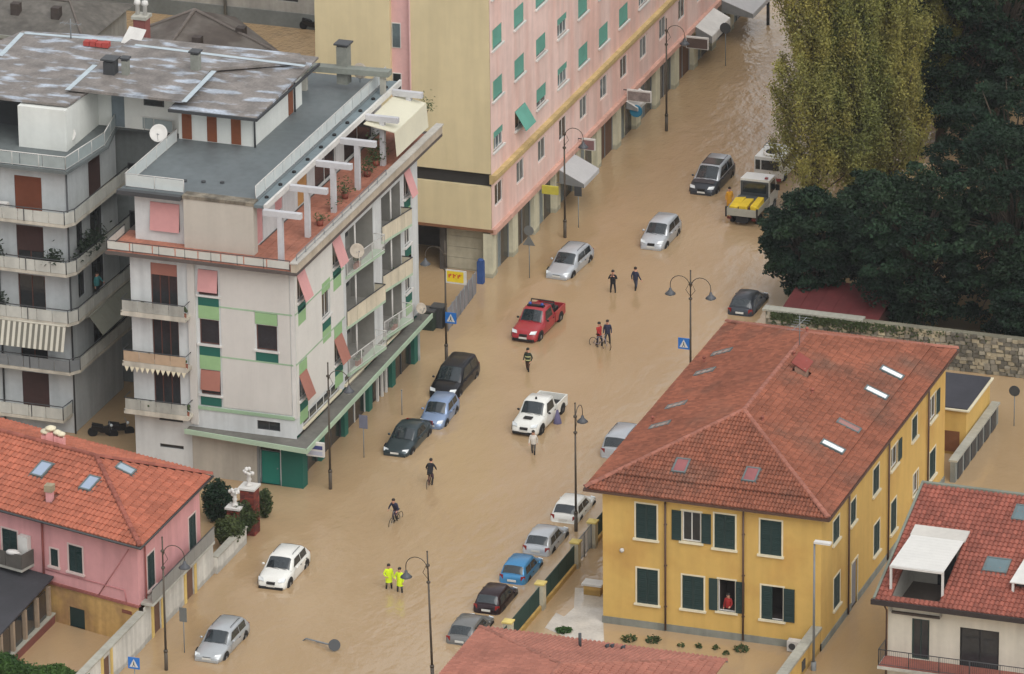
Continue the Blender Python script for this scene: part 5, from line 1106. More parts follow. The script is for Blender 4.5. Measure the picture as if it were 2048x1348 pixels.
aw2 = thing('far_awning', 'second white awning cut off by the right edge of the photo', 'awning', hit(2040,1190,SPL)); pA = hit(2022,1180,SPL)
q = MB(); q.prism([pA+Vector((0,-.3,.55)), pA+Vector((4,-.3,.55)), pA+Vector((4,1.9,1.2)), pA+Vector((.3,1.9,1.2))], (0,0,.06)); q.build('canopy', WHITE, aw2)
q = MB(); q.box(pA.x+.1, pA.y-.25, pA.z-.4, pA.x+.22, pA.y-.13, pA.z+.55); q.build('post', WHITE, aw2); q = MB(); q.box(pA.x+.25, pA.y+.2, pA.z-.1, pA.x+4, pA.y+.4, pA.z+.5); q.build('window', GL_DARK, aw2)

# ================================================================== FAR LEFT BACKGROUND
bgw = thing('grey_block', 'long grey building far behind with a planted strip and parked motorbikes at its foot', 'building', (-34, 52, 0))
fb = Fac('y', 51.5)
GBW = mat('far_grey_plaster', (158, 156, 150), var=.12, streak=.15)
q = MB(); wall(q, fb, -70, -15, -.3, 14, [(-35.5, -33.9, 1.9, 3.4), (-29.5, -28, 1.9, 3.4), (-44, -42.6, 1.9, 3.4)]); q.build('wall', GBW, bgw)
for a in (-35.5, -29.5, -44): q = MB(); fb.box(q, a, a+1.5, 1.9, 3.4, -.2, -.12); q.build('window', GL_DARK, bgw)
q = MB(); fb.box(q, -70, -15, -.3, 1.1, 0, .06); q.build('plinth', mat('blue_grey_plinth', (112, 116, 114), var=.15), bgw)
q = MB(); q.tube([(-39.4, 51.3, 0), (-39.4, 51.3, 14)], .12, 6); q.build('drainpipe', GREY, bgw)
DKR = mat('dark_slate_roof', (84, 76, 70), var=.18, scale=.3, c2=(100, 94, 88), c2t=(.5,.6), c2s=.3)
lb = thing('slate_roofed_house', 'low house with a dark slate-brown hipped roof behind the patched roofs', 'house', (-42, 30, 0))
pts = [(-27.6,33.2,4.5),(-34.2,40.2,4.5),(-41.0,31.5,4.5),(-35.0,25.0,4.5)]; apx = (-35.2,35.3,6.5)
q = MB(); q.add(pts+[apx], [(0,1,4),(1,2,4),(2,3,4),(3,0,4),(0,3,2,1)]); q.build('roof', DKR, lb)
for b in (0, 2, 3): caps(lb, pts[b], apx, mat('grey_ridge', (104, 96, 90), var=.15), .8, .13)
q = MB(); q.prism([(x*.94-2.1, y*.94+2.0, -.3) for x, y, z in pts], (0,0,4.75)); q.build('wall', GBW, lb)
for x_, y_, z_ in ((-31.5, 34.5, 5.2), (-33.5, 31.5, 5.3)): MB().box(x_-.3, y_-.3, z_-.6, x_+.3, y_+.3, z_+.7).build('chimney', mat('dark_chimney', (70, 62, 58), var=.2), lb)
lc = thing('long_slate_house', 'long low house with a grey roof at the far left behind the patched roofs', 'house', (-62, 30, 0))
q = MB(); x0 = -80; x1 = -41.3; yA_ = 30.3
q.add([(x0,yA_,5.0),(x1,yA_,5.0),(x1,yA_+9,5.0),(x0,yA_+9,5.0),(x0,yA_+4.6,6.3),(x1-3,yA_+4.6,6.3)], [(0,1,5,4),(1,2,5),(2,3,4,5),(3,0,4)]); q.build('roof', mat('grey_slate_roof', (98, 94, 88), var=.22, scale=.4, streak=.2), lc)
q = MB(); q.tube([(x0,yA_+4.6,6.33),(x1-3,yA_+4.6,6.33),(x1,yA_,5.05)], .12, 5); q.build('ridge', mat('grey_ridge', (104, 96, 90)), lc)
q = MB(); q.box(x0, yA_-.15, 4.85, x1+.1, yA_, 5.08); q.build('gutter', mat('pale_gutter', (132, 134, 126), var=.1), lc)
MB().box(x0+.4, yA_+.4, -.3, x1-.5, yA_+8.6, 4.95).build('wall', GBW, lc)
for x_ in (-44.5, -47.5): MB().box(x_-.3, yA_+2.4, 5.2, x_+.3, yA_+3, 6.5).build('chimney', mat('dark_chimney', (70, 62, 58)), lc)
ly = thing('ochre_building', 'ochre yellow building at the top left corner', 'building', (-64, 44, 0))
q = MB(); q.box(-90, 41.5, -.3, -49.6, 47, 9); q.build('wall', mat('ochre_wall', (158, 138, 62), var=.12), ly); d_ = MB(); xx = PY(40,12,41.5).x; zz_ = PY(40,20,41.5).z; d_.box(xx-.5, 41.4, zz_-.4, xx+.5, 41.5, zz_+1.5); d_.build('door', GREY_D, ly)
# ================================================================== VEHICLES
def paint(name, c, rough=.28, metal=.35): return mat('paint_'+name, c, rough=rough, metal=metal, var=.05, scale=1.5, spec=.6)
TYRE = mat('tyre_rubber', (26, 26, 27), rough=.85, var=.1); RIM = mat('wheel_alloy', (150, 152, 154), rough=.35, metal=.7, var=.05)
HEADL = mat('headlight_lens', (214, 220, 222), rough=.08, var=.05, spec=.9); TAILL = mat('tail_light_lens', (136, 34, 32), rough=.15, var=.08); PLATE = mat('number_plate', (206, 206, 200), var=.03); TRIM = mat('black_plastic_trim', (34, 34, 35), rough=.6, var=.08)
LIGHT_AMB = mat('roof_light_amber', (196, 120, 48), rough=.2); BLUEL = mat('roof_beacon_blue', (50, 80, 150), rough=.2)
# style: length, width, height, hood z, belt z, windscreen base, roof front, roof rear, rear glass base (y from the front), deck z, rear end z
ST_ = dict(
 hatch=(3.95,1.70,1.47,.86,.92,1.10,1.78,3.30,3.78,.96,.90), small=(3.65,1.62,1.50,.88,.94,.92,1.55,3.15,3.52,1.0,.95),
 sedan=(4.55,1.76,1.43,.80,.90,1.30,2.05,3.15,3.85,.98,.90), wagon=(4.55,1.76,1.47,.82,.92,1.28,2.00,3.95,4.42,1.0,.92),
 suv=(4.35,1.84,1.62,1.00,1.06,1.18,1.85,3.60,4.20,1.10,1.02), compactmpv=(4.0,1.72,1.62,.98,1.02,.95,1.70,3.55,3.90,1.1,1.0),
 minivan=(4.75,1.88,1.74,.98,1.04,1.05,2.05,4.30,4.65,1.08,1.0), pickup=(5.1,1.82,1.76,1.02,1.08,1.35,1.95,3.10,3.32,1.06,1.0), van=(4.6,1.86,1.9,1.0,1.1,.85,1.55,4.35,4.55,1.15,1.05))
def car(name, label, style, pm, x, y, rot=0, depth=.28, roof_m=None, cat='car', group='cars standing in the flood', extra=None, wheelm=None):
    L_, W, H, zh, zb, ya, yr, yq, yd, zk, ze = ST_[style]
    t = thing(name, label, cat, (0,0,0), group); h = L_/2; w2 = W/2
    pick = style == 'pickup'
    end = yd if pick else L_
    st = [(0, .50, .72), (.05, .60, .80), (.18, zh-.18, .90), (.55, zh-.06, .96), (ya*.8, zh, .985), (ya+.25, zb-.01, 1.0), ((ya+yd)/2, zb, 1.0)]
    st += [(yd-.35, zb+.01, 1.0), (yd, zk, .985)] if not pick else [(yd-.05, zb, 1.0)]
    if style == 'sedan': st += [(L_-.12, zk-.04, .92), (L_-.03, ze-.15, .86), (L_, .52, .80)]
    elif not pick: st += [(L_-.08, min(zk, ze+.02), .94), (L_-.02, ze-.22, .90), (L_, .5, .84)]
    b = MB(); n = 0; rings = []
    for yy, zt, f in st:
        ww = w2*f; zlo = .24 if .1 < yy < end-.1 else .30
        half = [(0, zt+.03), (ww*.55, zt+.02), (ww*.86, zt-.02), (ww*.97, zt-.10), (ww, (zt+zlo)*.52), (ww*.985, zlo+.12), (ww*.93, zlo)]
        rings.append([(px_, yy-h, pz) for px_, pz in half]+[(-px_, yy-h, pz) for px_, pz in reversed(half[1:])])
    k = len(rings[0]); vs = [p for r_ in rings for p in r_]; fs = []
    for i in range(len(rings)-1):
        for j in range(k): fs.append((i*k+j, i*k+(j+1) % k, (i+1)*k+(j+1) % k, (i+1)*k+j))
    fs += [tuple(range(k)), tuple(range((len(rings)-1)*k, len(rings)*k))]
    b.add(vs, fs, True); body = b.build('body', pm, t)
    # cabin
    wb, wt = w2*.93, w2*.77
    def sec(yy, z0, zt, wtop):
        return [(wb, yy, z0), (wtop+(wb-wtop)*.5, yy, z0+(zt-z0)*.55), (wtop, yy, zt-.07), (wtop*.84, yy, zt-.015), (0, yy, zt+.012), (-wtop*.84, yy, zt-.015), (-wtop, yy, zt-.07), (-wtop-(wb-wtop)*.5, yy, z0+(zt-z0)*.55), (-wb, yy, z0)]
    z0 = zb-.06
    cs = [sec(ya-h, z0, zh+.03, wb*.93), sec(ya+(yr-ya)*.55-h, z0, zh+(H-zh)*.60, wb*.86), sec(yr-h, z0, H-.02, wt), sec((yr+yq)/2-h, z0, H, wt), sec(yq-h, z0, H-.03, wt), sec(yq+(yd-yq)*.6-h, z0, zk+(H-zk)*.5, wt*1.06), sec(yd-h, z0, zk+.03, wb*.9)]
    b = MB(); k = 9; vs = [p for c_ in cs for p in c_]; fs = [(i*k+j, i*k+j+1, (i+1)*k+j+1, (i+1)*k+j) for i in range(6) for j in range(8)]; fs += [tuple(range(k)), tuple(range(6*k, 7*k))]
    b.add(vs, fs, True); cab = b.build('roof', roof_m or pm, t)
    def lerp3(a, b_, s_): return Vector(a).lerp(Vector(b_), s_)
    # windscreen / rear glass: between the base line and the roof edge
    for nm, ia, im, ib, e in (('windscreen', 0, 1, 2, 1), ('rear_window', 6, 5, 4, 1)):
        g = MB(); rows = []
        for s_, src in ((.10, (ia, im, .16)), (.5, (im, im, 0)), (.9, (im, ib, .80))):
            a, b_, tt = src; row = []
            for j in range(2, 7):
                p = lerp3(cs[a][j], cs[b_][j], tt); p.x *= .90; p.y += (-.028 if nm == 'windscreen' else .028); p.z += .022; row.append(p)
            rows.append(row)
        vs = [p for r_ in rows for p in r_]; g.add(vs, [(r_*5+j, r_*5+j+1, (r_+1)*5+j+1, (r_+1)*5+j) for r_ in range(2) for j in range(4)], True)
        g.build(nm, GL_CAR, cab)
    zl, zu = zb+.02, H-.16
    def sx(z): return wb+(wt-wb)*(z-z0)/(H-.07-z0)+.016
    ym_ = (yr+yq)/2+.02 if not pick else yq-.1
    fy = ya+(yr-ya)*.95
    polys = [[(ya+.42, zl), (ym_-.04, zl), (ym_-.04, zu), (fy+.12, zu)]]
    if not pick: polys.append([(ym_+.04, zl), (min(yd-.35, yq+.1), zl), (yq-.08, zu), (ym_+.04, zu)])
    if style in ('wagon', 'minivan', 'van', 'suv', 'compactmpv'):
        polys[1] = [(ym_+.04, zl), (ym_+.95, zl), (ym_+.95, zu), (ym_+.04, zu)]
        if yq-.1 > ym_+1.15: polys.append([(ym_+1.03, zl), (yd-.28, zl+.04), (yq-.06, zu), (ym_+1.03, zu)])
    for s_ in (1, -1):
        for pl in polys:
            g = MB(); g.prism([(s_*sx(z), yy-h, z) for yy, z in pl], (s_*.008, 0, 0)); g.build('side_window', GL_CAR, cab)
        # doors
        dy = [(ya+.30, ym_-.015), (ym_+.015, min(ym_+.95, yd-.55))] if not pick else [(ya+.30, ym_+.1)]
        for a, b_ in dy:
            if b_-a < .4: continue
            g = MB(); xz = [(w2*.99, zb-.13), (w2*1.0, zb*.55), (w2*.99, .42)]
            g.add([(s_*(xx+.010), yy-h, z) for yy in (a, b_) for xx, z in xz], [(0,1,4,3),(1,2,5,4)], False); d_ = g.build('door', pm, body)
            g = MB(); g.box(s_*(w2*.99+.01), b_-.24-h, zb-.2, s_*(w2*.99+.035), b_-.08-h, zb-.165); g.build('door_handle', TRIM, d_)
        g = MB(); g.ball((s_*(w2+.09), ya+.42-h, zb+.04), .10, .07, .075, 8); g.build('mirror', pm if style != 'pickup' else TRIM, cab)
        g = MB(); g.prism([(s_*w2*.46, .07-h, zh-.30), (s_*w2*.84, .16-h, zh-.29), (s_*w2*.90, .36-h, zh-.13), (s_*w2*.52, .20-h, zh-.15)], (0, -.05, .035)); g.build('headlight', HEADL, body)
        if not pick:
            g = MB(); g.prism([(s_*w2*.66, L_-.06-h, ze-.22), (s_*w2*.955, L_-.16-h, ze-.22), (s_*w2*.955, L_-.16-h, ze+.02), (s_*w2*.66, L_-.09-h, ze+.02)], (0, .055, 0)); g.build('tail_light', TAILL, body)
        for wy in (.80, L_-.82):
            wr = .33 if style not in ('pickup', 'suv') else .38
            c_ = (s_*(w2-.10), wy-h, wr); R = Matrix.Rotation(math.pi/2, 3, 'Y')
            g = MB(); g.lathe([(wr*.62, -.11), (wr*.93, -.11), (wr, -.07), (wr, .07), (wr*.93, .11), (wr*.62, .11)], c_, 16, R); wl = g.build('wheel', TYRE, t)
            g = MB(); g.lathe([(wr*.64, -.02), (wr*.6, .09), (wr*.2, .105), (.02, .11)], (c_[0]+s_*.01, c_[1], c_[2]), 12, Matrix.Rotation(s_*math.pi/2, 3, 'Y')); g.build('rim', wheelm or RIM, wl)
            g = MB(); pts = [(s_*(w2*.992+.004), wy-h+math.cos(a)*(wr+.07), wr+math.sin(a)*(wr+.06)) for a in [math.pi*i/8 for i in range(9)]]; g.prism(pts, (s_*.012, 0, 0)); g.build('wheel_arch', TRIM, body)
    g = MB(); g.box(-w2*.27, -.03-h, .58, w2*.27, .12-h, min(zh-.25, .71)); g.build('grille', TRIM, body)
    g = MB(); g.box(-w2*.78, -.05-h, .30, w2*.78, .1-h, .44); g.build('bumper', TRIM if style in ('pickup', 'suv') else pm, body)
    g = MB(); g.box(-.26, -.065-h, .44, .26, -.035-h, .55); g.build('number_plate', PLATE, body)
    if not pick:
        g = MB(); g.box(-w2*.8, L_-.05-h, .34, w2*.8, L_+.06-h, .52); g.build('bumper', pm, body); g = MB(); g.box(-.26, L_+.0-h, .62, .26, L_+.035-h, .74); g.build('number_plate', PLATE, body)
    if pick:
        g = MB(); y0, y1 = yd+.04-h, L_-h; zt = 1.07
        g.box(-w2, y0, .42, -w2+.07, y1, zt); g.box(w2-.07, y0, .42, w2, y1, zt); g.box(-w2+.07, y0, .42, w2-.07, y0+.06, zt); g.box(-w2+.07, y1-.07, .42, w2-.07, y1, zt); bd = g.build('cargo_bed', pm, t)
        g = MB(); g.box(-w2+.07, y0+.06, .6, w2-.07, y1-.07, .66); g.build('bed_floor', TRIM, bd)
        for s_ in (1, -1): g = MB(); g.box(s_*(w2*.75), y1+.0, .62, s_*(w2*.98), y1+.03, .98); g.build('tail_light', TAILL, bd)
    if style in ('wagon', 'suv', 'minivan'):
        for s_ in (1, -1): g = MB(); g.tube([(s_*wt*.82, yr+.3-h, H+.015), (s_*wt*.82, yr+.45-h, H+.05), (s_*wt*.82, yq-.4-h, H+.05), (s_*wt*.82, yq-.25-h, H+.0)], .018, 5); g.build('roof_rail', GREY_D, cab)
    w_ = MB(); w_.tube([(.1, ya-.02-h, zh+.05), (-.45, ya+.06-h, zh+.085)], .012, 4); w_.tube([(.55, ya-.0-h, zh+.05), (.0, ya+.06-h, zh+.09)], .012, 4); w_.build('wiper', TRIM, cab)
    if extra: extra(t, body, cab, dict(L=L_, W=W, H=H, h=h, w2=w2, ya=ya, yr=yr, yq=yq, yd=yd, zh=zh, zb=zb))
    t.location = (x, y, -depth); t.rotation_euler = (0, 0, rot)
    return t
def front_at(px, py, style, **k):      # nose centre seen at the water line
    g = G(px, py); return g.x, g.y+ST_[style][0]/2+.05
R180 = math.pi
def F(pxl, pyl, pxr, pyr, st):          # nose corners at the water line
    a, b = G(pxl, pyl), G(pxr, pyr); return (a.x+b.x)/2, min(a.y, b.y)+ST_[st][0]/2+.0
SIL = paint('silver', (176, 180, 182)); SILB = paint('light_silver', (186, 190, 194)); WHT = paint('white', (222, 222, 216), metal=0); DKG = paint('dark_grey_green', (58, 70, 74)); LBL = paint('pale_blue', (136, 156, 188)); BLK = paint('black', (34, 34, 38)); CHAR = paint('charcoal', (60, 64, 70)); RED = paint('red', (156, 48, 54), metal=0); BLU = paint('sky_blue', (70, 138, 186)); GRY = paint('mid_grey', (118, 118, 116)); BLKR = paint('black_cherry', (44, 28, 32)); MVS = paint('van_silver', (150, 152, 158))
xx, yy = F(515,1173,567,1182,'suv'); car('parked_car', 'white crossover car alone in front of the pink house', 'suv', WHT, xx, yy, math.radians(1))
xx, yy = F(389,1318,440,1328,'wagon'); car('parked_car', 'silver estate car nearest the lower left corner', 'wagon', SIL, xx, yy)
xx, yy = F(766,907,815,916,'sedan'); car('parked_car', 'dark grey-green saloon at the head of the row of three by the mint canopy', 'sedan', DKG, xx, yy)
xx, yy = F(838,850,882,860,'small'); car('parked_car', 'pale blue hatchback between the dark saloon and the black people carrier', 'small', LBL, xx, yy, math.radians(3))
xx, yy = F(866,788,915,806,'minivan'); car('parked_car', 'black people carrier at the back of the row of three', 'minivan', BLK, -.75, -11.0+ST_['minivan'][0]/2, math.radians(1))
def fire_extra(t, body, cab, d):
    g = MB(); g.box(-.55, d['yr']+.25-d['h'], d['H'], .55, d['yr']+.5-d['h'], d['H']+.1); lb = g.build('light_bar', TRIM, cab)
    for s_ in (1, -1): g = MB(); g.lathe([(.11, 0), (.11, .1), (.05, .15)], (s_*.4, d['yr']+.38-d['h'], d['H']+.1), 8); g.build('beacon', BLUEL, lb)
    g = MB(); g.box(-.62, d['yd']+.3-d['h'], .66, .62, d['L']-.5-d['h'], 1.05); g.box(-.3, d['yd']+.5-d['h'], 1.05, .4, d['yd']+1.1-d['h'], 1.25); g.build('load', TRIM, t)
    g = MB()
    for s_ in (1, -1): g.tube([(s_*.8, d['yd']+.15-d['h'], 1.0), (s_*.75, d['yd']+.15-d['h'], 1.75)], .04, 6)
    g.tube([(-.75, d['yd']+.15-d['h'], 1.75), (.75, d['yd']+.15-d['h'], 1.75)], .04, 6); g.build('roll_bar', TRIM, t)
xx, yy = F(1020,682,1078,688,'pickup'); car('fire_pickup', 'red fire service pickup with beacons standing in the middle of the street', 'pickup', RED, xx, yy, math.radians(-2), .18, cat='pickup truck', extra=fire_extra)
def white_extra(t, body, cab, d):
    g = MB(); g.box(-.26, .62-d['h'], d['zh']+.02, .26, .98-d['h'], d['zh']+.07); g.build('bonnet_scoop', TRIM, body); g = MB(); g.lathe([(.07,0),(.06,.12),(.02,.16)], (0, d['yr']+.2-d['h'], d['H']), 8); g.build('roof_aerial', TRIM, cab)
xx, yy = F(1021,870,1080,876,'pickup'); car('white_pickup', 'white pickup with an open bed and a black bonnet scoop', 'pickup', WHT, xx, yy, math.radians(-2), .14, cat='pickup truck', extra=white_extra, wheelm=GREY_D)
xx, yy = F(1090,556,1142,562,'wagon'); car('parked_car', 'silver estate car by the corner of the pink block', 'wagon', SILB, xx, yy, math.radians(-3))
xx, yy = F(1277,495,1328,503,'compactmpv'); car('parked_car', 'tall silver hatchback out in the open street beyond the two walking men', 'compactmpv', SILB, xx, yy)
def van_extra(t, body, cab, d):
    g = MB(); g.prism([(-.62, d['yr']+.05-d['h'], d['H']-.0), (.62, d['yr']+.05-d['h'], d['H']-.0), (.62, d['yr']+1.15-d['h'], d['H']+.018), (-.62, d['yr']+1.15-d['h'], d['H']+.018)], (0,0,.02)); g.build('sunroof', mat('glass_sunroof', (46, 42, 44), rough=.1, spec=.8), cab)
    g = MB(); g.prism([(-.7, .5-d['h'], d['zh']-.03), (.7, .5-d['h'], d['zh']-.03), (.72, d['ya']-.02-d['h'], d['zh']+.04), (-.72, d['ya']-.02-d['h'], d['zh']+.04)], (0,0,.02)); g.build('bonnet', mat('bonnet_dark', (52, 50, 54), rough=.3), body)
xx, yy = F(1375,387,1430,392,'minivan'); car('parked_car', 'black people carrier with a silver roof beside the yellow loaded truck', 'minivan', CHAR, xx, yy, 0, .3, roof_m=SILB, extra=van_extra)
def B(pxl, pyl, pxr, pyr, st):
    a, b = G(pxl, pyl), G(pxr, pyr); return (a.x+b.x)/2, min(a.y, b.y)+ST_[st][0]/2
SUNR = mat('glass_sunroof', (46, 42, 44), rough=.1, spec=.8)
row = 'cars parked along the garden fence'
xx, yy = B(1453,628,1505,634,'hatch'); car('parked_car', 'dark hatchback with a pale roof by the end of the stone wall', 'hatch', CHAR, xx, yy, R180, .5, group=row)
car('parked_car', 'silver-white people carrier half hidden by the brown roof of the yellow house', 'minivan', SILB, 12.3, -16.7+2.3, R180, .45, group=row)
xx, yy = B(1101,1042,1152,1048,'hatch'); car('parked_car', 'white hatchback first in the row beside the fence, under a lamp post', 'hatch', WHT, xx, yy, R180, .5, group=row)
xx, yy = B(1043,1107,1100,1113,'hatch'); car('parked_car', 'silver hatchback parked behind the white one along the fence', 'hatch', SILB, xx, yy, R180, .42, group=row)
xx, yy = B(995,1163,1052,1171,'small'); car('parked_car', 'bright blue hatchback parked along the fence', 'small', BLU, xx, yy, R180, .5, group=row)
xx, yy = B(944,1223,1000,1231,'small'); car('parked_car', 'black hatchback with a glass roof parked along the fence', 'small', BLKR, xx, yy, R180, .48, group=row)
xx, yy = B(889,1285,945,1293,'hatch'); car('parked_car', 'grey hatchback last in the row beside the red roof', 'hatch', GRY, xx+.05, yy, R180, .5, group=row)

# flatbed truck with a yellow load, seen from behind
ft = thing('flatbed_truck', 'white-cabbed flatbed truck loaded with yellow equipment beside the dark trees', 'truck', (0,0,0)); YLW = mat('yellow_load', (222, 190, 48), var=.12); 
q = MB(); q.box(-1.0, -2.6, .95, 1.0, .2, 1.05); q.build('bed_floor', GREY_D, ft)
TGR = mat('tailgate_grey', (158, 156, 144), var=.1)
q = MB(); q.box(-1.02, -2.66, .95, 1.02, -2.6, 1.45); q.build('tailgate', TGR, ft)
for s_ in (1, -1): q = MB(); q.box(s_*1.0, -2.6, 1.0, s_*1.05, .2, 1.4); q.build('side_board', TGR, ft); q = MB(); q.box(s_*1.0, -2.7, .85, s_*1.1, -2.6, 1.55); q.build('board_bracket', TRIM, ft)
for i, (xa_, xb_, z_) in enumerate(((-.92,-.35,1.5),(-.22,.3,1.58),(.52,.95,1.66))):
    q = MB(); q.box(xa_, -2.45, 1.06, xb_, -.75, z_); q.v = [(x+random.uniform(-.06,.06), y+random.uniform(-.12,.12), z+random.uniform(-.08,.08)) for x, y, z in q.v]; q.build('yellow_load', YLW, ft)
for x_ in (-.28, .41): q = MB(); q.box(x_-.05, -2.4, 1.06, x_+.09, -.8, 1.5); q.build('dark_strap', mat('maroon_strap', (84, 52, 44), var=.1), ft)
q = MB(); q.ball((.8, -2.2, 1.5), .22, .3, .22, 8, .25); q.build('yellow_sack', YLW, ft)
q = MB(); q.box(-.95, -.7, 1.06, .95, .1, 1.4); q.build('grey_tarp', mat('tarp_grey', (74, 80, 82), var=.12), ft)
q = MB(); q.prism([(-.98,.25,.6),(-.98,2.2,.6),(-.98,2.35,1.3),(-.98,2.0,1.6),(-.98,1.7,2.42),(-.98,.25,2.5)], (1.96,0,0)); cb = q.build('cab', WHT, ft)
q = MB(); q.box(-.95, .2, 1.06, .95, .245, 2.36); q.build('headboard', mat('headboard_grey', (66, 70, 72), rough=.4, var=.1), cb)
q = MB(); q.box(-.8, .17, 1.6, .8, .2, 2.25); q.build('rear_window', GL_CAR, cb)
q = MB(); q.obox((.7, .6, 2.54), .2, .2, .1); q.build('roof_lamp', TAILL, cb)
for s_ in (1, -1):
    q = MB(); q.prism([(s_*.985,.5,1.5),(s_*.985,1.75,1.5),(s_*.985,1.5,2.25),(s_*.985,.5,2.25)], (s_*.01,0,0)); q.build('side_window', GL_CAR, cb)
    q = MB(); q.box(s_*1.02, 1.6, 1.4, s_*1.28, 1.66, 1.8); q.build('mirror', TRIM, cb)
    for wy in (-1.6, 1.5):
        q = MB(); q.lathe([(.25,-.13),(.4,-.13),(.44,-.08),(.44,.08),(.4,.13),(.25,.13)], (s_*.85, wy, .44), 16, Matrix.Rotation(math.pi/2,3,'Y')); wl = q.build('wheel', TYRE, ft); q = MB(); q.lathe([(.26,0),(.2,.12),(.02,.13)], (s_*.86, wy, .44), 12, Matrix.Rotation(s_*math.pi/2,3,'Y')); q.build('rim', GREY, wl)
    q = MB(); q.box(s_*.7, -2.68, .72, s_*.98, -2.6, .86); q.build('tail_light', mat('dull_tail_light', (90, 34, 32), rough=.3), ft)
q = MB(); q.box(-.4, -2.6, .5, .4, 2.2, .9); q.build('chassis', TRIM, ft)
g_ = G(1452,448); ft.location = (g_.x+1.1, g_.y+2.5, -.25)
# white off-roader behind, spare wheel on its roof
ov = thing('rescue_van', 'white off-road van with a spare wheel on its roof, half hidden by the poplars', 'van', (0,0,0))
q = MB(); q.prism([(-.95,-2.2,.5),(-.95,2.2,.5),(-.95,2.3,1.1),(-.95,1.3,1.25),(-.95,.9,1.95),(-.95,-2.15,2.05)], (1.9,0,0)); bd = q.build('body', WHT, ov)
q = MB(); q.box(-.45, -2.23, 1.2, .75, -2.17, 1.85); q.build('rear_window', GL_CAR, bd); q = MB(); q.box(-.86, -2.23, 1.2, -.55, -2.17, 1.85); q.build('rear_window', GL_CAR, bd)
for s_ in (1,-1):
    q = MB(); q.box(s_*.95, -1.9, 1.25, s_*.965, .8, 1.8); q.build('side_window', GL_CAR, bd)
    for wy in (-1.4, 1.4): q = MB(); q.lathe([(.2,-.12),(.38,-.12),(.4,0),(.38,.12),(.2,.12)], (s_*.85, wy, .4), 14, Matrix.Rotation(math.pi/2,3,'Y')); q.build('wheel', TYRE, ov)
q = MB(); q.lathe([(.22,0),(.42,.0),(.48,.1),(.42,.2),(.22,.2)], (.05,-1.35,2.06), 18); q.build('spare_wheel', TYRE, bd); q = MB(); q.lathe([(.5,-.02),(.62,0),(.62,.12),(.5,.16)], (.05,-1.35,2.05), 18); q.build('wheel_cover', WHT, bd)
q = MB(); q.box(-.93, -2.22, .5, .93, -2.3, .68); q.build('bumper', mat('red_bumper', (150, 60, 54)), bd)
q = MB()
for s_ in (1,-1): q.tube([(s_*.8,-.5,2.05),(s_*.8,-.5,2.25),(s_*.8,.9,2.2),(s_*.8,.9,2.0)], .025, 5)
for k in range(4): q.tube([(-.8,-.4+k*.4,2.23),(.8,-.4+k*.4,2.23)], .02, 5)
q.build('roof_rack', GREY, bd)
g_ = G(1504,362); ov.location = (g_.x+1.1, g_.y+2.2, -.3)

# motorbikes
def motorbike(p, rot, label, c):
    t = thing('motorbike', label, 'motorbike', (0,0,0), 'motorbikes at the walls')
    for yy in (-.62, .62):
        q = MB(); q.lathe([(.2,-.05),(.29,-.05),(.31,0),(.29,.05),(.2,.05)], (0,yy,.31), 16, Matrix.Rotation(math.pi/2,3,'Y')); wl = q.build('wheel', TYRE, t); q = MB(); q.lathe([(.21,-.02),(.21,.02)], (0,yy,.31), 12, Matrix.Rotation(math.pi/2,3,'Y')); q.build('rim', RIM, wl)
    q = MB(); q.prism([(-.13,-.45,.4),(-.13,.1,.35),(-.13,.75,.55),(-.13,.7,.75),(-.13,.1,.68),(-.13,-.35,.8)], (.26,0,0)); q.build('body', c, t)
    q = MB(); q.prism([(-.14,0,.7),(-.14,.72,.78),(-.14,.7,.88),(-.14,.05,.82)], (.28,0,0)); q.build('seat', BLACK, t)
    q = MB(); q.tube([(0,-.62,.31),(0,-.4,.85),(0,-.35,1.0)], .035, 5); q.tube([(-.33,-.3,1.03),(0,-.36,1.0),(.33,-.3,1.03)], .02, 5); q.build('fork', GREY, t)
    q = MB(); q.ball((0,-.47,.85), .1, n=8); q.build('headlight', HEADL, t)
    t.location = (p.x, p.y, -.1); t.rotation_euler = (math.radians(6), 0, rot); return t
MBK = paint('bike_black', (30,30,32)); MBR = paint('bike_grey', (90,92,96))
motorbike(G(205,872), 1.9, 'dark motorbike at the left of the two between the apartment blocks', MBK); motorbike(G(238,868), 2.1, 'dark motorbike nearer the white wall between the apartment blocks', MBK)
motorbike(G(595,52), 1.3, 'grey motorbike with a white panel under the far grey building', MBR); motorbike(G(622,60), 1.5, 'black motorbike beside the beige wall at the far grey building', MBK)

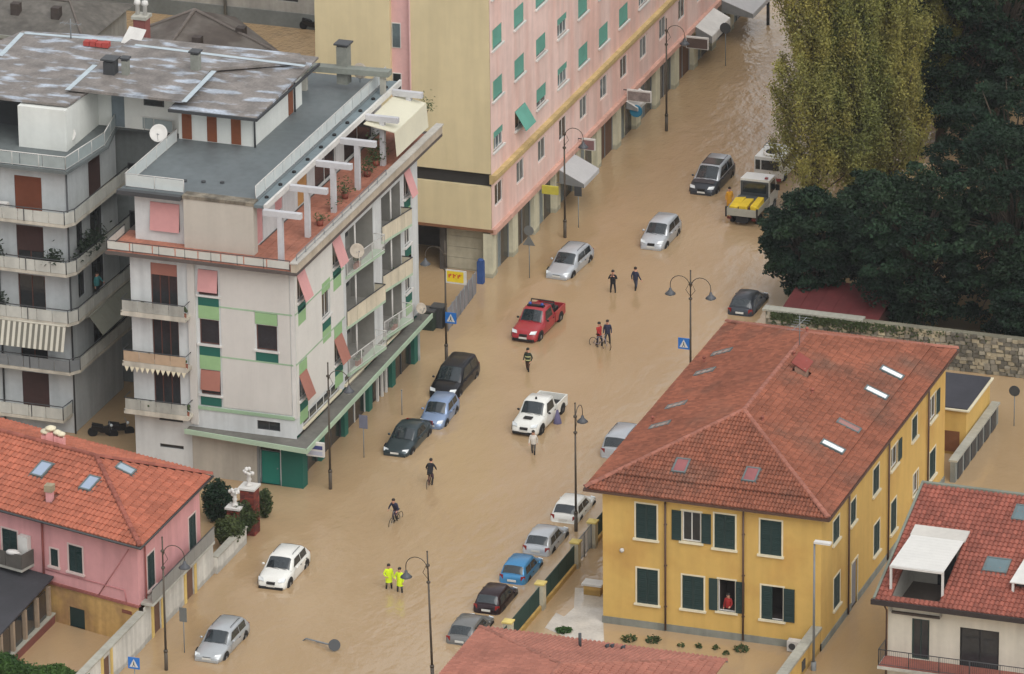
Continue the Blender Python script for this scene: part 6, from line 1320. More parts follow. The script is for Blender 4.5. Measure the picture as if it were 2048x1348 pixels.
# ================================================================== STREET FURNITURE
def lamp(p, dirs, label, h=8.0, lean=0, LG_='street lamps along the street'):
    t = thing('street_lamp', label, 'street lamp', (0,0,0), LG_)
    q = MB(); q.tube([(0,0,-.4),(0,0,1.1)], .11, 8); q.lathe([(.13,1.1),(.13,1.18),(.09,1.25)], (0,0,0), 8); q.tube([(0,0,1.2),(0,0,6.2)], [.075,.055], 8); q.tube([(0,0,6.2),(0,0,h)], .045, 8)
    for z in (6.2, 7.2): q.lathe([(.06,-.08),(.12,-.04),(.12,.04),(.06,.08)], (0,0,z), 8)
    q.ball((0,0,h+.02), .06, n=6); q.build('pole', IRON, t)
    for d in dirs:
        q = MB(); pts = [(0,0,6.25)]+[(d[0]*(.05+.62*(1-math.cos(a))), d[1]*(.05+.62*(1-math.cos(a))), 7.0+.62*math.sin(a)) for a in [math.pi*i/9 for i in range(10)]]
        e = pts[-1]; q.tube(pts[1:]+[(e[0], e[1], 6.75)], .026, 6); q.tube([(0,0,6.35),(d[0]*.3,d[1]*.3,6.75),(d[0]*.1,d[1]*.1,7.15)], .016, 5); arm = q.build('arm', IRON, t)
        q = MB(); q.lathe([(.03,.28),(.08,.24),(.1,.12),(.2,.02),(.34,-.12),(.33,-.14)], (e[0],e[1],6.5), 12); sh = q.build('lamp_shade', mat('shade_grey', (78, 80, 84), rough=.5, var=.1), arm)
        q = MB(); q.lathe([(.2,-.13),(.18,-.22),(.08,-.27)], (e[0],e[1],6.5), 10); q.build('lamp_glass', mat('lamp_milk_glass', (196, 200, 196), rough=.3), sh)
    t.location = (p.x, p.y, 0); t.rotation_euler = (0, lean, 0); return t
lamp(G(332.7,1340), [(1,0)], 'street lamp in front of the pink house')
lamp(G(661,978), [(1,.0)], 'street lamp by the near corner of the mint canopy')
lamp(G(893,725), [(-1,0)], 'street lamp carrying the hanging yellow banner')
lamp(G(1130,475), [(1,0)], 'street lamp in front of the pale grey shop awning')
lamp(G(1333,262), [(1,0)], 'street lamp farthest up the street along the pink block')
e_ = G(880,1107,8); lamp(Vector((12.95, e_.y, 0)), [(-1,0)], 'street lamp leaning slightly between the grey hatchback and the red roof', lean=math.radians(-1.5))
lamp(G(1152,1062), [(0,1)], 'street lamp rising beside the white hatchback at the fence')
e_ = G(1381,542,8); lamp(Vector((e_.x, e_.y, 0)), [(1,0),(-1,0)], 'two-armed street lamp behind the brown roof')
tl = thing('street_light', 'tall grey street light with a flat white head beside the yellow house', 'street light', (0,0,0))
q = MB(); q.tube([(0,0,-.4),(0,0,.5)], .16, 8); q.tube([(0,0,.5),(0,0,7.7)], [.08,.055], 8); q.build('pole', GREY, tl); q = MB(); q.tube([(0,0,7.65),(.5,0,7.72)], .04, 6); q.build('arm', GREY, tl); q = MB(); q.obox((.48,0,7.74), .95, .34, .12); q.build('lamp_head', WHITE, tl); tl.location = tuple(G(1627,1340)); 
# signs
SBLUE = mat('sign_blue_face', (44, 110, 186), rough=.4, var=.05); SGREY = mat('sign_back_grey', (104, 106, 104), rough=.5, var=.1)
def post(px, py, h, label, r=.03, m_=GREY): 
    p = G(px, py); t = thing('road_sign', label, 'road sign', p, 'road signs in the street'); MB().tube([(p.x,p.y,-.4),(p.x,p.y,h)], r, 6).build('post', m_, t); return t, p
def crossing(t, p, z, s_=.68, dy=-.06, dx=0):
    q = MB(); q.box(p.x+dx-s_/2, p.y+dy-.02, z-s_/2, p.x+dx+s_/2, p.y+dy+.02, z+s_/2); o = q.build('plate', SBLUE, t)
    q = MB(); y = p.y+dy-.026; q.prism([(p.x+dx-s_*.38, y, z-s_*.34), (p.x+dx+s_*.38, y, z-s_*.34), (p.x+dx, y, z+s_*.38)], (0,.004,0)); q.build('triangle', WHITE, o)
    q = MB(); y -= .004; q.ball((p.x+dx, y, z+s_*.1), s_*.05, .003, s_*.05, 6)
    q.prism([(p.x+dx-s_*.05,y,z-s_*.1),(p.x+dx+s_*.05,y,z-s_*.1),(p.x+dx+s_*.04,y,z+s_*.04),(p.x+dx-s_*.04,y,z+s_*.04)],(0,.003,0))
    for a in (-1,1): q.prism([(p.x+dx+a*s_*.02-.02,y,z-s_*.1),(p.x+dx+a*s_*.02+.02,y,z-s_*.1),(p.x+dx+a*s_*.12+.02,y,z-s_*.3),(p.x+dx+a*s_*.12-.02,y,z-s_*.3)],(0,.003,0))
    q.build('pedestrian_symbol', BLACK, o)
t = thing('road_sign', 'blue pedestrian crossing sign on the lamp post with the yellow banner', 'road sign', G(893,725), 'road signs in the street'); p = G(893,725); crossing(t, p, PY(903,635,p.y).z, .72, -.09, .36)
MB().box(p.x+.05, p.y-.06, PY(903,635,p.y).z-.04, p.x+.3, p.y-.03, PY(903,635,p.y).z+.04).build('bracket', GREY, t)
e_ = G(1381,542,8); t = thing('road_sign', 'blue pedestrian crossing sign on the two-armed lamp post', 'road sign', e_, 'road signs in the street'); t.location.z = 0; crossing(t, Vector((e_.x, e_.y, 0)), PY(1368,686,e_.y).z, .72, -.09, -.4); MB().box(e_.x-.3, e_.y-.06, PY(1368,686,e_.y).z-.04, e_.x-.05, e_.y-.03, PY(1368,686,e_.y).z+.04).build('bracket', GREY, t)
t, p = post(271,1395, 2.3, 'blue pedestrian crossing sign at the lower left by the yard wall'); crossing(t, p, 2.1)
def disc(t, c_, r, m_, name='disc', th=.02): q = MB(); q.lathe([(r,-th),(r,th)], c_, 16, Matrix.Rotation(math.pi/2,3,'X')); return q.build(name, m_, t)
t, p = post(1059,556, 3.5, 'round sign above a triangular sign by the corner of the pink block'); disc(t, (p.x,p.y-.05,3.25), .33, SGREY); q = MB(); q.prism([(p.x-.42,p.y-.06,2.25),(p.x+.42,p.y-.06,2.25),(p.x,p.y-.06,2.95)], (0,.03,0)); q.build('triangle', SGREY, t)
t, p = post(1157,455, 2.8, 'small dark square sign on a post in front of the pale awning'); MB().box(p.x-.25,p.y-.06,2.2,p.x+.25,p.y-.03,2.85).build('plate', GREY_D, t)
t, p = post(1451,132, 3.2, 'round dark sign on a post near the far shops'); disc(t, (p.x,p.y-.05,2.8), .4, GREY_D)
t, p = post(1536,50, 3.0, 'dark post with a pale sign at the top edge beside the poplars', .12, GREY_D); MB().box(p.x-.5,p.y-.08,2.5,p.x+.5,p.y-.02,3.2).build('plate', SGREY, t)
t, p = post(728,915, 2.7, 'grey-blue notice sign on a post by the green shopfronts'); MB().box(p.x-.25,p.y-.06,1.9,p.x+.28,p.y-.03,2.75).build('plate', mat('sign_slate', (110,112,128), var=.1), t)
t, p = post(804,830, 1.6, 'bare thin post behind the dark saloon'); MB().lathe([(.05,0),(.05,.05)], (p.x,p.y,1.6), 8).build('cap', GREY, t)
t, p = post(369,1305, 2.7, 'grey rectangular sign on a thin post beside the pink house'); MB().box(p.x-.22,p.y-.06,1.9,p.x+.22,p.y-.03,2.75).build('plate', SGREY, t)
t, p = post(2028,852, 2.6, 'round grey sign in the flooded yard at the right edge'); disc(t, (p.x,p.y-.05,2.3), .34, GREY_D)
# sign knocked over, half under water
kn = thing('fallen_sign', 'knocked-over round sign lying in the water near the lower edge', 'road sign', (0,0,0)); p0 = G(612,1277,.12); p1 = G(668,1291,.3)
q = MB(); q.tube([p0+Vector((-.35,-.1,-.3)), p0, p1], .05, 6); q.tube([p0+Vector((.7,-.25,.02)), p1], .05, 6); q.build('post', GREY, kn); q = MB(); q.lathe([(.34,-.02),(.34,.02)], p1+Vector((.05,-.06,.06)), 16, Matrix.Rotation(math.radians(60),3,'X') @ Matrix.Rotation(.4,3,'Y')); q.build('disc', GREY_D, kn)
# yellow banner on the lamp post
yb = thing('hanging_banner', 'yellow advertising banner with red lettering hanging on a lamp post', 'banner', G(893,725)); p = G(893,725); a, b = PY(890,538,p.y-.1), PY(933,570,p.y-.1)
q = MB(); q.box(a.x+.05, p.y-.12, b.z, b.x, p.y-.06, a.z); o = q.build('board', WHITE, yb); q = MB(); q.box(a.x+.12, p.y-.126, b.z+.1, b.x-.18, p.y-.12, a.z-.08); q.build('yellow_print', mat('banner_yellow', (222, 194, 40), var=.08), o)
q = MB()
for i in range(9): u = a.x+.22+i*(b.x-a.x-.5)/9; q.box(u, p.y-.131, a.z-.52+.12*(i % 3), u+.1, p.y-.126, a.z-.3+.05*(i % 2))
q.build('red_lettering', mat('banner_red', (196, 96, 44)), o)
ws = thing('shop_fascia_sign', 'white projecting sign with a blue band at the corner of the mint canopy', 'sign', (-2.7, -28.3, 2.2)); p = G(630,898,2.6)
q = MB(); q.box(p.x-.52, p.y-.08, 2.15, p.x+.6, p.y+.08, 3.05); o = q.build('box', WHITE, ws); q = MB(); q.box(p.x-.45, p.y-.092, 2.62, p.x+.5, p.y-.08, 2.86); q.build('blue_band', mat('sign_navy', (58, 66, 116)), o); q = MB(); q.box(p.x-.45, p.y-.09, 2.25, p.x+.5, p.y-.08, 2.5); q.build('grey_print', mat('sign_pale_grey', (168, 172, 186)), o)
q = MB(); q.box(p.x-.75, p.y-.03, 2.9, p.x-.5, p.y+.03, 2.98); q.build('bracket', GREY, ws)
# site fence and bins at the passage
sf = thing('site_fence', 'run of grey sheet panels closing the passage beside the pink block', 'fence', (-4.7, 3.5, 0)); A_ = G(895,662); B_ = G(952,585)
n = 7
for i in range(n):
    a = A_.lerp(B_, i/n); b = A_.lerp(B_, (i+.96)/n); MB().prism([(a.x,a.y,-.3),(b.x,b.y,-.3),(b.x,b.y,1.45),(a.x,a.y,1.45)], (.04,0,0)).build('panel', mat('grey_sheet', (128, 126, 128), var=.12, streak=.15), sf)
    MB().tube([(a.x+.05,a.y,-.3),(a.x+.05,a.y,1.6)], .03, 5).build('post', GREY, sf)
q = MB(); p = G(962,566); q.box(p.x-.2, p.y-.2, -.3, p.x+.2, p.y+.2, 1.5); q.lathe([(.22,1.5),(.2,1.6),(.1,1.66)], (p.x,p.y,0), 8); tag(q.build('blue_cabin', mat('cabin_blue', (48, 78, 132), var=.12), None, (p.x,p.y,0)), 'narrow blue upright cabinet at the end of the grey sheet fence', 'cabinet')
def bin_(p, w_, d_, h_, m_, label):
    t = thing('waste_bin', label, 'waste bin', (p.x,p.y,0), 'waste bins at the passage')
    q = MB(); q.prism([(p.x-w_/2,p.y-d_/2,-.3),(p.x+w_/2,p.y-d_/2,-.3),(p.x+w_/2,p.y+d_/2,-.3),(p.x-w_/2,p.y+d_/2,-.3)], (0,0,.3+h_)); q.build('tub', m_, t); q = MB(); q.prism([(p.x-w_*.54,p.y-d_*.55,h_+.003),(p.x+w_*.54,p.y-d_*.55,h_+.003),(p.x+w_*.54,p.y+d_*.55,h_+.003),(p.x-w_*.54,p.y+d_*.55,h_+.003)], (0,0,.1)); q.build('lid', GREY_D, t)
BG = mat('bin_green', (44, 56, 46), var=.12)
bin_(G(852,655), 1.3, .9, 1.2, BG, 'dark green waste container at the far end of the mint canopy'); bin_(G(877,652), .8, .8, 1.3, GREY_D, 'grey waste bin beside the dark green container')
bin_(G(392,930), 1.5, .9, 1.0, mat('bin_grey_green', (92, 104, 100), var=.12), 'grey-green container against the white block behind the pink house roof')
pc = thing('traffic_cone', 'small violet-blue cone beside the rear wheel of the white pickup', 'cone', G(1115,842)); p = G(1115,846); q = MB(); q.lathe([(.28,-.1),(.26,.05),(.06,.85),(.02,.87)], p, 10); q.build('cone', mat('violet_plastic', (92, 88, 118), var=.15), pc)
# cable across the courtyard wall
# ================================================================== PEOPLE
SKIN = mat('skin', (196, 148, 124), rough=.6, var=.05); HAIR_D = mat('hair_dark', (40, 34, 30), rough=.7, var=.1); HAIR_G = mat('hair_grey', (120, 116, 110), rough=.7, var=.1)
def cloth(n, c): return mat('cloth_'+n, c, rough=.9, var=.12, scale=4)
CB = cloth('black', (34, 34, 38)); CN = cloth('navy', (44, 46, 66)); CJ = cloth('jeans', (66, 72, 86)); CG = cloth('grey_trousers', (88, 84, 78)); CW = cloth('white_shirt', (206, 202, 194)); CHV = cloth('hi_vis_yellow', (206, 232, 40)); CRE = cloth('red', (150, 40, 38)); COR = cloth('orange_yellow', (206, 150, 44)); CFI = cloth('firefighter_dark', (42, 50, 38)); CTE = cloth('teal', (52, 116, 118)); CBR = cloth('brown', (74, 52, 40)); CPU = cloth('purple', (78, 58, 70)); BAND = mat('reflective_band', (206, 208, 150), rough=.4, var=.05)
def person(label, p, rot, top, legs, pose=None, hair=HAIR_D, depth=.3, skirt=None, band=False, scale=1.0, hat=None, backpack=None):
    """one skinned body; pose overrides joints (front is -y)"""
    J = dict(pel=(0,0,.96), bel=(0,.0,1.12), che=(0,-.01,1.34), nek=(0,0,1.5), he0=(0,-.015,1.60), he1=(0,-.02,1.68), he2=(0,0,1.755), nose=(0,-.125,1.635),
        shL=(.17,0,1.42), elL=(.235,.02,1.16), wrL=(.25,-.06,.93), haL=(.25,-.08,.86), shR=(-.17,0,1.42), elR=(-.235,.02,1.16), wrR=(-.25,-.06,.93), haR=(-.25,-.08,.86),
        hiL=(.09,0,.92), knL=(.10,-.02,.50), anL=(.10,.02,.09), toL=(.11,-.14,.04), hiR=(-.09,0,.92), knR=(-.10,-.02,.50), anR=(-.10,.02,.09), toR=(-.11,-.14,.04))
    Rd = dict(pel=.135, bel=.125, che=.15, nek=.058, he0=.088, he1=.1, he2=.062, nose=.012, sh=.072, el=.05, wr=.034, ha=.04, hi=.095, kn=.062, an=.044, to=.038)
    J.update(pose or {})
    names = list(J); vs = [Vector(J[n])*scale for n in names]; ix = {n: i for i, n in enumerate(names)}
    rad = [Rd.get(n, Rd.get(n[:2], .05))*scale for n in names]
    E_ = [('pel','bel'),('bel','che'),('che','nek'),('nek','he0'),('he0','he1'),('he1','he2'),('he0','nose')]
    for s_ in 'LR': E_ += [('che','sh'+s_),('sh'+s_,'el'+s_),('el'+s_,'wr'+s_),('wr'+s_,'ha'+s_),('pel','hi'+s_),('hi'+s_,'kn'+s_),('kn'+s_,'an'+s_),('an'+s_,'to'+s_)]
    edges = [(ix[a], ix[b]) for a, b in E_]; reg = {}
    for a, b in E_:
        k = b[:2]; reg[(ix[a], ix[b])] = 'skin' if k in ('he','no','ha') else 'legs' if k in ('hi','kn') else 'shoe' if k in ('an','to') else 'top'
    for s_ in 'LR':       # five fingers on each hand
        h_ = Vector(J['ha'+s_]); w_ = Vector(J['wr'+s_]); d = (h_-w_).normalized(); sd_ = d.cross(Vector((1,0,0))).normalized() if abs(d.x) < .9 else Vector((0,1,0)); nn = d.cross(sd_)
        for k in range(5):
            off = (k-1.5)*.02 if k < 4 else -.05
            a = h_+d*.035+sd_*off; b = h_+d*((.075,.09,.085,.065)[k] if k < 4 else .03)+sd_*(off*1.15 if k < 4 else -.075)+nn*.015
            vs += [a*scale, b*scale]; rad += [.0105*scale, .008*scale]; i = len(vs)-2
            edges += [(ix['ha'+s_], i), (i, i+1)]; reg[(ix['ha'+s_], i)] = 'skin'; reg[(i, i+1)] = 'skin'
    me = bpy.data.meshes.new('body'); me.from_pydata([tuple(v) for v in vs], edges, []); tmp = bpy.data.objects.new('tmp', me); COL.objects.link(tmp)
    sk = tmp.modifiers.new('Skin', 'SKIN'); sk.use_smooth_shade = True
    for i, r_ in enumerate(rad): me.skin_vertices[0].data[i].radius = (r_, r_*(.8 if names[i:i+1] and names[i] in ('pel','bel','che') else 1)); 
    me.skin_vertices[0].data[0].use_root = True
    sb = tmp.modifiers.new('Sub', 'SUBSURF'); sb.levels = 1; sb.render_levels = 1
    dg = bpy.context.evaluated_depsgraph_get(); m2 = bpy.data.meshes.new_from_object(tmp.evaluated_get(dg)); m2.name = 'body'
    bpy.data.objects.remove(tmp); bpy.data.meshes.remove(me)
    m2.materials.clear(); order = ['skin','legs','shoe','top']
    for mm in (SKIN, legs, BLACK, top): m2.materials.append(mm)
    segs = [(vs[a], vs[b], order.index(reg[(a, b)])) for a, b in edges]
    idx = []
    for f in m2.polygons:
        c = f.center; best = (9, 0)
        for a, b, r_ in segs:
            ab = b-a; t_ = max(0, min(1, (c-a).dot(ab)/max(ab.length_squared, 1e-9))); dd = (c-a-ab*t_).length
            if dd < best[0]: best = (dd, r_)
        idx.append(best[1])
    m2.polygons.foreach_set('material_index', idx); m2.polygons.foreach_set('use_smooth', [True]*len(idx)); m2.update()
    t = thing('person', label, 'person', (0,0,0))
    o = bpy.data.objects.new('body', m2); COL.objects.link(o); o.parent = t
    h0, h1 = Vector(J['he0'])*scale, Vector(J['he1'])*scale
    q = MB(); q.ball(h1+Vector((0,.018,.028))*scale, .108*scale, .115*scale, .10*scale, 10); q.build('hair', hat or hair, t)
    q = MB()
    for s_ in (1,-1): q.ball((h0.x+s_*.035*scale, h1.y-.094*scale, h1.z-.012), .013*scale, n=6)
    q.build('eyes', BLACK, t)
    q = MB(); q.box(h0.x-.028*scale, h0.y-.094*scale, h0.z-.03*scale, h0.x+.028*scale, h0.y-.08*scale, h0.z-.018*scale); q.build('mouth', mat('lips', (150, 88, 80)), t)
    q = MB()
    for s_ in (1,-1): q.ball((h0.x+s_*.1*scale, h0.y+.01, h0.z+.03), .014, .024, .035, 6)
    q.build('ears', SKIN, t)
    ch, pl = Vector(J['che'])*scale, Vector(J['pel'])*scale
    q = MB(); ax = (ch-pl).normalized()
    rings = []
    for tt, rx, ry in ((-.12,.175,.125),(.0,.175,.13),(.4,.175,.13),(.8,.185,.135),(1.12,.165,.115),(1.3,.09,.075)):
        c = pl.lerp(ch, tt); rings.append([c+Vector((rx*math.cos(a), ry*math.sin(a), 0))*scale for a in [2*math.pi*i/14 for i in range(14)]])
    q.add([v for r_ in rings for v in r_], [(i*14+k, i*14+(k+1) % 14, (i+1)*14+(k+1) % 14, (i+1)*14+k) for i in range(5) for k in range(14)], True); q.build('jacket', top, t)
    if band:
        for tt in (.15, .75):
            c = pl.lerp(ch, tt); q = MB(); q.add([c+Vector((.193*math.cos(a), .148*math.sin(a), dz))*scale for dz in (-.03,.03) for a in [2*math.pi*i/14 for i in range(14)]], [(k, (k+1) % 14, 14+(k+1) % 14, 14+k) for k in range(14)], True); q.build('reflective_band', BAND, t)
    if skirt: 
        q = MB(); q.add([pl+Vector((r_*math.cos(a), r_*.8*math.sin(a), z))*scale for z, r_ in ((-.3,.2),(.1,.175)) for a in [2*math.pi*i/14 for i in range(14)]], [(k, (k+1) % 14, 14+(k+1) % 14, 14+k) for k in range(14)], True); q.build('jacket_hem', skirt, t)
    if backpack:
        q = MB(); c = pl.lerp(ch, .65); q.box(c.x-.14, c.y+.12, c.z-.2, c.x+.14, c.y+.27, c.z+.22); q.build('backpack', backpack, t)
    t.location = (p.x, p.y, -depth); t.rotation_euler = (0,0,rot); return t
WALK = dict(knL=(.10,-.16,.53), anL=(.10,-.10,.10), toL=(.1,-.26,.06), knR=(-.10,.05,.50), anR=(-.10,.22,.13), toR=(-.1,.10,.04), elL=(.23,.10,1.17), wrL=(.22,.08,.95), haL=(.22,.06,.88), elR=(-.23,-.04,1.17), wrR=(-.22,-.2,.99), haR=(-.21,-.25,.93))
APART = dict(anL=(.16,0,.09), toL=(.19,-.15,.04), knL=(.14,-.02,.5), anR=(-.16,.02,.09), toR=(-.19,-.13,.04), knR=(-.14,-.02,.5))
CAMERA_ARMS = dict(APART, elL=(.27,-.10,1.22), wrL=(.12,-.27,1.42), haL=(.08,-.30,1.47), elR=(-.27,-.10,1.22), wrR=(-.12,-.27,1.42), haR=(-.08,-.30,1.47))
person('man in black with hands raised to his face, left of two in the street', G(1226,585), .2, CB, CB, CAMERA_ARMS, depth=.25)
person('man in a dark jacket and jeans walking away, right of two men', G(1271,579), math.pi-.3, CN, CJ, dict(WALK, elR=(-.3,.0,1.17), wrR=(-.40,-.06,.97), haR=(-.43,-.08,.92)), depth=.25)
person('firefighter in dark gear with pale reflective bands walking by the red pickup', G(1056,742), -.1, CFI, CBR, dict(WALK, elL=(.3,.0,1.18), wrL=(.25,-.1,.98), haL=(.22,-.14,.93)), depth=.25, band=True, hat=cloth('helmet_dark', (44, 46, 38)))
person('person in a white top and grey trousers walking by the white pickup', G(1067,908), .1, CW, CG, WALK, depth=.25)
HVP = dict(APART, elR=(-.3,-.06,1.2), wrR=(-.18,-.2,1.08), haR=(-.12,-.24,1.06))
person('person in a hi-vis yellow jacket and olive trousers, left of the pair', G(778,1177), .5, CHV, cloth('olive', (98, 86, 64)), dict(HVP), depth=.25, band=False, skirt=CHV)
person('person in a hi-vis yellow jacket and dark shorts, right of the pair', G(800,1184), -.2, CHV, cloth('slate', (72, 76, 84)), dict(HVP), depth=.25, skirt=CHV)
person('person in an orange-yellow raincoat standing beside the loaded truck', G(1459,412), .6, COR, COR, APART, depth=.45, skirt=COR)
def lean(dy): return {}
p_ = G(1203,690); 
person('person in a red jacket standing beside a bicycle', p_+Vector((-.1,-.15,0)), 1.1, CRE, CB, dict(WALK, elR=(-.26,-.16,1.2), wrR=(-.16,-.38,1.05), haR=(-.14,-.44,1.03)), depth=.2, backpack=None)
person('person in dark blue standing behind the red-jacketed cyclist', p_+Vector((.28,.35,0)), .3, CN, CB, APART, depth=.2)
person('person in red leaning at the open ground-floor window of the yellow house', Vector(((fr[6][0][0]+fr[6][0][1])/2, Y0+.28, 0)), 0, CRE, CB, dict(elL=(.26,-.12,1.2), wrL=(.22,-.36,1.12), haL=(.2,-.42,1.12)), depth=-(fr[6][0][2]-.78))
person('dark-haired person in a teal top on the side balcony', Vector((oX+.5, -19.9, 0)), 1.2, CTE, CB, dict(elL=(.26,-.1,1.2), wrL=(.2,-.34,1.15), haL=(.18,-.4,1.15)), depth=-7.62)
# bicycles
def bicycle(p, rot, label, c, depth=.2):
    t = thing('bicycle', label, 'bicycle', (0,0,0))
    for yy in (-.52, .52):
        q = MB(); R = Matrix.Rotation(math.pi/2,3,'Y'); pts = [Vector((0, yy+.33*math.cos(a), .34+.33*math.sin(a))) for a in [2*math.pi*i/20 for i in range(21)]]; q.tube(pts, .018, 5, False); wl = q.build('wheel', TYRE, t)
        q = MB()
        for k in range(10): a = 2*math.pi*k/10; q.tube([(0,yy,.34),(0,yy+.32*math.cos(a),.34+.32*math.sin(a))], .003, 3, False)
        q.build('spokes', GREY, wl)
    q = MB(); bb, st, hd_ = (0,.1,.32), (0,.2,.82), (0,-.36,.78)
    for a, b in ((bb,st),(st,hd_),(bb,hd_),((0,.52,.34),st),((0,.52,.34),bb),((0,-.52,.34),hd_)): q.tube([a,b], .018, 5)
    q.build('frame', c, t)
    q = MB(); q.tube([hd_,(0,-.34,1.0)], .014, 5); q.tube([(-.28,-.24,1.02),(0,-.36,1.0),(.28,-.24,1.02)], .013, 5); q.build('handlebar', GREY, t)
    q = MB(); q.prism([(-.07,.32,.92),(.07,.32,.92),(.02,.04,.93),(-.02,.04,.93)], (0,0,.05)); q.tube([st,(0,.2,.93)], .014, 5); q.build('saddle', BLACK, t)
    q = MB(); q.tube([(-.1,.1,.2),(.1,.1,.44)], .012, 4); q.box(-.16,.05,.18,-.08,.15,.2); q.box(.08,.05,.43,.16,.15,.45); q.build('pedals', TRIM, t)
    t.location = (p.x,p.y,-depth); t.rotation_euler = (0,math.radians(4),rot); return t
bicycle(p_+Vector((.05,-.45,0)), math.pi/2-.34, 'pale-framed bicycle held by the person in the red jacket', mat('bike_frame_pale', (150,140,150), rough=.4), .12)
RIDE = dict(pel=(0,.1,.98), bel=(0,.03,1.14), che=(0,-.12,1.34), nek=(0,-.19,1.48), he0=(0,-.22,1.58), he1=(0,-.22,1.66), he2=(0,-.2,1.73), nose=(0,-.33,1.61), shL=(.17,-.13,1.41), shR=(-.17,-.13,1.41), elL=(.30,-.18,1.17), elR=(-.30,-.18,1.17), wrL=(.29,-.28,1.05), haL=(.28,-.34,1.03), wrR=(-.29,-.28,1.05), haR=(-.28,-.34,1.03),
    hiL=(.09,.08,.95), hiR=(-.09,.08,.95), knL=(.12,-.22,.74), anL=(.12,-.02,.42), toL=(.12,-.16,.38), knR=(-.12,-.10,.56), anR=(-.12,.10,.22), toR=(-.12,-.05,.18))
g_ = G(861,968); bicycle(g_, math.pi+.1, 'maroon bicycle ridden away by the figure in black', mat('bike_frame_maroon', (92,44,44), rough=.4)); person('cyclist in black seen from behind beyond the dark saloon', g_, math.pi+.1, CB, CPU, RIDE, depth=.2)
g_ = G(791,1044); bicycle(g_, -.15, 'dark bicycle ridden towards the pair in hi-vis jackets', mat('bike_frame_dark', (60,60,64), rough=.4)); person('cyclist in a dark jacket riding towards the pair in hi-vis', g_, -.15, CN, CPU, dict(RIDE), depth=.2)

# ================================================================== TREES AND PLANTS
def leafmat(n, c, c2, k=1.0): return mat(n, c, k=k, rough=.7, var=.22, scale=.45, island=.16, c2=c2, c2t=(.42,.62), c2s=.35, trans=.25, spec=.25)
POP = leafmat('poplar_leaf', (122, 120, 66), (134, 126, 66), 1.32); POP2 = leafmat('poplar_leaf_green', (114, 118, 66), (128, 122, 66), 1.3)
EVG = leafmat('evergreen_leaf', (32, 55, 40), (44, 66, 44), .72); EVG2 = leafmat('evergreen_leaf_light', (44, 70, 48), (54, 76, 50), .75); HED = leafmat('hedge_leaf', (54, 84, 40), (72, 100, 46)); SHR = leafmat('shrub_leaf', (66, 80, 46), (84, 92, 52))
BARK = mat('bark', (78, 68, 56), var=.25, bump=.03)
def leaves(name, C, size, m_, parent, upb=.4):
    C = np.asarray(C); n = len(C); nr = rng.normal(size=(n,3)); nr[:,2] = np.abs(nr[:,2])*.8+upb; nr /= np.linalg.norm(nr, axis=1)[:,None]
    t = np.cross(nr, rng.normal(size=(n,3))); t /= np.linalg.norm(t, axis=1)[:,None]; b = np.cross(nr, t); s_ = size*rng.uniform(.6, 1.35, n)[:,None]
    off = np.array(wloc(parent)); V = np.stack([C-t*s_, C+b*s_*.55+nr*s_*.12, C+t*s_, C-b*s_*.55+nr*s_*.12], 1).reshape(-1,3)-off
    me = bpy.data.meshes.new(name); me.vertices.add(4*n); me.vertices.foreach_set('co', V.ravel()); me.loops.add(4*n); me.loops.foreach_set('vertex_index', np.arange(4*n)); me.polygons.add(n); me.polygons.foreach_set('loop_start', np.arange(n)*4); me.polygons.foreach_set('loop_total', np.full(n,4)); me.materials.append(m_); me.update(calc_edges=True)
    o = bpy.data.objects.new(name, me); COL.objects.link(o); o.parent = parent; return o
def poplar(x, y, h, r, label, m_, n=16000):
    t = thing('poplar_tree', label, 'tree', (x,y,0), 'poplars beside the street'); q = MB()
    q.tube([(x,y,-.4),(x+.1,y,h*.3),(x-.1,y+.1,h*.65),(x,y,h*.93)], [.34,.26,.15,.03], 8); q.build('trunk', BARK, t); pts = []; q = MB()
    nb = 72
    for i in range(nb):
        z0 = h*(.10+.78*(i/nb)**1.1); a = i*2.4+random.uniform(-.4,.4); f = (z0/h); rr = random.uniform(.72,1.22)*r*(1.05-.15*f)*(1 if f < .75 else (1-(f-.75)*2.4)); L_ = min(h*.99-z0, random.uniform(.14,.25)*h)
        p0 = Vector((x,y,z0)); p1 = p0+Vector((math.cos(a)*rr*.7, math.sin(a)*rr*.7, L_*.5)); p2 = p0+Vector((math.cos(a)*rr*.95, math.sin(a)*rr*.95, L_)); q.tube([p0,p1,p2], [.07,.045,.015], 5)
        k = int(n/nb); tt = rng.beta(1.6,1.2,k); base = np.where(tt[:,None] < .5, np.array(p0)+(np.array(p1)-np.array(p0))*(tt[:,None]*2), np.array(p1)+(np.array(p2)-np.array(p1))*(tt[:,None]*2-1))
        sp = .28+.42*np.sin(np.pi*np.clip(tt,.05,.98))[:,None]; pts.append(base+rng.normal(size=(k,3))*sp*np.array([1,1,1.7])*.46)
    q.build('limbs', BARK, t); leaves('crown', np.concatenate(pts), .085, m_, t, .1)
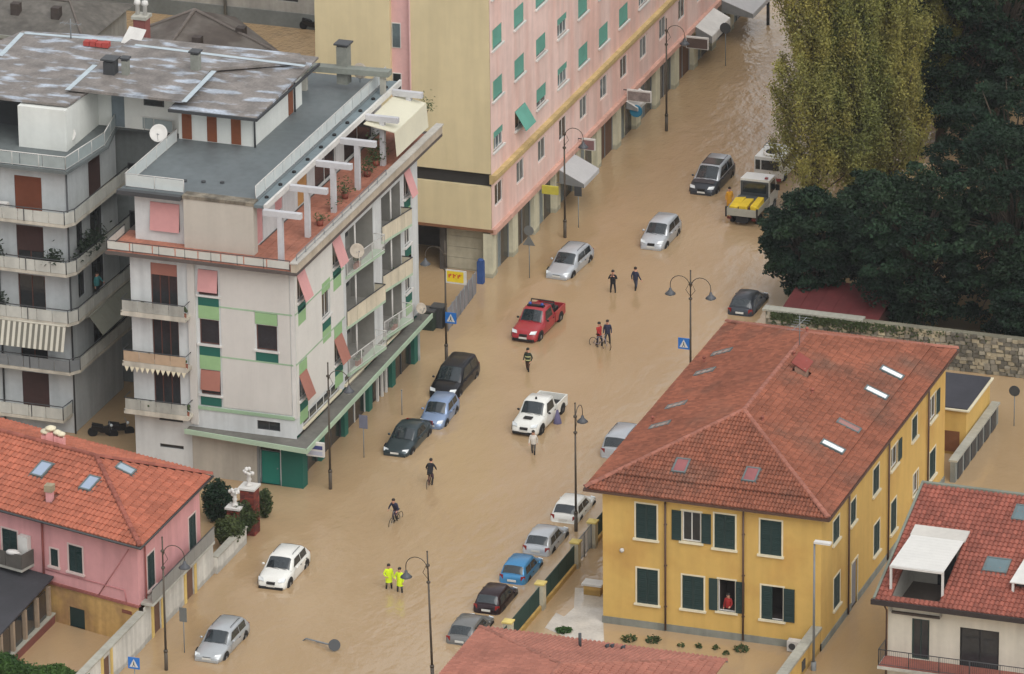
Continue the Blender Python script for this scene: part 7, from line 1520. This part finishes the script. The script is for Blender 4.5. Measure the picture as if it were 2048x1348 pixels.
def broad(x, y, h, rx, ry, z0, label, m_, n=45000, name='evergreen_tree', group='dark evergreens behind the stone wall', size=.13, nclump=230, m2=None):
    t = thing(name, label, 'tree', (x,y,0), group); q = MB(); q.tube([(x,y,-.4),(x+.15,y,h*.3),(x,y+.1,h*.75)], [.42,.3,.1], 8); q.build('trunk', BARK, t); q = MB(); pts = []; pts2 = []
    cz = (z0+h)/2; rz = (h-z0)/2
    for i in range(nclump):
        d = rng.normal(size=3); d /= np.linalg.norm(d); f = rng.uniform(.55,1.0)**.6
        lump = 1+.16*math.sin(3*d[0]+x)*math.cos(2.5*d[1]+y)+rng.uniform(-.1,.12)
        c = np.array([x+d[0]*rx*f*lump, y+d[1]*ry*f*lump, cz+d[2]*rz*f*lump]); cr = rng.uniform(.4,1.0)*min(rx,3.5)/3.4
        if c[2] < .4: continue
        if i % 3 == 0: q.tube([(x,y,max(.8,cz-rz*.5)), tuple((np.array((x,y,cz))+c)/2), tuple(c)], [.12,.07,.02], 5)
        k = n//nclump; v = rng.normal(size=(k,3)); v /= np.linalg.norm(v, axis=1)[:,None]; v[:,2] = np.where(v[:,2] < -.3, -v[:,2]*.4, v[:,2]); (pts2 if m2 and rng.random() < .35 else pts).append(c+v*cr*rng.uniform(.55,1.05,(k,1))*np.array([1,1,.75]))
    q.build('limbs', BARK, t); leaves('crown', np.concatenate(pts), size, m_, t)
    if pts2: leaves('lighter_foliage', np.concatenate(pts2), size, m2, t)
    return t
for i, (px, py, h, r, lab, m_) in enumerate((
    (1628,455,20.5,2.7,'nearest olive-gold poplar at the street edge above the flatbed truck',POP),
    (1705,452,19.5,2.3,'poplar second from the street edge, right of the nearest one',POP2),
    (1775,440,20.5,2.4,'poplar third from the street edge, in front of the dark evergreens',POP),
    (1672,330,20.0,2.5,'poplar just behind the nearest one at the street edge',POP2),
    (1752,318,21,2.5,'poplar in the middle of the rear rank',POP),
    (1835,310,20,2.3,'poplar at the right end of the rear rank',POP2),
    (1700,190,20,2.4,'poplar farthest back near the top edge',POP))):
    g_ = G(px, py); poplar(g_.x, g_.y, h, r, lab, m_, 62000)
ev = ((16.3,10.2,7.8,3.0,2.8,.9,'small dark evergreen overhanging the street by the flatbed truck'),
    (39.0,6.6,10.5,4.4,2.6,.3,'low dark evergreen close behind the wall at the right edge'),
    (32.8,5.9,8.0,3.4,2.0,.3,'low dark evergreen close behind the wall, left of the one at the right edge'),
    (20.0,14.0,8.0,3.2,3.0,1.0,'dark evergreen behind the small one at the street edge'),
    (24.0,8.3,10.5,4.2,3.6,.6,'broad dark evergreen straight behind the red shed'),
    (30.0,9.0,13.5,5.0,4.2,.8,'tall dark evergreen in the middle of the group'),
    (36.5,8.0,13.5,5.0,4.2,.6,'massive dark evergreen at the right edge of the photo'),
    (27.5,17.0,14.5,4.6,4.2,2.0,'dark evergreen standing behind the middle one'),
    (35.5,18.5,17,5.2,4.8,2.0,'tallest dark evergreen rising at the back right'),
    (41.5,22.0,18,5.0,4.6,2.0,'dark evergreen cut by the right edge, farthest back'),
    (33.0,30.0,18,5.0,4.6,3.0,'dark conifer behind the evergreens near the top right corner'),
    (41.0,34.0,20,5.5,5.0,3.0,'dark conifer at the top right corner'),
    (32.0,22.0,16.5,4.6,4.4,2.0,'dark evergreen filling the gap right of the poplars'),
    (46.0,12.0,15,4.8,4.4,1.0,'dark evergreen mostly outside the right edge'))
for px, py, h, rx, lab in ((1880,300,15,4.2,'dark evergreen right of the poplar row'),(1985,300,17,4.6,'dark evergreen behind the others near the right edge'),(1930,170,17,4.5,'dark tree in front of the brownish building'),(2060,200,18,5,'dark tree at the top right corner'),(1870,130,17,4.2,'dark tree glimpsed behind the poplars at the top')):
    g_ = G(px, py); ev += ((g_.x, g_.y, h, rx, rx*.9, 1.5, lab),)
for x, y, h, rx, ry, z0, lab in ev: broad(x, y, h, rx, ry, z0, lab, EVG, m2=EVG2)
bq = G(1900,60); bk = thing('shaded_building', 'brownish building just seen between the trees at the top right', 'building', (bq.x+8, bq.y+6, 0)); MB().box(bq.x, bq.y, -.3, bq.x+24, bq.y+14, 13).build('wall', mat('brown_grey_wall', (112, 102, 88), var=.15, streak=.2), bk)
def shrub(p, rx, rz, label, m_, n=2500, name='shrub', group=None, size=.09, zc=None):
    t = thing(name, label, 'shrub', p, group); zc = rz if zc is None else zc
    q = MB()
    for k in range(4): q.tube([(p.x,p.y,p.z-.3),(p.x+random.uniform(-.3,.3)*rx,p.y+random.uniform(-.3,.3)*rx,p.z+zc)], [.03,.01], 4)
    q.build('stem', BARK, t); v = rng.normal(size=(n,3)); v /= np.linalg.norm(v,axis=1)[:,None]; rr = rng.uniform(.35,1.0,(n,1))**.5*(1+.18*np.sin(v[:,:1]*6)*np.cos(v[:,1:2]*5)); C_ = np.array([p.x,p.y,p.z+zc])+v*rr*np.array([rx,rx,rz]); C_ = C_[C_[:,2] > p.z-.05]; leaves('foliage', C_, size, m_, t)
shrub(G(436,1040), .9, 1.25, 'dark rounded shrub against the end wall of the pink house', EVG2, 5000)
p_ = G(452,1100); shrub(Vector((-4.7,p_.y+.3,.3)), .85, .8, 'green hedge plant behind the low white wall, nearer the pink house', SHR, 4000); shrub(Vector((-4.6,p_.y+2.2,.3)), .9, .95, 'green hedge plant behind the low white wall, nearer the brick piers', SHR, 4500)
shrub(G(530,1035), .45, .9, 'small upright shrub on the street side of the tall brick pier', SHR, 1600)
hd = thing('hedge', 'thick bright green hedge across the lower left corner', 'hedge', (-10, -62.5, 0)); A_ = G(-20,1310,1.9); B_ = G(150,1348,1.9)
n = 26000; tt = rng.uniform(-.1,1.15,(n,1)); C_ = np.array(A_)*(1-tt)+np.array(B_)*tt; C_[:,2] = rng.uniform(0,2.0,n); C_[:,:2] += rng.normal(size=(n,2))*.1; side = rng.uniform(-1.4,.1,n); C_[:,1] += side; C_[:,2] = np.where(rng.random(n) < .65, 1.9+.22*np.sin(C_[:,0]*1.9)+.12*np.sin(C_[:,1]*4)+rng.normal(size=n)*.07, C_[:,2]); leaves('foliage', C_, .1, HED, hd)
q = MB()
for k in range(8): p_ = A_.lerp(B_, k/7); q.tube([(p_.x,p_.y-.6,-.3),(p_.x,p_.y-.6,1.7)], .04, 5)
q.build('stem', BARK, hd)
for i, (px, py, lab) in enumerate(((1258,1282,'low leafy plant in the flooded yard, leftmost of the row below the yellow house'),(1306,1284,'bushiest low plant in the flooded yard below the yellow house'),(1482,1302,'low leafy plant near the right end of the yellow front wall'))):
    shrub(G(px, py, -.05), .42, .22, lab, SHR, 130, 'yard_plant', 'low plants in the flooded yard', .11, .12)
for i, (px, py) in enumerate(((1362,1294),(1398,1296),(1432,1300),(1452,1310))): shrub(G(px, py, -.05), .2, .2, ('leftmost thin sprig poking out of the water below the yellow house','second thin sprig from the left below the yellow house','third thin sprig from the left below the yellow house','rightmost thin sprig, nearest the plant at the right end')[i], SHR, 70, 'yard_plant', 'thin sprigs in the flooded yard', .09, .08)
pz = G(1128,1262,.02); shrub(pz, .45, .12, 'patch of green weed at the edge of the wet paving', HED, 300, 'yard_plant', None, .1, .05)
